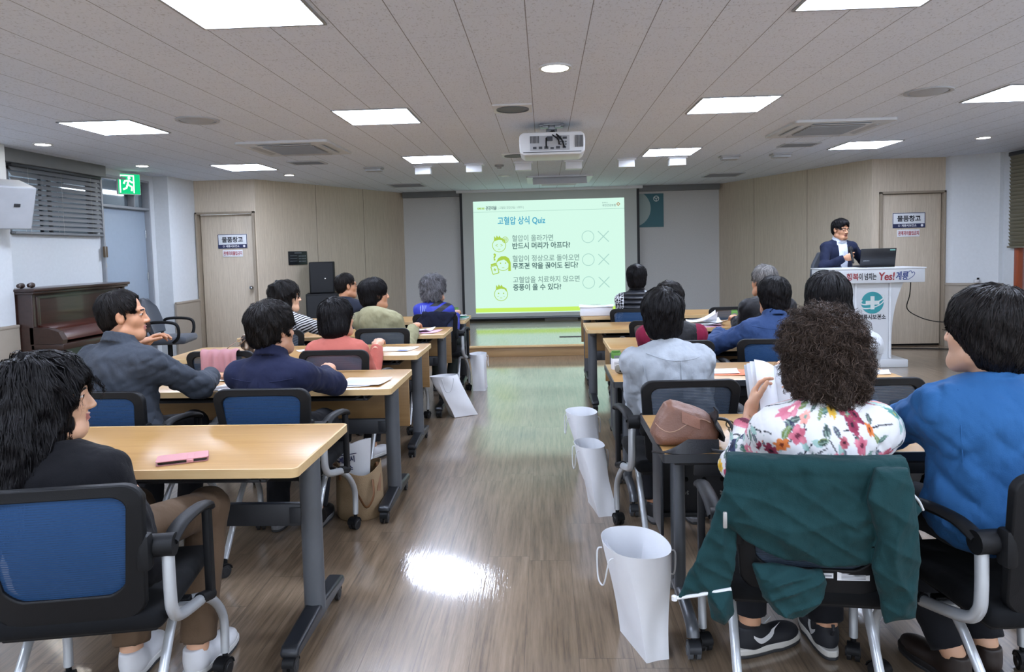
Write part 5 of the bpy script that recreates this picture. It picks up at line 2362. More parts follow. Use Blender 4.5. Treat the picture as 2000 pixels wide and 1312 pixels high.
def floral_paint(V, N, Rt):
    """printed flowers: colour of each point of the shirt cloth"""
    r = np.random.default_rng(5)
    yc = N[1] + .01
    U = .2 * np.arctan2(V[:, 0] - N[0], -(V[:, 1] - yc))
    W = V[:, 2]
    side = np.abs(V[:, 0] - N[0]) > .2
    U = np.where(side, (V[:, 0] - N[0]) + np.sign(V[:, 0]) * .08 + (V[:, 1] - yc) * .9 * np.sign(V[:, 0]), U)
    col = np.tile(np.array(lin('#d6d6d6')[:3]), (len(V), 1))

    def put(mask, c, a=1.0):
        col[mask] = col[mask] * (1 - a) + np.array(lin(c)[:3]) * a
    pts = []
    tries = 0
    while len(pts) < 190 and tries < 6000:
        tries += 1
        q = (r.uniform(-.66, .66), r.uniform(.45, 1.05))
        if all((q[0] - a) ** 2 + (q[1] - b) ** 2 > .043 ** 2 for a, b in pts):
            pts.append(q)
    pal = [('#b6556a', '#d98a97', '#5d1f33'), ('#7c2340', '#a8475f', '#2c1020'), ('#d2a02f', '#e6c65a', '#2a1d12'), ('#c4622a', '#dd8c4f', '#6b2a14'), ('#d98f84', '#edc0b4', '#7e9a8d'),
           ('#c76a80', '#e6a9b4', '#efe0d0'), ('#1f2a44', '#36436a', '#0e1220'), ('#3a7a74', '#7db3a4', '#c9a83e'), ('#943a4c', '#cf7f86', '#3b1622'), ('#bb5b50', '#e2a58c', '#4a1d1d')]
    for (a, b) in pts:      # thin stems
        ang = r.uniform(0, 6.28)
        L = r.uniform(.04, .085)
        kx = r.uniform(-7, 7)
        du, dw = U - a, W - b
        s = du * math.cos(ang) + dw * math.sin(ang)
        n = -du * math.sin(ang) + dw * math.cos(ang) - kx * s * s
        put((s > 0) & (s < L) & (np.abs(n) < .0022), '#2a2d35')
    for i, (a, b) in enumerate(pts):     # leaves
        for _ in range(2):
            ang = r.uniform(0, 6.28)
            ca, sa = math.cos(ang), math.sin(ang)
            cu, cw = a + .036 * ca, b + .036 * sa
            du, dw = U - cu, W - cw
            s = du * ca + dw * sa
            n = -du * sa + dw * ca
            c = ['#1e3a34', '#232a48', '#3e6a5c', '#8fb5ad', '#6b7d3a'][r.integers(0, 5)]
            mk = (np.abs(s) < .021) & (np.abs(n) < .009 * (1 - (s / .021) ** 2))
            put(mk, c, .9)
            put(mk & (np.abs(n) < .0018), '#9fb9a8', .5)
    for i, (a, b) in enumerate(pts):     # blooms
        if r.uniform() < .16:
            continue
        c0, c1, cc = pal[r.choice(len(pal), p=[.17, .17, .05, .08, .12, .15, .08, .07, .07, .04])]
        npet = int(r.integers(5, 8))
        Rr = r.uniform(.017, .036)
        ph = r.uniform(0, 6.28)
        du, dw = U - a, W - b
        rad = np.hypot(du, dw)
        th = np.arctan2(dw, du)
        edge = Rr * (.66 + .34 * np.abs(np.cos(npet * (th - ph) / 2)))
        m_ = rad < edge * (1 + .12 * np.sin(90 * U + 60 * W + i))
        k = np.clip(rad / Rr, 0, 1)
        mixc = np.array(lin(c0)[:3])[None] * (1 - k[:, None]) + np.array(lin(c1)[:3])[None] * k[:, None]
        wash = np.clip(.55 + .5 * np.sin(140 * U + 9 * i) * np.sin(120 * W + 5 * i), .25, 1)[:, None]
        mixc = mixc * wash + (1 - wash) * np.array(lin(c0)[:3])[None]
        col[m_] = mixc[m_]
        put(m_ & (np.abs(np.sin(npet * (th - ph) / 2)) > .985) & (rad > Rr * .3), c0, .8)
        put(rad < Rr * .26, cc)
    return col


def paint_mat():
    m, t = new_mat('white floral blouse')
    at_ = t.n('ShaderNodeAttribute', attribute_name='paint')
    t.link(at_.outputs['Color'], t.b.inputs['Base Color'])
    t.b.inputs['Roughness'].default_value = .7
    t.b.inputs['Specular IOR Level'].default_value = .3
    o = t.obj()
    t.bump(t.noise(t.mapping(o, (1, 1, .6)), 14, 3), .35, .03)
    return m


def arms_only(k=.03):
    def fn(fc, I):
        q = (fc - I['N']) @ I['Rt']
        da = np.full(len(fc), 9.)
        for S, E_, W in ((I['shR'], I['eR'], I['wR']), (I['shL'], I['eL'], I['wL'])):
            da = np.minimum(da, np.minimum(cone(fc, S, E_, .05, .05), cone(fc, E_, W, .045, .04)))
        sh = abs(I['shR'][0] - I['N'][0])
        far = np.abs(q[:, 0]) > sh - .012
        return ((da < k) & far).astype(int)
    return fn


def suit_front(fc, I):
    """white shirt shows between the lapels"""
    q = (fc - I['N']) @ I['Rt']
    front = (q[:, 1] > .02) & (np.abs(q[:, 0]) < np.clip(.062 + .07 * q[:, 2], .028, .062)) & (q[:, 2] > -.42)
    neck = (q[:, 2] > -.012) & (np.hypot(q[:, 0], q[:, 1]) < .082)
    return (front | neck).astype(int)


G_BLACK = mat('black spectacle frame', '#17181b', .35)
G_METAL = mat('metal spectacle frame', '#7c7570', .25, .8)
WSHOE = (mat('white canvas shoe', '#c9cacc', .6), mat('white sole', '#c4c4c2', .6))
BSHOE = (mat('black knit shoe', '#15171d', .7), mat('pale foam sole', '#c2bfb8', .6))
DSHOE = (mat('dark brown boot', '#241a15', .5), mat('dark boot sole', '#151212', .6))

# piano side, row nearest the photographer
person('person with long wavy black hair and black top near the pink phone', (-1.37, 2.02), 4, 1.17, head=(-64, 0, 0), head_off=(-.085, .0), lean=.04,
       sh=.18, shirt=C_BLACK, trousers=C_BROWNT, hands=((.08, .06, .69), (-.06, .08, .69)), hints=((.35, -.8, -.1), (-.35, -.8, -.1)), hair='long', hmat=H_BLACK, skin='#c79f82', fine=.009, strands=9000,
       curl=.16, shoes=WSHOE, feet=((.16, .30, -8), (-.06, .28, 6)), ankle=((.16, .27, .10), (-.06, .25, .10)), knees=((.17, .37, .548), (-.1, .37, .548)), seed=3, hair_step=.008,
       hair_kw=dict(seg=15, stp=.014, width=.003, lift=.009))
# second row
person('balding person in a charcoal shirt, one hand on the desk, face in profile', (-2.0, 3.28), -14, 1.285, head=(-52, 0, 0), head_off=(-.02, 0), lean=.07, sh=.2, bulk=1.08,
       shirt=C_CHAR, collar='jacket', hands=((.11, .43, .79), (-.27, .38, .97)), hints=((.9, -.2, -.6), (-.5, .1, -1)), hdir=(((.75, .6, 0), (0, 0, -1)), ((.5, .3, .35), (0, -.2, -1))),
       hcurl=((18, 22, 15), (25, 30, 20)), hair='balding', hmat=H_BLACKB, skin='#b58463', strands=4160, seed=4, fine=.009, fem=0, loose=1.5, fold=.009, sleeve=.86)
person('person in a navy blazer with thick dark hair and glasses', (-1.30, 3.28), -6, 1.225, seams=[[(-.15, .86), (-.05, .85), (.06, .85), (.15, .86)], [(.0, .85), (.003, .75), (0, .6)], [(-.06, .84), (-.055, .79), (-.06, .75)]], head=(-26, 0, 0), head_off=(.0, 0), lean=.09, sh=.185, bulk=1.02,
       shirt=C_NAVY, collar='jacket', ankle=((.08, .3, .1), (-.12, .3, .1)), hands=((.05, .47, .79), (-.14, .46, .80)), hints=((1, -.35, -.4), (-.6, -.35, -.5)), hdir=(((.1, .6, .25), (-.3, 0, -1)), None), hcurl=((55, 60, 40), (30, 30, 20)),
       hair='crop', hmat=H_BLACKB, glasses=G_BLACK, skin='#b98a6c', strands=6720, curl=.25, seed=5, fine=.009, fem=0, loose=1.2)
# third row
person('person in a coral knit top with a straight black bob seated behind the black phone', (-1.33, 4.52), -8, 1.155, head=(-30, 0, 0), head_off=(-.02, 0), lean=.08, sh=.18, shirt=C_CORAL, hair='bob', hmat=H_BLACK,
       glasses=G_METAL, skin='#c5997c', strands=5760, seed=6, hair_kw=dict(seg=14, stp=.016, lift=.004, width=.003), shoes=WSHOE, feet=((.1, .27, -25), (-.1, .3, 0)))
# fourth row
person('person in a black and white striped top with glasses, one elbow out on the desk', (-2.13, 5.70), -10, 1.235, head=(-48, 0, 0), lean=.1, sh=.175, shirt=stripe_mat(), hair='wavy', hmat=H_BLACKB, glasses=G_METAL,
       hands=((.22, .45, .80), (-.15, .42, .80)), hints=((1, -.35, -.4), (-.5, -.35, -.5)), skin='#c79f82', strands=2880, seed=7)
person('person in a khaki hoodie with short black hair, face in profile', (-1.31, 5.72), -12, 1.235, head=(-46, 0, 0), head_off=(-.09, .0), lean=.09, sh=.185, shirt=C_KHAKI, collar='hood', hair='round', hmat=H_BLACK,
       skin='#bc8b6a', strands=3520, seed=8, fold=.009, loose=1.5)
# fifth row
person('balding person with glasses and a dark slate jacket in front of the subwoofer', (-1.95, 6.88), -10, 1.245, head=(-48, 0, 0), lean=.07, shirt=C_DNAVY, hair='balding', hmat=H_BLACKB, glasses=G_BLACK, skin='#ae7e5c', strands=1920, seed=9, fem=0)
person('person with wavy grey hair in a vivid blue shirt with black diagonal stripes', (-1.09, 6.90), -10, 1.215, head=(-32, 0, 0), lean=.1, sh=.18, shirt=blue_sport_mat(), hair='wavy', hmat=H_GREY, ankle=((.02, .3, .1), (-.12, .3, .1)), hair_kw=dict(lift=.012, width=.0016), trousers=C_GREYTR,
       skin='#bd9478', strands=5200, curl=.45, seed=10, legrot=-4)

# lectern side, nearest row
HOLD['swoosh'] = mat('white shoe mark', '#cfcfcf', .5)
FL, FLI = person('person with big curly dark hair in a white floral blouse holding an open booklet', (.80, 2.14), 2, 1.25, head=(6, -10, 0), head_off=(.02, .02), lean=.07, sh=.182, bulk=1.06,
                 legrot=-4, shirt=paint_mat(), shirt_paint=floral_paint, hands=((.17, .40, .82), (-.065, .40, .83)), hints=((.2, -.7, -.6), (-.42, -.35, -.75)), hdir=(((-.25, .6, .6), (-1, 0, 0)), ((.3, .45, .75), (1, -.1, .1))),
                 hcurl=((30, 35, 25), (22, 30, 20)), sleeve=.62, hair='perm', hmat=H_BROWN, skin='#c59a7c', strands=16000, curl=1.0, seed=12, fine=.0043, loose=1.25, fold=.007,
                 shoes=BSHOE, feet=((.14, .34, 0), (-.10, .30, -62)), ankle=((.14, .30, .1), (-.12, .30, .11)), hair_step=.009, hair_kw=dict(seg=13, stp=.0075, width=.0015, lift=.020))
HOLD.clear()
person('person in a bright blue jacket with short black hair at the frame edge', (1.31, 2.15), 6, 1.295, head=(22, 0, 0), head_off=(-.03, .0), lean=.05, sh=.205, bulk=1.22, seams=[[(-.17, 1.0), (-.185, .9), (-.17, .8)], [(-.12, 1.04), (-.03, 1.02), (.08, 1.02), (.14, 1.04)]], legrot=0, shirt=C_JBLUE, collar='crew',
       hands=((.14, .44, .78), (-.10, .46, .80)), hints=((.6, -.1, -.8), (-.55, .05, -.8)), hair='round', hmat=H_BLACKB, skin='#c79f82', strands=8320, seed=13, fine=.008, loose=1.5, fold=.008,
       shoes=DSHOE, feet=((.12, .18, 0), (-.02, .14, 10)), ankle=((.12, .15, .1), (-.02, .11, .1)), hem=.47, hair_kw=dict(seg=11, stp=.013, width=.0026))
# second row
person('person in a pale blue shirt with a round black haircut, seen square from behind', (.61, 3.36), 0, 1.235, ankle=((.13, .29, .1), (-.07, .29, .1)), seams=[[(-.15, .93), (-.07, .905), (0, .9), (.07, .905), (.15, .93)], [(0, .9), (.002, .8), (0, .7), (0, .6)], [(.155, .95), (.165, .88), (.15, .8)], [(-.155, .95), (-.165, .88), (-.15, .8)]], head=(2, 0, 0), head_off=(-.055, .02), lean=.11, sh=.185, shirt=C_LBLUE,
       hair='round', hmat=H_BLACK, skin='#bc8b6a', strands=6080, seed=14, fine=.009, loose=1.4, fold=.012, hair_kw=dict(seg=11, stp=.013, width=.0026))
person('person in a light grey knit top with chin length black hair behind the curly hair', (1.36, 3.36), 2, 1.295, head=(-8, 0, 0), head_off=(-.03, .02), lean=.1, sh=.18, bulk=1.0, shirt=C_GREYT, hair='bob', hmat=H_BLACK,
       skin='#c79f82', strands=4800, seed=15, loose=1.3, hair_kw=dict(seg=12, stp=.015, width=.0026))
# third row
person('person with burgundy sleeves and black vest hidden behind the pale blue shirt', (.82, 4.68), -4, 1.205, head=(-22, 0, 0), head_off=(0, .02), lean=.1, sh=.2, bulk=1.1, shirt=[C_BLKJ, C_BURG], second=arms_only(.05), hair='crop', hmat=H_BLACKB,
       skin='#ae7e5c', strands=2560, seed=16, fem=0)
person('person in a denim blue collared jacket with a cropped black bob', (1.45, 4.68), 4, 1.22, seams=[[(-.14, .9), (0, .88), (.14, .9)]], head=(4, 0, 0), head_off=(.05, .03), lean=.1, sh=.195, bulk=1.08, shirt=C_DENIM, collar='jacket', hair='round', hmat=H_BLACK,
       hands=((.18, .42, .80), (-.2, .38, .80)), hints=((.8, -.35, -.4), (-1, -.35, -.5)), skin='#bc8b6a', strands=4160, seed=17, loose=1.5, fold=.008)
# fourth row
person('person with silver grey hair in a black jacket leaning on the desk', (1.79, 5.85), 8, 1.265, head=(14, 0, 0), head_off=(.03, .04), lean=.14, sh=.205, bulk=1.08, shirt=C_BLKJ, hair='crop', hmat=H_SILVER,
       skin='#b58463', strands=3520, seed=18, fem=0, loose=1.6)
# fifth row
person('person in a black quilted vest with checked sleeves in front of the screen', (.90, 7.03), -4, 1.265, head=(-2, 0, 0), lean=.09, sh=.185, shirt=[quilt_mat(), check_mat()], second=arms_only(.06), hair='round', hmat=H_BLACK, collar='jacket',
       skin='#bc8b6a', strands=2880, seed=19, loose=1.2)

# speaker at the lectern
SPK, SPI = person('person in a navy suit jacket speaking into a microphone behind the white lectern', (3.60, 8.86), 186, 1.712, head=(18, -8, 0), lean=.03, sh=.195, shirt=[C_SUIT, C_WSHIRT], collar='shirt', second=suit_front,
                  hands=((.06, .24, 1.235), (-.30, .10, .98)), hints=((.9, -.2, -.8), (-.8, -.2, -.8)), hdir=(((-.75, .45, .1), (-.3, -.9, 0)), None), hcurl=((70, 80, 55), (20, 20, 15)), hair='short', hmat=H_BLACK,
                  glasses=G_METAL, skin='#b98a6a', strands=2880, seed=20, fine=.009, stand=True, fem=0, trousers=C_DKT)
# ------------------------------------------------------------------ lectern, laptop, microphone, cable
lc = thing('lectern', 'white acrylic lectern with a teal cross emblem and slogan board', 'lectern', (3.70, 8.22, 0), 0)
M_ACR = mat('white acrylic', '#ccd0d3', .3, var=(6, .03), coat=.3)
mb = MB()
mb.box((0, .16, .045), (.72, .52, .09), .008)
mb.build('base', M_ACR, lc)


def waist(z):
    """half width of the flared body"""
    k = max(0.0, (z - .25) / .72)
    return .215 + .135 * k ** 2.4


mb = MB()
zs = [.09 + .87 * i / 22 for i in range(23)]
L_ = [(-waist(z), z) for z in zs]
poly = [(waist(z), z) for z in zs] + L_[::-1]
mb.prism(poly, -.01, .01, M=plane_M((0, -.0, 0), (1, 0, 0), (0, 0, 1)))
for s in (-1, 1):
    for i in range(22):
        z0, z1 = zs[i], zs[i + 1]
        mb.add([(s * waist(z0), 0, z0), (s * waist(z1), 0, z1), (s * waist(z1), .34, z1), (s * waist(z0), .34, z0),
                (s * (waist(z0) - .012), 0, z0), (s * (waist(z1) - .012), 0, z1), (s * (waist(z1) - .012), .34, z1), (s * (waist(z0) - .012), .34, z0)],
               [(0, 1, 2, 3), (7, 6, 5, 4), (0, 4, 5, 1), (3, 2, 6, 7)])
mb.build('body', M_ACR, lc)
mb = MB()
for s in (-1, 1):
    mb.tube([(s * .19, -.022, .1), (s * .19, -.022, .96)], .012, 8, flat=(.012, .012))
mb.build('front_rib', mat('acrylic edge', '#dfe3e6', .2), lc)
mb = MB()
mb.box((0, .14, 1.035), (1.06, .5, .155), .008)
tpm = mb.build('slogan_board', M_ACR, lc)
mb = MB()
mb.box((0, .14, 1.118), (1.08, .52, .014), .004)
mb.build('top_shelf', M_ACR, lc)
Mf = plane_M((0, -.113, 1.0), (1, 0, 0), (0, 0, 1))
mb = MB()
text_mb(mb, '행복', .085, Mf @ Matrix.Translation((-.33, 0, 0)), 'LEFT', .002, fit=.13)
text_mb(mb, 'Yes!', .12, Mf @ Matrix.Translation((.02, -.01, 0)), 'LEFT', .003, .1, fit=.175)
mb.build('red_lettering', mat('slogan red', '#962c33', .5), tpm)
mb = MB()
text_mb(mb, '이 넘치는', .085, Mf @ Matrix.Translation((-.195, 0, 0)), 'LEFT', .002, fit=.19)
mb.build('black_lettering', mat('slogan black', '#1d1d24', .5), tpm)
mb = MB()
text_mb(mb, '계룡', .105, Mf @ Matrix.Translation((.205, -.005, 0)), 'LEFT', .002, .12, fit=.135)
h = [(.335, .03), (.345, .075), (.375, .085), (.385, .06), (.40, .075), (.415, .06), (.40, .03), (.36, .0), (.33, -.015)]
mb.tube([(x, y, .0005) for x, y in h], .0035, 6, M=Mf @ Matrix.Diagonal((1, 1, .2, 1)), smooth=4)
mb.build('blue_lettering', mat('slogan blue', '#2b3f7e', .5), tpm)
Me = plane_M((0, -.012, .73), (1, 0, 0), (0, 0, 1))
mb = MB()
M_TEAL = mat('emblem teal', '#2c8f96', .45)
mb.prism(circle(.125, 40), 0, .002, M=Me)
em = mb.build('emblem_disc', M_TEAL, lc)
mb = MB()
mb.box((0, 0, .003), (.044, .15, .002), M=Me)
mb.box((0, 0, .0032), (.15, .044, .002), M=Me)
for (dy, dr, tt) in ((.035, .13, .009), (-.012, .12, .008)):
    arc = [(dr * math.cos(R(a)), dy + .045 * math.sin(R(a)) + .25 * dr * math.cos(R(a)), .003) for a in range(150 if dy > 0 else 180, 391 if dy > 0 else 361, 10)]
    mb.tube(arc, tt, 6, M=Me @ Matrix.Diagonal((1, 1, .3, 1)))
mb.build('emblem_cross', mat('emblem white', '#cfd8d6', .5), em)
mb = MB()
text_mb(mb, '계룡시보건소', .062, plane_M((0, -.0125, .545), (1, 0, 0), (0, 0, 1)), 'CENTER', .0016, fit=.3)
mb.build('base_lettering', M_DARKINK, lc)

lp = thing('laptop', 'open black laptop on the lectern, lid toward the audience', 'laptop', (3.82, 8.36, 1.127), R(-4))
mb = MB()
mb.box((0, .12, .009), (.38, .26, .016), .005)
mb.build('keyboard_base', M_BLACKP, lp)
mb = MB()
Ml = Matrix.Translation((0, .0, .012)) @ Matrix.Rotation(R(12), 4, 'X')
mb.box((0, 0, .105), (.385, .009, .205), .004, M=Ml)
lid = mb.build('lid', mat('laptop lid black', '#1b1d22', .3, .2), lp)
mb = MB()
text_mb(mb, 'SAMSUNG', .015, Ml @ plane_M((-.16, -.0052, .06), (1, 0, 0), (0, 0, 1)), 'LEFT', .0002)
mb.build('maker_lettering', mat('silver ink', '#9a9da2', .4), lid)
mb = MB()
mb.box((.15, -.006, .19), (.055, .003, .016), M=Ml)
mb.build('sticker', mat('sticker teal', '#7fb5aa', .5), lid)

# microphone in the speaker's hand
A = Matrix.Rotation(R(186), 4, 'Z')
A.translation = Vector((3.60, 8.86, 0))
w_ = Vector(SPI['wR'].tolist())
hand_c = A @ (w_ + Vector((-.055, .05, .012)))
mouth = A @ Vector((SPI['hc'] + SPI['Rh'] @ np.array([0, .125, -.075])).tolist())
ax = (mouth - hand_c).normalized()
mc = thing('microphone', 'black handheld microphone in the speaker hand below the chin', 'microphone', hand_c)
rotq = Vector((0, 0, 1)).rotation_difference(ax)
Mm = rotq.to_matrix().to_4x4()
mb = MB()
mb.lathe([(0, -.09), (.011, -.088), (.012, -.02), (.016, .06), (.018, .08)], 18, M=Mm)
mb.build('handle', M_BLACKP, mc)
mb = MB()
mb.lathe([(.019, .08), (.026, .09), (.028, .115), (.022, .14), (0, .148)], 20, M=Mm)
mb.build('foam_head', mat('mic foam', '#101012', .9, bump=(500, .5)), mc)

mb = MB()
mb.tube([(4.245, 8.45, 1.02), (4.25, 8.48, .8), (4.28, 8.6, .62), (4.5, 8.75, .5), (4.8, 8.95, .42), (5.25, 9.35, .36), (5.38, 9.62, .33)], .006, 8, smooth=6)
tag(mb.build('power_cable', M_BLACKP), 'thin black cable sagging from the lectern to the wall column', 'cable')
mb = MB()
mb.tube([(4.3, 9.55, .008), (4.8, 9.5, .008), (5.3, 9.35, .008), (5.6, 9.1, .008)], .007, 8, smooth=5)
tag(mb.build('floor_cable', M_BLACKP), 'dark cable lying along the floor by the storeroom door near the lectern', 'cable')
sk = thing('wall_socket', 'small white wall socket with a black plug on the column ledge', 'socket', (5.37, 9.63, .35), R(-30))
mb = MB()
mb.box((0, -.015, 0), (.08, .02, .12), .004)
mb.build('plate', M_WHITEP, sk)
mb = MB()
mb.box((0, -.04, -.01), (.035, .04, .035), .006)
mb.build('plug', M_BLACKP, sk)
lo_ = thing('small_bracket', 'small white bracket with a dark knob on the column ledge', 'bracket', (5.62, 9.53, .853))
mb = MB()
mb.box((0, 0, .02), (.05, .04, .04), .004)
mb.build('block', M_WHITEP, lo_)
mb = MB()
mb.cyl((.02, -.005, .04), (.02, -.005, .065), .014, 12)
mb.build('knob', M_BLACKP, lo_)


def office_chair(name, label, loc, deg, back_h, col_b, high=False):
    c = thing(name, label, 'chair', loc, R(deg))
    f = mat('office chair ' + name, col_b, .7, bump=(300, .1), sheen=.2)
    mb = MB()
    mb.box((0, .02, .45), (.5, .48, .09), .04, seg=3)
    mb.build('seat', f, c)
    mb = MB()

    def back(u, v):
        w = (.235 - .05 * abs(2 * v - .7) ** 2) * (1 if v < .8 else 1 - (v - .8) * 1.6)
        z = .52 + (back_h - .52) * v
        return ((2 * u - 1) * w, -.2 - .12 * v + .12 * (2 * u - 1) ** 2 * .5, z)
    mb.sheet(back, 12, 14, .05)
    bo = mb.build('backrest', f, c)
    md = bo.modifiers.new('soft', 'BEVEL')
    md.width = .018
    md.segments = 3
    md.limit_method = 'ANGLE'
    for s in (-1, 1):
        mb = MB()
        mb.tube([(s * .25, -.17, .47), (s * .29, -.17, .6), (s * .29, -.12, .675), (s * .29, .1, .675), (s * .29, .19, .63), (s * .275, .19, .5), (s * .24, .12, .43)], .018, 12, smooth=5)
        mb.build('armrest', M_BLACKP, c)
    mb = MB()
    mb.cyl((0, 0, .1), (0, 0, .42), .028, 16)
    mb.box((0, -.16, .42), (.08, .16, .03), .005)
    mb.tube([(0, -.2, .42), (0, -.3, .48), (0, -.29, .62)], .02, 10, smooth=4)
    mb.build('column', M_BLACKP, c)
    for k in range(5):
        a = R(72 * k + 18)
        mb = MB()
        mb.tube([(0, 0, .1), (.27 * math.cos(a), .27 * math.sin(a), .07)], [.03, .018], 10)
        lg = mb.build('leg', M_BLACKP, c)
        mf, mw = MB(), MB()
        caster(mf, mw, .27 * math.cos(a), .27 * math.sin(a), .07, .028, ang=a)
        mf.build('caster_fork', M_BLACKP, lg)
        mw.build('caster_wheel', M_RUBBER, lg)
    return c


office_chair('office_chair', 'grey office armchair with loop arms beside the piano', (-4.56, 8.36, 0), -80, .95, '#3a3f47')
office_chair('office_chair', 'black high backed chair behind the speaker', (3.72, 9.36, 0), 182, 1.3, '#141517')
chair(4.98, 8.28, 60, 'slate mesh chair by the window column, mostly hidden behind the black haired person', 'g')

# ------------------------------------------------------------------ upright piano
pn = thing('piano', 'dark brown upright piano against the wall under the blind', 'piano', (-5.19, 6.48, 0))
PW = 1.5     # along y


def pbox(mbx, x0, x1, y0, y1, z0, z1, b=.006):
    mbx.box(((x0 + x1) / 2, (y0 + y1) / 2, (z0 + z1) / 2), (x1 - x0, y1 - y0, z1 - z0), b)


mb = MB()
pbox(mb, .02, .34, 0, .05, 0, 1.14)
pbox(mb, .02, .34, PW - .05, PW, 0, 1.14)
pbox(mb, .0, .03, 0, PW, 0, 1.13)
pbox(mb, .3, .33, .05, PW - .05, .08, .60)
pbox(mb, .02, .36, 0, PW, .0, .08)
mb.build('case', M_PIANO, pn)
mb = MB()
pbox(mb, -.0, .39, -.03, PW + .03, 1.14, 1.17, .01)
pbox(mb, .0, .37, -.015, PW + .015, 1.115, 1.14, .006)
mb.build('top_lid', M_PIANO, pn)
mb = MB()
pbox(mb, .29, .315, .05, PW - .05, .74, 1.12)
mb.ring(rrect(1.28, .30, .005, 2), rrect(1.24, .26, .005, 2), 0, .008, M=plane_M((.315, PW / 2, .94), (0, 1, 0), (0, 0, 1)))
for y in (.085, PW - .085):
    pbox(mb, .31, .335, y - .02, y + .02, .76, 1.09)
mb.build('upper_panel', M_PIANO, pn)
mb = MB()
pbox(mb, .3, .62, 0, PW, .58, .64, .01)
for y in (.0, PW - .07):
    mb.prism([(.3, .64), (.61, .64), (.62, .68), (.58, .755), (.48, .79), (.3, .8)], y, y + .07, M=Matrix(((1, 0, 0, 0), (0, 0, 1, 0), (0, 1, 0, 0), (0, 0, 0, 1))))
mb.build('key_bed', M_PIANO, pn)
M_FALL = wood_mat('reddish brown fallboard', '#341712', '#4d241b', .22, 1, 1.0, .02, .4)
mb = MB()
mb.sheet(lambda u, v: ((.3, .07 + (PW - .14) * u, .80), (.42, .07 + (PW - .14) * u, .785), (.54, .07 + (PW - .14) * u, .735), (.575, .07 + (PW - .14) * u, .66))[min(3, int(round(v * 3)))], 2, 3, .02)
mb.build('fallboard', M_FALL, pn, angle=60)
for y in (.06, PW - .06):
    mb = MB()
    mb.lathe([(.03, 0), (.04, .02), (.028, .05), (.04, .1), (.03, .3), (.045, .48), (.05, .58)], 20, c=(.55, y, 0))
    mb.build('leg', M_PIANO, pn)
mb = MB()
for k in (-.12, 0, .12):
    mb.tube([(.33, PW / 2 + k, .07), (.42, PW / 2 + k, .06)], .012, 8)
mb.build('pedal', mat('brass pedal', '#8a6d35', .3, .9), pn)
for (y, x, lb) in ((.05, .2, 'small dark wooden bell lying on the piano end, the one nearer the pier'), (.16, .22, 'small dark wooden bell lying on the piano end, the one further along')):
    b_ = thing('hand_bell', lb, 'ornament', (-5.19 + x, 6.48 + y, 1.17), R(20))
    mb = MB()
    mb.lathe([(0, -.05), (.026, -.048), (.028, -.02), (.018, .01), (.02, .045), (0, .05)], 18, M=Matrix.Translation((0, 0, .028)) @ Matrix.Rotation(R(90), 4, 'X'))
    mb.build('bell_body', M_PIANO, b_)
    mb = MB()
    mb.cyl((0, .05, .028), (0, .075, .028), .012, 12)
    mb.build('knob', M_BLACKP, b_)


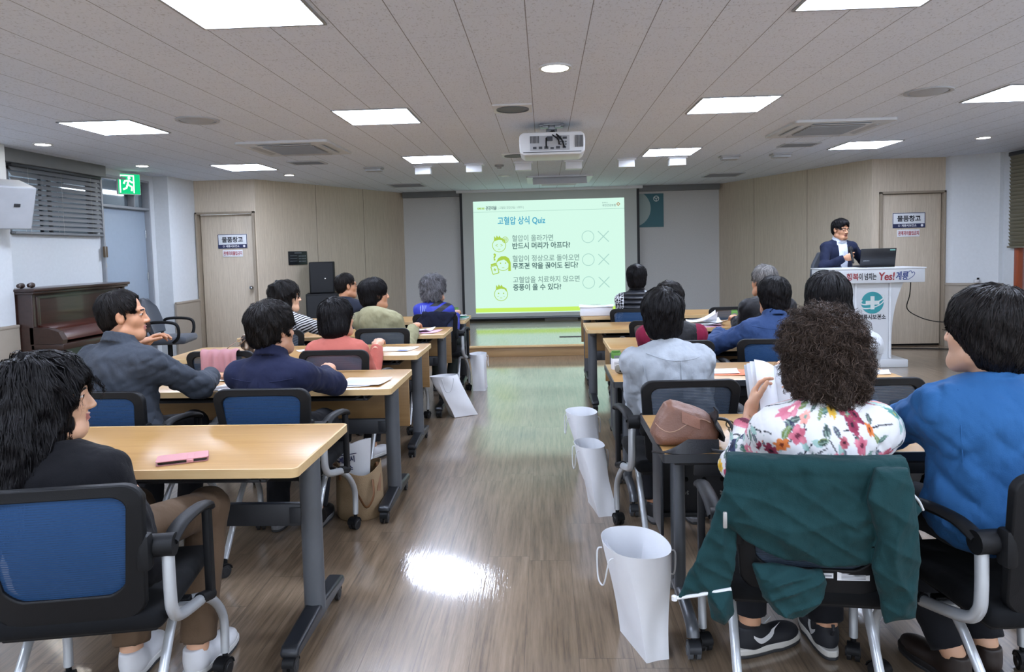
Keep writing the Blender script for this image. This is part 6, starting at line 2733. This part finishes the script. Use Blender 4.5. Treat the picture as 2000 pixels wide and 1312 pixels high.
# ------------------------------------------------------------------ bags on the floor
def paper_bag(label, loc, deg, w, d, h, open_w, open_d, lean=(0, 0), soft=.0, seed=1, handles=True):
    b = thing('paper_bag', label, 'bag', loc, R(deg), 'white paper gift bags on the floor')
    base_pts = []
    for (x0, y0, x1, y1, m) in ((-1, -1, 1, -1, 14), (1, -1, 1, 1, 8), (1, 1, -1, 1, 14), (-1, 1, -1, -1, 8)):
        base_pts += [((x0 + (x1 - x0) * q / m) * w / 2, (y0 + (y1 - y0) * q / m) * d / 2) for q in range(m)]
    r = np.random.default_rng(seed)
    ph = r.uniform(0, 6, 4)
    rings = []

    def outline(k):
        pts = []
        for (x, y) in base_pts:
            a = math.atan2(y / d, x / w)
            ex, ey = open_w / 2 * math.cos(a), open_d / 2 * math.sin(a)
            s = k ** 1.3
            X, Y = x * (1 - s) + ex * s, y * (1 - s) + ey * s
            # gusset crease
            if abs(x) > w / 2 - .006:
                X -= math.copysign(.014 * math.exp(-(y / (.25 * d)) ** 2) * (1 - k) * math.sin(math.pi * min(1, k * 1.4 + .08)), x)
            wob = .004 * math.sin(3 * a + ph[0] + 5 * k) * k + soft * math.sin(9 * k + ph[1] + 2 * a)
            pts.append((X + lean[0] * k + wob, Y + lean[1] * k + wob, h * k))
        return pts
    nv = 14
    vs, fs = [], []
    for j in range(nv + 1):
        vs += outline(j / nv)
    m_ = len(outline(0))
    for j in range(nv):
        for i in range(m_):
            q = (i + 1) % m_
            fs.append((j * m_ + i, j * m_ + q, (j + 1) * m_ + q, (j + 1) * m_ + i))
    fs.append(tuple(range(m_))[::-1])
    # inner face
    off = len(vs)
    for j in range(nv + 1):
        for (x, y, z) in outline(j / nv):
            cx, cy = lean[0] * j / nv, lean[1] * j / nv
            L = math.hypot(x - cx, y - cy)
            vs.append((x - (x - cx) / L * .0015, y - (y - cy) / L * .0015, z + (.002 if j == 0 else 0)))
    for j in range(nv):
        for i in range(m_):
            q = (i + 1) % m_
            fs.append((off + j * m_ + q, off + j * m_ + i, off + (j + 1) * m_ + i, off + (j + 1) * m_ + q))
    for i in range(m_):
        q = (i + 1) % m_
        fs.append((nv * m_ + i, nv * m_ + q, off + nv * m_ + q, off + nv * m_ + i))
    mb = MB()
    mb.add(vs, fs)
    mb.build('bag_body', M_PAPER, b, angle=24)
    if handles:
        for s in (-1, 1):
            y = s * open_d / 2 * 1.0
            mb = MB()
            zz = h * .93
            cxy = Vector((lean[0] * .93, lean[1] * .93, 0))
            mb.tube([cxy + Vector((-.05, y * .93, zz)), cxy + Vector((-.052, y * 1.08, zz - .01)), cxy + Vector((-.03, y * 1.15, zz - .09)), cxy + Vector((.0, y * 1.15, zz - .11)), cxy + Vector((.03, y * 1.15, zz - .09)), cxy + Vector((.052, y * 1.08, zz - .01)), cxy + Vector((.05, y * .93, zz))], .003, 8, smooth=5)
            mb.build('cord_handle', mat('white cord', '#c6c8ca', .8), b)
    mb = MB()
    mb.sheet(lambda u, v: (lean[0] * .9 + (u - .5) * open_w * .55, lean[1] * .9 + open_d * .40 * (1 - (1.1 * (u - .5)) ** 2 * .5), h * (.88 + .08 * v)), 4, 2, .001)
    mb.build('reinforcing_strip', M_PAPER, b)
    return b


paper_bag('tall open white paper bag on the floor beside the desk with the brown handbag', (.325, 2.48, 0), 108, .22, .085, .375, .30, .235, lean=(.015, .02), seed=2)
paper_bag('white paper bag standing under the pale blue shirt desk, in front of another bag', (.285, 3.82, 0), 100, .24, .10, .36, .23, .16, lean=(.03, .06), seed=3, soft=.002)
paper_bag('white paper bag partly behind another bag at the aisle edge of the milk carton desk', (.265, 4.40, 0), 96, .26, .12, .40, .27, .19, lean=(.04, .05), seed=4, soft=.002)
tb = paper_bag('crumpled white paper bag leaning over beside the vivid blue shirt chair leg', (-.73, 6.08, .003), 30, .22, .11, .36, .25, .13, lean=(-.17, .03), seed=5, soft=.004)
paper_bag('slim white paper bag upright on the floor closest to the stage', (-.69, 7.25, 0), 88, .24, .12, .37, .25, .18, lean=(.0, .02), seed=6, soft=.002)

# tan bucket tote with a folded printed bag inside
tt = thing('tote_bag', 'tan leather bucket bag on the floor under the navy blazer desk', 'bag', (-1.04, 3.76, 0), R(-10))
M_TAN = mat('tan suede', '#8b7558', .7, var=(16, .18), bump=(180, .25))
mb = MB()
prof = [(0, .004), (.118, .0), (.128, .012), (.13, .1), (.128, .2), (.122, .27), (.118, .272), (.12, .2), (.12, .03), (0, .02)]
mb.lathe(prof, 36)
mb.v = [(x * (1 + .04 * math.sin(3 * math.atan2(y, x))), y * .85 + .012 * z, z + (.028 * (math.sin(2 * math.atan2(y, x) + .4)) if z > .2 else 0)) for x, y, z in mb.v]
mb.build('bag_body', M_TAN, tt)
M_STRAP = mat('brown strap leather', '#6e4a2c', .5)
mb = MB()
mb.tube([(-.06, -.098, .22), (-.055, -.104, .275), (.0, -.125, .25), (.06, -.13, .15), (.1, -.125, .09), (.125, -.09, .14), (.11, -.06, .22)], .01, 10, flat=(.010, .003), smooth=5)
mb.tube([(.08, .05, .26), (.10, .03, .285), (.122, .0, .22), (.13, -.03, .15)], .01, 10, flat=(.009, .003), smooth=5)
mb.tube([(-.11, .0, .26), (-.16, -.02, .28), (-.19, -.03, .2), (-.15, -.06, .12)], .006, 8, smooth=5)
mb.build('strap', M_STRAP, tt)
fb = thing('folded_bag', 'white printed paper bag folded and tucked into the tan bucket bag', 'bag', (-1.065, 3.76, .21), R(-8))
mb = MB()
mb.sheet(lambda u, v: (-.085 + .17 * u + .02 * v, -.01 + .05 * (u - .3) ** 2 - .01 * v, -.08 + .235 * v + .03 * u + .03 * math.sin(u * 2)), 12, 8, .014)
mb.build('paper', M_PAPER, fb)
mb = MB()
Mq = plane_M((-.07, -.030, .035), (1, 0, .18), (-.06, 0, 1))
text_mb(mb, '계룡시', .036, Mq @ Matrix.Translation((0, .045, 0)), 'LEFT', .001)
text_mb(mb, '보건소', .03, Mq, 'LEFT', .001)
mb.box((.06, .086, 0), (.1, .004, .001), M=Mq)
mb.build('lettering', mat('bag navy ink', '#232a55', .6), fb)
# ------------------------------------------------------------------ things on the desks
H_ = .72


def sheet_of_paper(label, x, y, deg, w=.21, l=.29, z=H_, curl=.004, colr=None, name='paper_sheet', lines=True, block=None, cat='paper'):
    p = thing(name, label, cat, (x, y, z), R(deg))
    mb = MB()
    mb.sheet(lambda u, v: ((u - .5) * w, (v - .5) * l, .0015 + curl * (2 * v - 1) ** 2 * (u - .2) ** 2 * 2 + .0005), 8, 8, .001)
    mb.build('sheet', colr or M_PAPER, p)
    if lines:
        mb = MB()
        r = random.Random(int(abs(x * 1000)))
        for k in range(11):
            yy = l * .4 - k * l * .075
            mb.box((-w * .05, yy, .004 + curl * (2 * yy / l) ** 2 * .3), (w * r.uniform(.5, .78), l * .014, .0004))
        mb.build('print', mat('print grey', '#8d9096', .7), p)
    if block:
        mb = MB()
        mb.box((w * block[1], l * block[2], .0048), (w * block[3], l * block[4], .0004))
        mb.build('colour_block', mat('print ' + block[0], block[0], .6), p)
    return p


ph = thing('smartphone', 'smartphone in a pink flip case lying on the nearest maple desk', 'phone', (-1.272, 2.375, H_), R(24))
mb = MB()
mb.prism(rrect(.165, .088, .01), 0, .002)
mb.prism(rrect(.165, .086, .01), .0118, .0142)
for x in (0,):
    mb.box((x, .044, .007), (.16, .004, .0142), .001)
mb.build('pink_case', mat('pink leatherette', '#b97f80', .6, bump=(400, .1)), ph)
mb = MB()
mb.prism(rrect(.155, .076, .01), .002, .0118)
mb.build('handset', mat('phone black', '#121316', .25), ph)
mb = MB()
mb.tube([(.025, .02, .0155), (.025, -.038, .0155), (.025, -.046, .01), (.025, -.046, .002)], .01, 10, flat=(.011, .0012))
mb.build('clasp_strap', mat('pink leatherette', '#b97f80', .6), ph)

sheet_of_paper('top printed sheet on the maple desk beside the navy blazer', -1.0, 3.80, -6, .25, .22, z=H_ + .005)
sheet_of_paper('second printed sheet slid under the other beside the navy blazer', -1.075, 3.77, 6, .25, .22, z=H_)
sheet_of_paper('folded leaflet standing in front of the hand of the navy blazer', -1.3, 3.97, 20, .12, .15, H_ + .012, .03, lines=False)
sheet_of_paper('white sheet under the wrist of the charcoal shirt', -1.68, 3.76, -20, .21, .29)
sheet_of_paper('white sheet on the desk corner past the charcoal shirt', -1.83, 3.98, -10, .2, .16, curl=.02, lines=False)
sheet_of_paper('white brochure with blue corner on the desk beside the coral shirt', -1.1, 5.12, -14, .27, .22, block=('#3a4e9c', .33, -.36, .24, .2))
p = thing('smartphone', 'black smartphone lying on the desk beside the coral shirt', 'phone', (-1.68, 5.03, H_), R(80))
mb = MB()
mb.box((0, 0, .007), (.075, .15, .014), .005)
mb.build('case', mat('phone black', '#121316', .25), p)
mb = MB()
mb.box((0, 0, .0145), (.066, .138, .001))
mb.build('glass', mat('phone glass', '#2c3036', .08), p)
sheet_of_paper('small white card lying behind the black smartphone', -1.78, 5.14, 30, .12, .1, lines=False)
sheet_of_paper('pink folder sheet under the booklet beside the khaki hoodie', -1.07, 6.22, -10, .24, .26, colr=mat('pink paper', '#d3a3bb', .7), lines=False)
sheet_of_paper('white booklet on the pink folder beside the khaki hoodie', -1.13, 6.27, -16, .22, .2, z=H_ + .006, curl=.02, block=('#3b4250', -.05, -.2, .3, .06))


def carton(x, y, deg, label, z=H_):
    c = thing('drink_carton', label, 'carton', (x, y, z), R(deg), 'white and green drink cartons')
    mb = MB()
    mb.box((0, 0, .05), (.052, .04, .1), .002)
    mb.build('box_body', M_PAPER, c)
    mb = MB()
    mb.box((0, 0, .082), (.0526, .0406, .036), .002)
    mb.box((0, 0, .104), (.05, .006, .01), .001)
    mb.build('green_band', mat('carton green', '#5a8a3c', .5), c)
    mb = MB()
    for k in range(5):
        mb.box((.002, -.0204, .012 + k * .008), (.036, .0006, .003))
    mb.build('print', mat('carton print', '#6d7276', .6), c)
    mb = MB()
    mb.box((0, -.0208, .075), (.034, .0006, .014))
    mb.build('name_print', mat('carton print', '#6d7276', .6), c)
    return c


carton(.40, 4.10, 8, 'white and green drink carton at the corner of the desk by the pale blue shirt')
carton(1.72, 6.55, -8, 'white and green drink carton beside the booklets near the grey haired person')
carton(-.96, 7.55, 10, 'white and green drink carton beside the vivid blue shirt')
bk = thing('book', 'green covered book lying on the desk beside the vivid blue shirt', 'book', (-.9, 7.36, H_), R(-8))
mb = MB()
mb.box((0, 0, .009), (.15, .2, .014))
mb.build('pages', M_PAPER, bk)
mb = MB()
mb.box((0, 0, .0175), (.155, .205, .003))
mb.box((0, 0, .0015), (.155, .205, .003))
mb.box((-.077, 0, .0095), (.003, .205, .019))
mb.build('cover', mat('green cover', '#3f8f78', .5), bk)
mb = MB()
mb.lathe([(0, .0), (.03, .002), (.05, .012), (.052, .014), (.03, .006), (0, .004)], 24)
tag(mb.build('saucer', M_WHITEP, loc=(-.88, 7.42, H_ + .019)), 'small white saucer on the green book', 'saucer')

fbx = thing('flat_box', 'flat white box wrapped in paper on the desk closest to the stage', 'box', (.535, 7.52, H_), R(-4))
mb = MB()
mb.box((0, 0, .045), (.34, .26, .09), .006)
mb.build('box_body', M_PAPER, fbx)
mb = MB()
mb.sheet(lambda u, v: ((u - .5) * .36, (v - .5) * .28, .094 + .012 * math.sin(u * 5 + 2 * v) * (v - .3)), 12, 8, .002)
mb.build('loose_wrap', M_PAPER, fbx)
mb = MB()
for (x, y, w_, h_) in ((-.03, .0, .06, .02), (.02, .005, .05, .03)):
    mb.box((x, y, .1085), (w_, h_, .001))
mb.build('print', mat('print grey', '#8d9096', .7), fbx)
sheet_of_paper('tiny green leaflet on the stage side desk past the burgundy sleeves', 1.33, 7.45, 5, .08, .1, colr=mat('green leaflet', '#4f9a62', .6), lines=False)
for (x, y, z, dg, cu, lb) in ((1.41, 6.3, .003, -20, .02, 'lowest white booklet of the loose pile near the grey haired person'), (1.45, 6.34, .016, 12, .03, 'middle white booklet of the loose pile near the grey haired person'), (1.38, 6.36, .032, -8, .07, 'top curled white booklet of the loose pile near the grey haired person')):
    sheet_of_paper(lb, x, y, dg, .26, .2, H_ + z, cu, lines=(z > .01), name='booklet', cat='booklet')
sheet_of_paper('pink sheet sticking out under the loose booklets', 1.38, 6.24, 8, .28, .2, colr=mat('pink paper', '#d3a3bb', .7), lines=False)
pc = thing('pencil_case', 'long purple brown pencil case on the desk beside the denim jacket', 'case', (1.47, 5.46, H_), R(6))
mb = MB()
mb.box((0, 0, .022), (.24, .075, .044), .016, seg=3)
mb.build('case_body', mat('purple leather', '#4b2233', .45), pc)
mb = MB()
mb.box((0, -.038, .03), (.22, .003, .005))
mb.build('zip', mat('zip silver', '#a7a5a2', .4, .6), pc)
sheet_of_paper('white leaflet with green print beside the pencil case', 1.42, 5.28, 24, .22, .16, curl=.02, block=('#7aa34a', .2, .1, .3, .4), lines=False)
sheet_of_paper('white leaflet with an orange border on the desk past the pale blue shirt', .98, 3.92, -8, .25, .17, colr=mat('orange paper', '#cf6a3c', .6), lines=False)
sheet_of_paper('white page lying on the orange bordered leaflet', .955, 3.95, -8, .2, .15, z=H_ + .003)
p = thing('smartphone', 'dark blue smartphone lying on the desk before the grey knit top', 'phone', (1.27, 4.02, H_), R(60))
mb = MB()
mb.box((0, 0, .006), (.078, .158, .012), .004)
mb.build('case', mat('phone navy', '#20263a', .3), p)
mb = MB()
mb.box((0, 0, .0125), (.07, .148, .001))
mb.build('glass', mat('phone glass', '#2c3036', .08), p)
sheet_of_paper('white sheet with a yellow spot on the desk before the grey knit top', 1.36, 3.93, 10, .2, .18, block=('#d8c64a', -.2, -.1, .16, .18))
sheet_of_paper('pale sheet at the far end of the desk before the grey knit top', 1.78, 3.86, -20, .1, .14, lines=False)
gc = thing('glasses_case', 'soft grey spectacles pouch beside the drink carton and pale blue shirt', 'case', (.455, 3.93, H_), R(-35))
mb = MB()
mb.box((0, 0, .026), (.16, .07, .05), .022, seg=3)
mb.build('pouch', cloth('grey pouch cloth', '#7d7a6f', .6), gc)
mb = MB()
mb.cyl((-.04, -.034, .02), (.05, -.034, .012), .006, 8)
mb.build('dark_clip', M_BLACKP, gc)


# patterned soft bag
def lump(name, f, lo, hi, h, m, parent):
    V, Q = nets(f, lo, hi, h)
    return np_obj(name, V, Q, m, parent)


m, t = new_mat('patterned scarf cloth')
o_ = t.obj()
vor = t.n('ShaderNodeTexVoronoi', i_Scale=26.0)
t.link(t.mapping(o_, (1, 1, .6)), vor.inputs['Vector'])
t.link(t.ramp(vor.outputs['Distance'], [(.25, lin('#c9c2b6')), (.4, lin('#7c6550')), (.6, lin('#2b2522'))]), t.b.inputs['Base Color'])
t.b.inputs['Roughness'].default_value = .8
fo_ = Folds(.012, 9, 20, 60)
pb = thing('patterned_bag', 'soft brown and white patterned bag standing on the desk left of the navy blazer', 'bag', (-2.12, 5.06, H_ + .006), R(10))
pb['label'] = 'soft brown and white patterned bag on the desk past the navy blazer'
lump('bag_body', lambda p: ell(p, (0, 0, .07), (.1, .07, .085)) + fo_(p) + np.maximum(0, .004 - p[:, 2]) * 4, (-.15, -.12, -.0), (.15, .12, .2), .008, m, pb)
mb = MB()
mb.tube([(-.06, -.02, .12), (-.15, -.05, .07), (-.2, -.08, .016), (-.13, -.09, .014)], .008, 10, flat=(.014, .003), smooth=5)
mb.tube([(.03, -.05, .14), (-.03, -.07, .12), (-.1, -.08, .06)], .008, 10, flat=(.012, .003), smooth=5)
mb.build('strap', M_STRAP, pb)
mb = MB()
mb.lathe([(0, 0), (.035, .01), (.03, .05), (0, .06)], 16, c=(-.03, .0, .13))
mb.build('white_top', M_PAPER, pb)

# pink towel over a chair back
tw = thing('towel', 'pink towel hung over the back of the empty mesh chair', 'towel', (-2.03, 4.275, 0), 0)


def towel(u, v):
    x = -.10 + .225 * u
    s = (v - .52) * .36
    z = .858 - abs(s) * .98
    y = .031 * math.tanh(s / .02) * (1 if s > 0 else 1.15) + .006
    fold = .007 * math.sin(u * 21 + 1.3) + .005 * math.sin(u * 38 + 4 * v)
    return (x + .012 * (v - .5) * math.sin(u * 3), y + (fold if s < 0 else -fold * .4) * min(1, abs(s) * 14) - (.008 if s < 0 else -.006), z + .004 * math.cos(u * 21))


mb = MB()
mb.sheet(towel, 40, 30, .005)
mb.build('towel_cloth', mat('pink terry cloth', '#ba8488', .9, bump=(700, .5), sheen=.1), tw, angle=80)

# dark garment over the chair of the vivid blue shirt
fg = Folds(.008, 21, 20, 45)
gm = thing('folded_garment', 'dark navy garment folded over the chair back behind the vivid blue shirt', 'garment', (-1.05, 6.92, 0))
lump('garment_cloth', lambda p: np.maximum(np.abs(p[:, 0] + .0 + .05 * np.sin(p[:, 2] * 20)) - .16, smin(ell(p, (0, -.265, .835), (.3, .03, .022)), ell(p, (.02, -.295, .75), (.21, .016, .11)), .03)) + fg(p) * .7, (-.2, -.36, .6), (.2, -.2, .9), .009, cloth('dark navy garment cloth', '#15192a', .5), gm)

def poly_sd(P, x, z):
    """signed distance to a closed outline in the XZ plane"""
    P = np.asarray(P, float)
    q = np.stack([x, z], 1)
    d = np.full(len(q), 1e9)
    sgn = np.ones(len(q))
    n = len(P)
    for i in range(n):
        a, b = P[i], P[i - 1]
        e = b - a
        w = q - a
        t_ = np.clip(w @ e / (e @ e), 0, 1)
        d = np.minimum(d, ((w - t_[:, None] * e) ** 2).sum(1))
        c1 = q[:, 1] >= a[1]
        c2 = q[:, 1] < b[1]
        c3 = e[0] * w[:, 1] > e[1] * w[:, 0]
        f_ = (c1 & c2 & c3) | (~c1 & ~c2 & ~c3)
        sgn = np.where(f_, -sgn, sgn)
    return sgn * np.sqrt(d)


# ------------------------------------------------------------------ brown handbag with black strap
hb = thing('handbag', 'brown leather handbag with a wide black strap on the black edged desk', 'bag', (.485, 2.535, H_), R(-8))
Rb = rotm(0, 0, 10)
fh = Folds(.005, 31, 16, 44)


BAGP = [(-.105, .0), (-.118, .035), (-.1, .09), (-.072, .148), (-.045, .158), (.01, .14), (.075, .112), (.108, .085), (.118, .04), (.105, .0)]


def bag_f(p):
    q = p @ Rb
    a = poly_sd(BAGP, q[:, 0], p[:, 2])
    half = .078 - .28 * np.clip(p[:, 2] - .02, 0, .2) - .012 * np.clip((q[:, 0] - .05) / .06, 0, 1)
    d = -smin(-(a + .004), -(np.abs(q[:, 1]) - half), .045)
    return np.maximum(d + fh(p), .002 - p[:, 2])


M_BRN = mat('brown leather', '#74503f', .5, var=(14, .2), bump=(160, .2))
hbo = lump('bag_body', bag_f, (-.17, -.13, 0), (.17, .13, .2), .006, M_BRN, hb)


def onbag(x, z, y0=-.14, out=.002):
    q = np.array([[x, y0, z]])
    for _ in range(30):
        q[:, 1] += bag_f(q) * .7
    return (x, q[0, 1] - out, z)


mb = MB()
mb.sheet(lambda u, v: onbag(-.01 + .062 * u + .0 * v, .122 - .036 * v - .025 * u), 8, 6, .002)
mb.build('leather_patch', mat('brown leather patch', '#8a5f4b', .5, bump=(160, .2)), hbo)
mb = MB()
mb.tube([onbag(-.1 + .19 * k / 12, .075 - .02 * math.sin(k * .5)) for k in range(13)], .0018, 6)
mb.build('seam_stitching', mat('stitch tan', '#a98770', .7), hbo)
M_BLKL = mat('black leather', '#111317', .4, bump=(200, .15))
mb = MB()
mb.sheet(lambda u, v: (-.115 + .225 * u, -.128 - .022 * math.sin(u * 3.6) - .012 * (1 - v), .002 + v * .056 * (min(1, max(0, (u - .12) * 2.4)) ** 1.5 * (1 - .25 * u))), 20, 4, .005)
mb.build('wide_strap', M_BLKL, hb)
mb = MB()
mb.sheet(lambda u, v: (.095 + .03 * v + .01 * math.sin(v * 9 + u * 4), -.06 + .11 * u, .02 + .12 * (1 - v) * (1 - .4 * u)), 6, 8, .006)
mb.tube([(.11, -.05, .1), (.15, -.06, .09), (.165, -.1, .03), (.13, -.15, .012), (.08, -.17, .02)], .006, 8, smooth=5)
mb.build('closing_flap', M_BLKL, hb)
mb = MB()
ringp = [(.155 + .012 * math.cos(a), -.03, .075 + .012 * math.sin(a)) for a in [2 * math.pi * k / 16 for k in range(17)]]
mb.tube(ringp, .0025, 6)
mb.tube([(.15, -.03, .06), (.165, -.04, .035), (.175, -.045, .03)], .004, 6)
mb.build('metal_ring', mat('dark brass', '#6e6450', .3, .9), hb)

# ------------------------------------------------------------------ open booklet in the floral blouse person's hands
Af = np.array(FL.matrix_basis) if False else np.array(Matrix.Translation((.80, 2.14, 0)) @ Matrix.Rotation(R(2), 4, 'Z'))
hw = (FLI['wL'] + FLI['wR']) / 2
cb = Af[:3, :3] @ (hw + np.array([.005, .085, .05])) + Af[:3, 3]
bk = thing('booklet', 'open white booklet held up by the curly haired person', 'booklet', tuple(cb), R(-4))
Mt = Matrix.Rotation(R(58), 4, 'X')
for s in (-1, 1):
    for k in range(3):
        mb = MB()
        mb.sheet(lambda u, v: tuple(Mt @ Vector((s * u * .105 * math.cos(.25 + .22 * k), -.10 + .2 * v, .012 + u * .105 * math.sin(.25 + .22 * k) * .9 + .014 * math.sin(u * 3.0)))), 10, 3, .0012)
        mb.build('page', M_PAPER, bk)
mb = MB()
for s in (-1, 1):
    mb.sheet(lambda u, v: tuple(Mt @ Vector((s * u * .108, -.102 + .204 * v, u * .02))), 8, 2, .0012)
mb.build('cover', mat('booklet cover', '#b9bfc4', .5), bk)
mb = MB()
mb.tube([tuple(Mt @ Vector((.0, -.1 + .2 * k / 4, .012))) for k in range(5)], .0012, 6)
for s in (-1, 1):
    mb.tube([tuple(Mt @ Vector((s * .07, -.098 + .196 * k / 4, .014 + .07 * .42))) for k in range(5)], .0009, 6)
mb.build('fold_line', M_DARKINK, bk)

# ------------------------------------------------------------------ green jacket over the chair back
gj = thing('green_jacket', 'dark green zip jacket draped over the chair of the floral blouse person', 'jacket', (.745, 2.16, 0), R(-7))
C_GREEN = cloth('dark green jersey', '#183739', .55, .85, .03)
fj = Folds(.008, 41, 12, 26)
fj2 = Folds(.004, 42, 25, 50)


J_MAIN = [(-.226, .845), (-.136, .848), (-.008, .849), (.115, .851), (.206, .85), (.226, .781), (.232, .715), (.189, .603), (.129, .562), (.018, .553), (-.111, .577), (-.19, .618), (-.237, .672), (-.26, .706)]
J_WING = [(-.225, .80), (-.257, .706), (-.299, .593), (-.368, .437), (-.3, .457), (-.218, .473), (-.205, .544), (-.205, .66)]
J_TAIL = [(-.289, .461), (-.218, .473), (-.211, .405), (-.239, .368), (-.273, .382)]
J_SLEEVE = [(.127, .845), (.204, .847), (.228, .754), (.25, .596), (.259, .413), (.178, .396), (.16, .476), (.131, .569), (.14, .652), (.103, .771)]
J_FLAP = [(.2, .779), (.246, .75), (.271, .721), (.288, .694), (.247, .663), (.21, .64)]
J_BUNCH = [(-.166, .545), (-.111, .55), (.018, .54), (.033, .502), (.018, .443), (-.033, .401), (-.098, .406), (-.137, .452)]


def jacket_f(p):
    x, y, z = p[:, 0], p[:, 1], p[:, 2]
    yb = -.215 - .055 * (z - .5) / .33 - .015 * np.sin((z - .5) / .33 * 3.1) + .35 * np.minimum(x * x, .07)       # chair back surface
    ridge = lambda a: (1 - np.abs(np.sin(a))) ** 2
    drape = .010 * ridge(16 * (x * .55 + z * .85) + 1.5 * np.sin(9 * x + 3)) + .007 * ridge(27 * (x * .75 - z * .5) + 1.2 * np.sin(11 * z)) + .006 * ridge(40 * z + 4 * np.sin(7 * x) + 2)
    drape = drape * np.clip((.845 - z) * 9, 0, 1)
    fine_ = fj2(p) * .7

    def piece(P, ys, th0, puff, lim=.05, k=.012, off=drape):
        s2 = poly_sd(P, x, z)
        th = th0 + puff * np.sqrt(np.clip(-s2, 0, lim) / lim)
        a = np.abs(y - (ys - off)) - th
        return -smin(-s2, -a, k)
    d = piece(J_MAIN, yb - .034, .007, .003)
    top = np.maximum(np.hypot(y - (yb - .004), (z - .832) * 1.5) - .038, np.abs(x + .008) - .222)
    front = np.maximum.reduce([np.abs(y - (yb + .034)) - .006, np.abs(x) - .215, z - .84, .72 - z])
    d = smin(d, np.maximum(top, .828 - z), .02)
    d = smin(d, front, .015)
    vert = .009 * ridge(30 * x + 5 * z + 1.2 * np.sin(13 * z)) + .005 * ridge(34 * z + 20 * x)
    d = smin(d, piece(J_SLEEVE, yb - .060, .006, .026, .035, .01, vert * 1.2), .006)
    d = smin(d, piece(J_WING, -.275 + .10 * (.8 - z) + .15 * (x + .25), .006, .008, .04, .01, vert * 1.4), .012)
    d = smin(d, piece(J_TAIL, -.25 + 0 * x, .004, .022, .03, .01, vert), .006)
    d = smin(d, piece(J_FLAP, -.25 + .7 * (x - .2), .006, .004, .03, .008, vert), .01)
    rad = .012 * ridge(30 * (x * .8 + z * .5) + 2.2 * np.sin(19 * z + 8 * x)) + .006 * ridge(55 * z - 20 * x)
    d = smin(d, piece(J_BUNCH, -.245 + 0 * x, .006, .042, .06, .02, rad * 2), .008)
    return d + fine_


lump('jacket_cloth', jacket_f, (-.42, -.42, .34), (.34, -.1, .9), .006, C_GREEN, gj)
mb = MB()
mb.tube([(-.372, -.262, .44), (-.34, -.262, .446), (-.3, -.262, .455), (-.22, -.256, .472)], .005, 8, smooth=4)
mb.lathe([(0, -.01), (.008, -.006), (.008, .006), (0, .01)], 10, c=(-.374, -.262, .44))
mb.build('hem_cord', mat('white piping', '#d4d6d6', .7), gj)
mb = MB()
mb.tube([(.246, -.225, .752), (.273, -.21, .722), (.29, -.195, .692)], .0035, 8, smooth=4)
mb.build('white_piping', mat('white piping', '#d4d6d6', .7), gj)
mb = MB()
mb.box((-.243, -.318, .69), (.011, .008, .045), .003)
mb.build('zip_pull', mat('zip silver', '#a7a5a2', .4, .6), gj)
# stickers on the lower rail of that chair
for (x, w_, lb) in ((.035, .035, 'narrow white sticker on the lower rail of the chair under the green jacket'), (.105, .085, 'wide printed label on the lower rail of the chair under the green jacket')):
    st = thing('rail_label', lb, 'label', (.745, 2.16, 0), R(-7))
    mb = MB()
    z0 = .512
    y0 = -.215 - .055 * (z0 - .5) / .33 + .35 * x * x - .0135
    Mq = plane_M((x, y0, z0), (1, .7 * x, 0), (0, 0, 1))
    hh = .014 if w_ < .05 else .024
    mb.box((0, 0, 0), (w_, hh, .001), M=Mq)
    mb.build('sticker', M_PAPER, st)
    mb = MB()
    for k in range(1 if w_ < .05 else 5):
        mb.box((0, (hh * .32 - k * hh * .16) if w_ > .05 else 0, .0012), (w_ * .75, hh * (.07 if w_ > .05 else .35), .0005), M=Mq)
    mb.build('print', mat('print grey', '#8d9096', .7), st)

# chairs carry their own category; drop helper names
for o in list(bpy.data.objects):
    if o.parent is None and o.type in ('MESH', 'EMPTY') and 'label' in o and o['label'] == 'x':
        bpy.data.objects.remove(o)
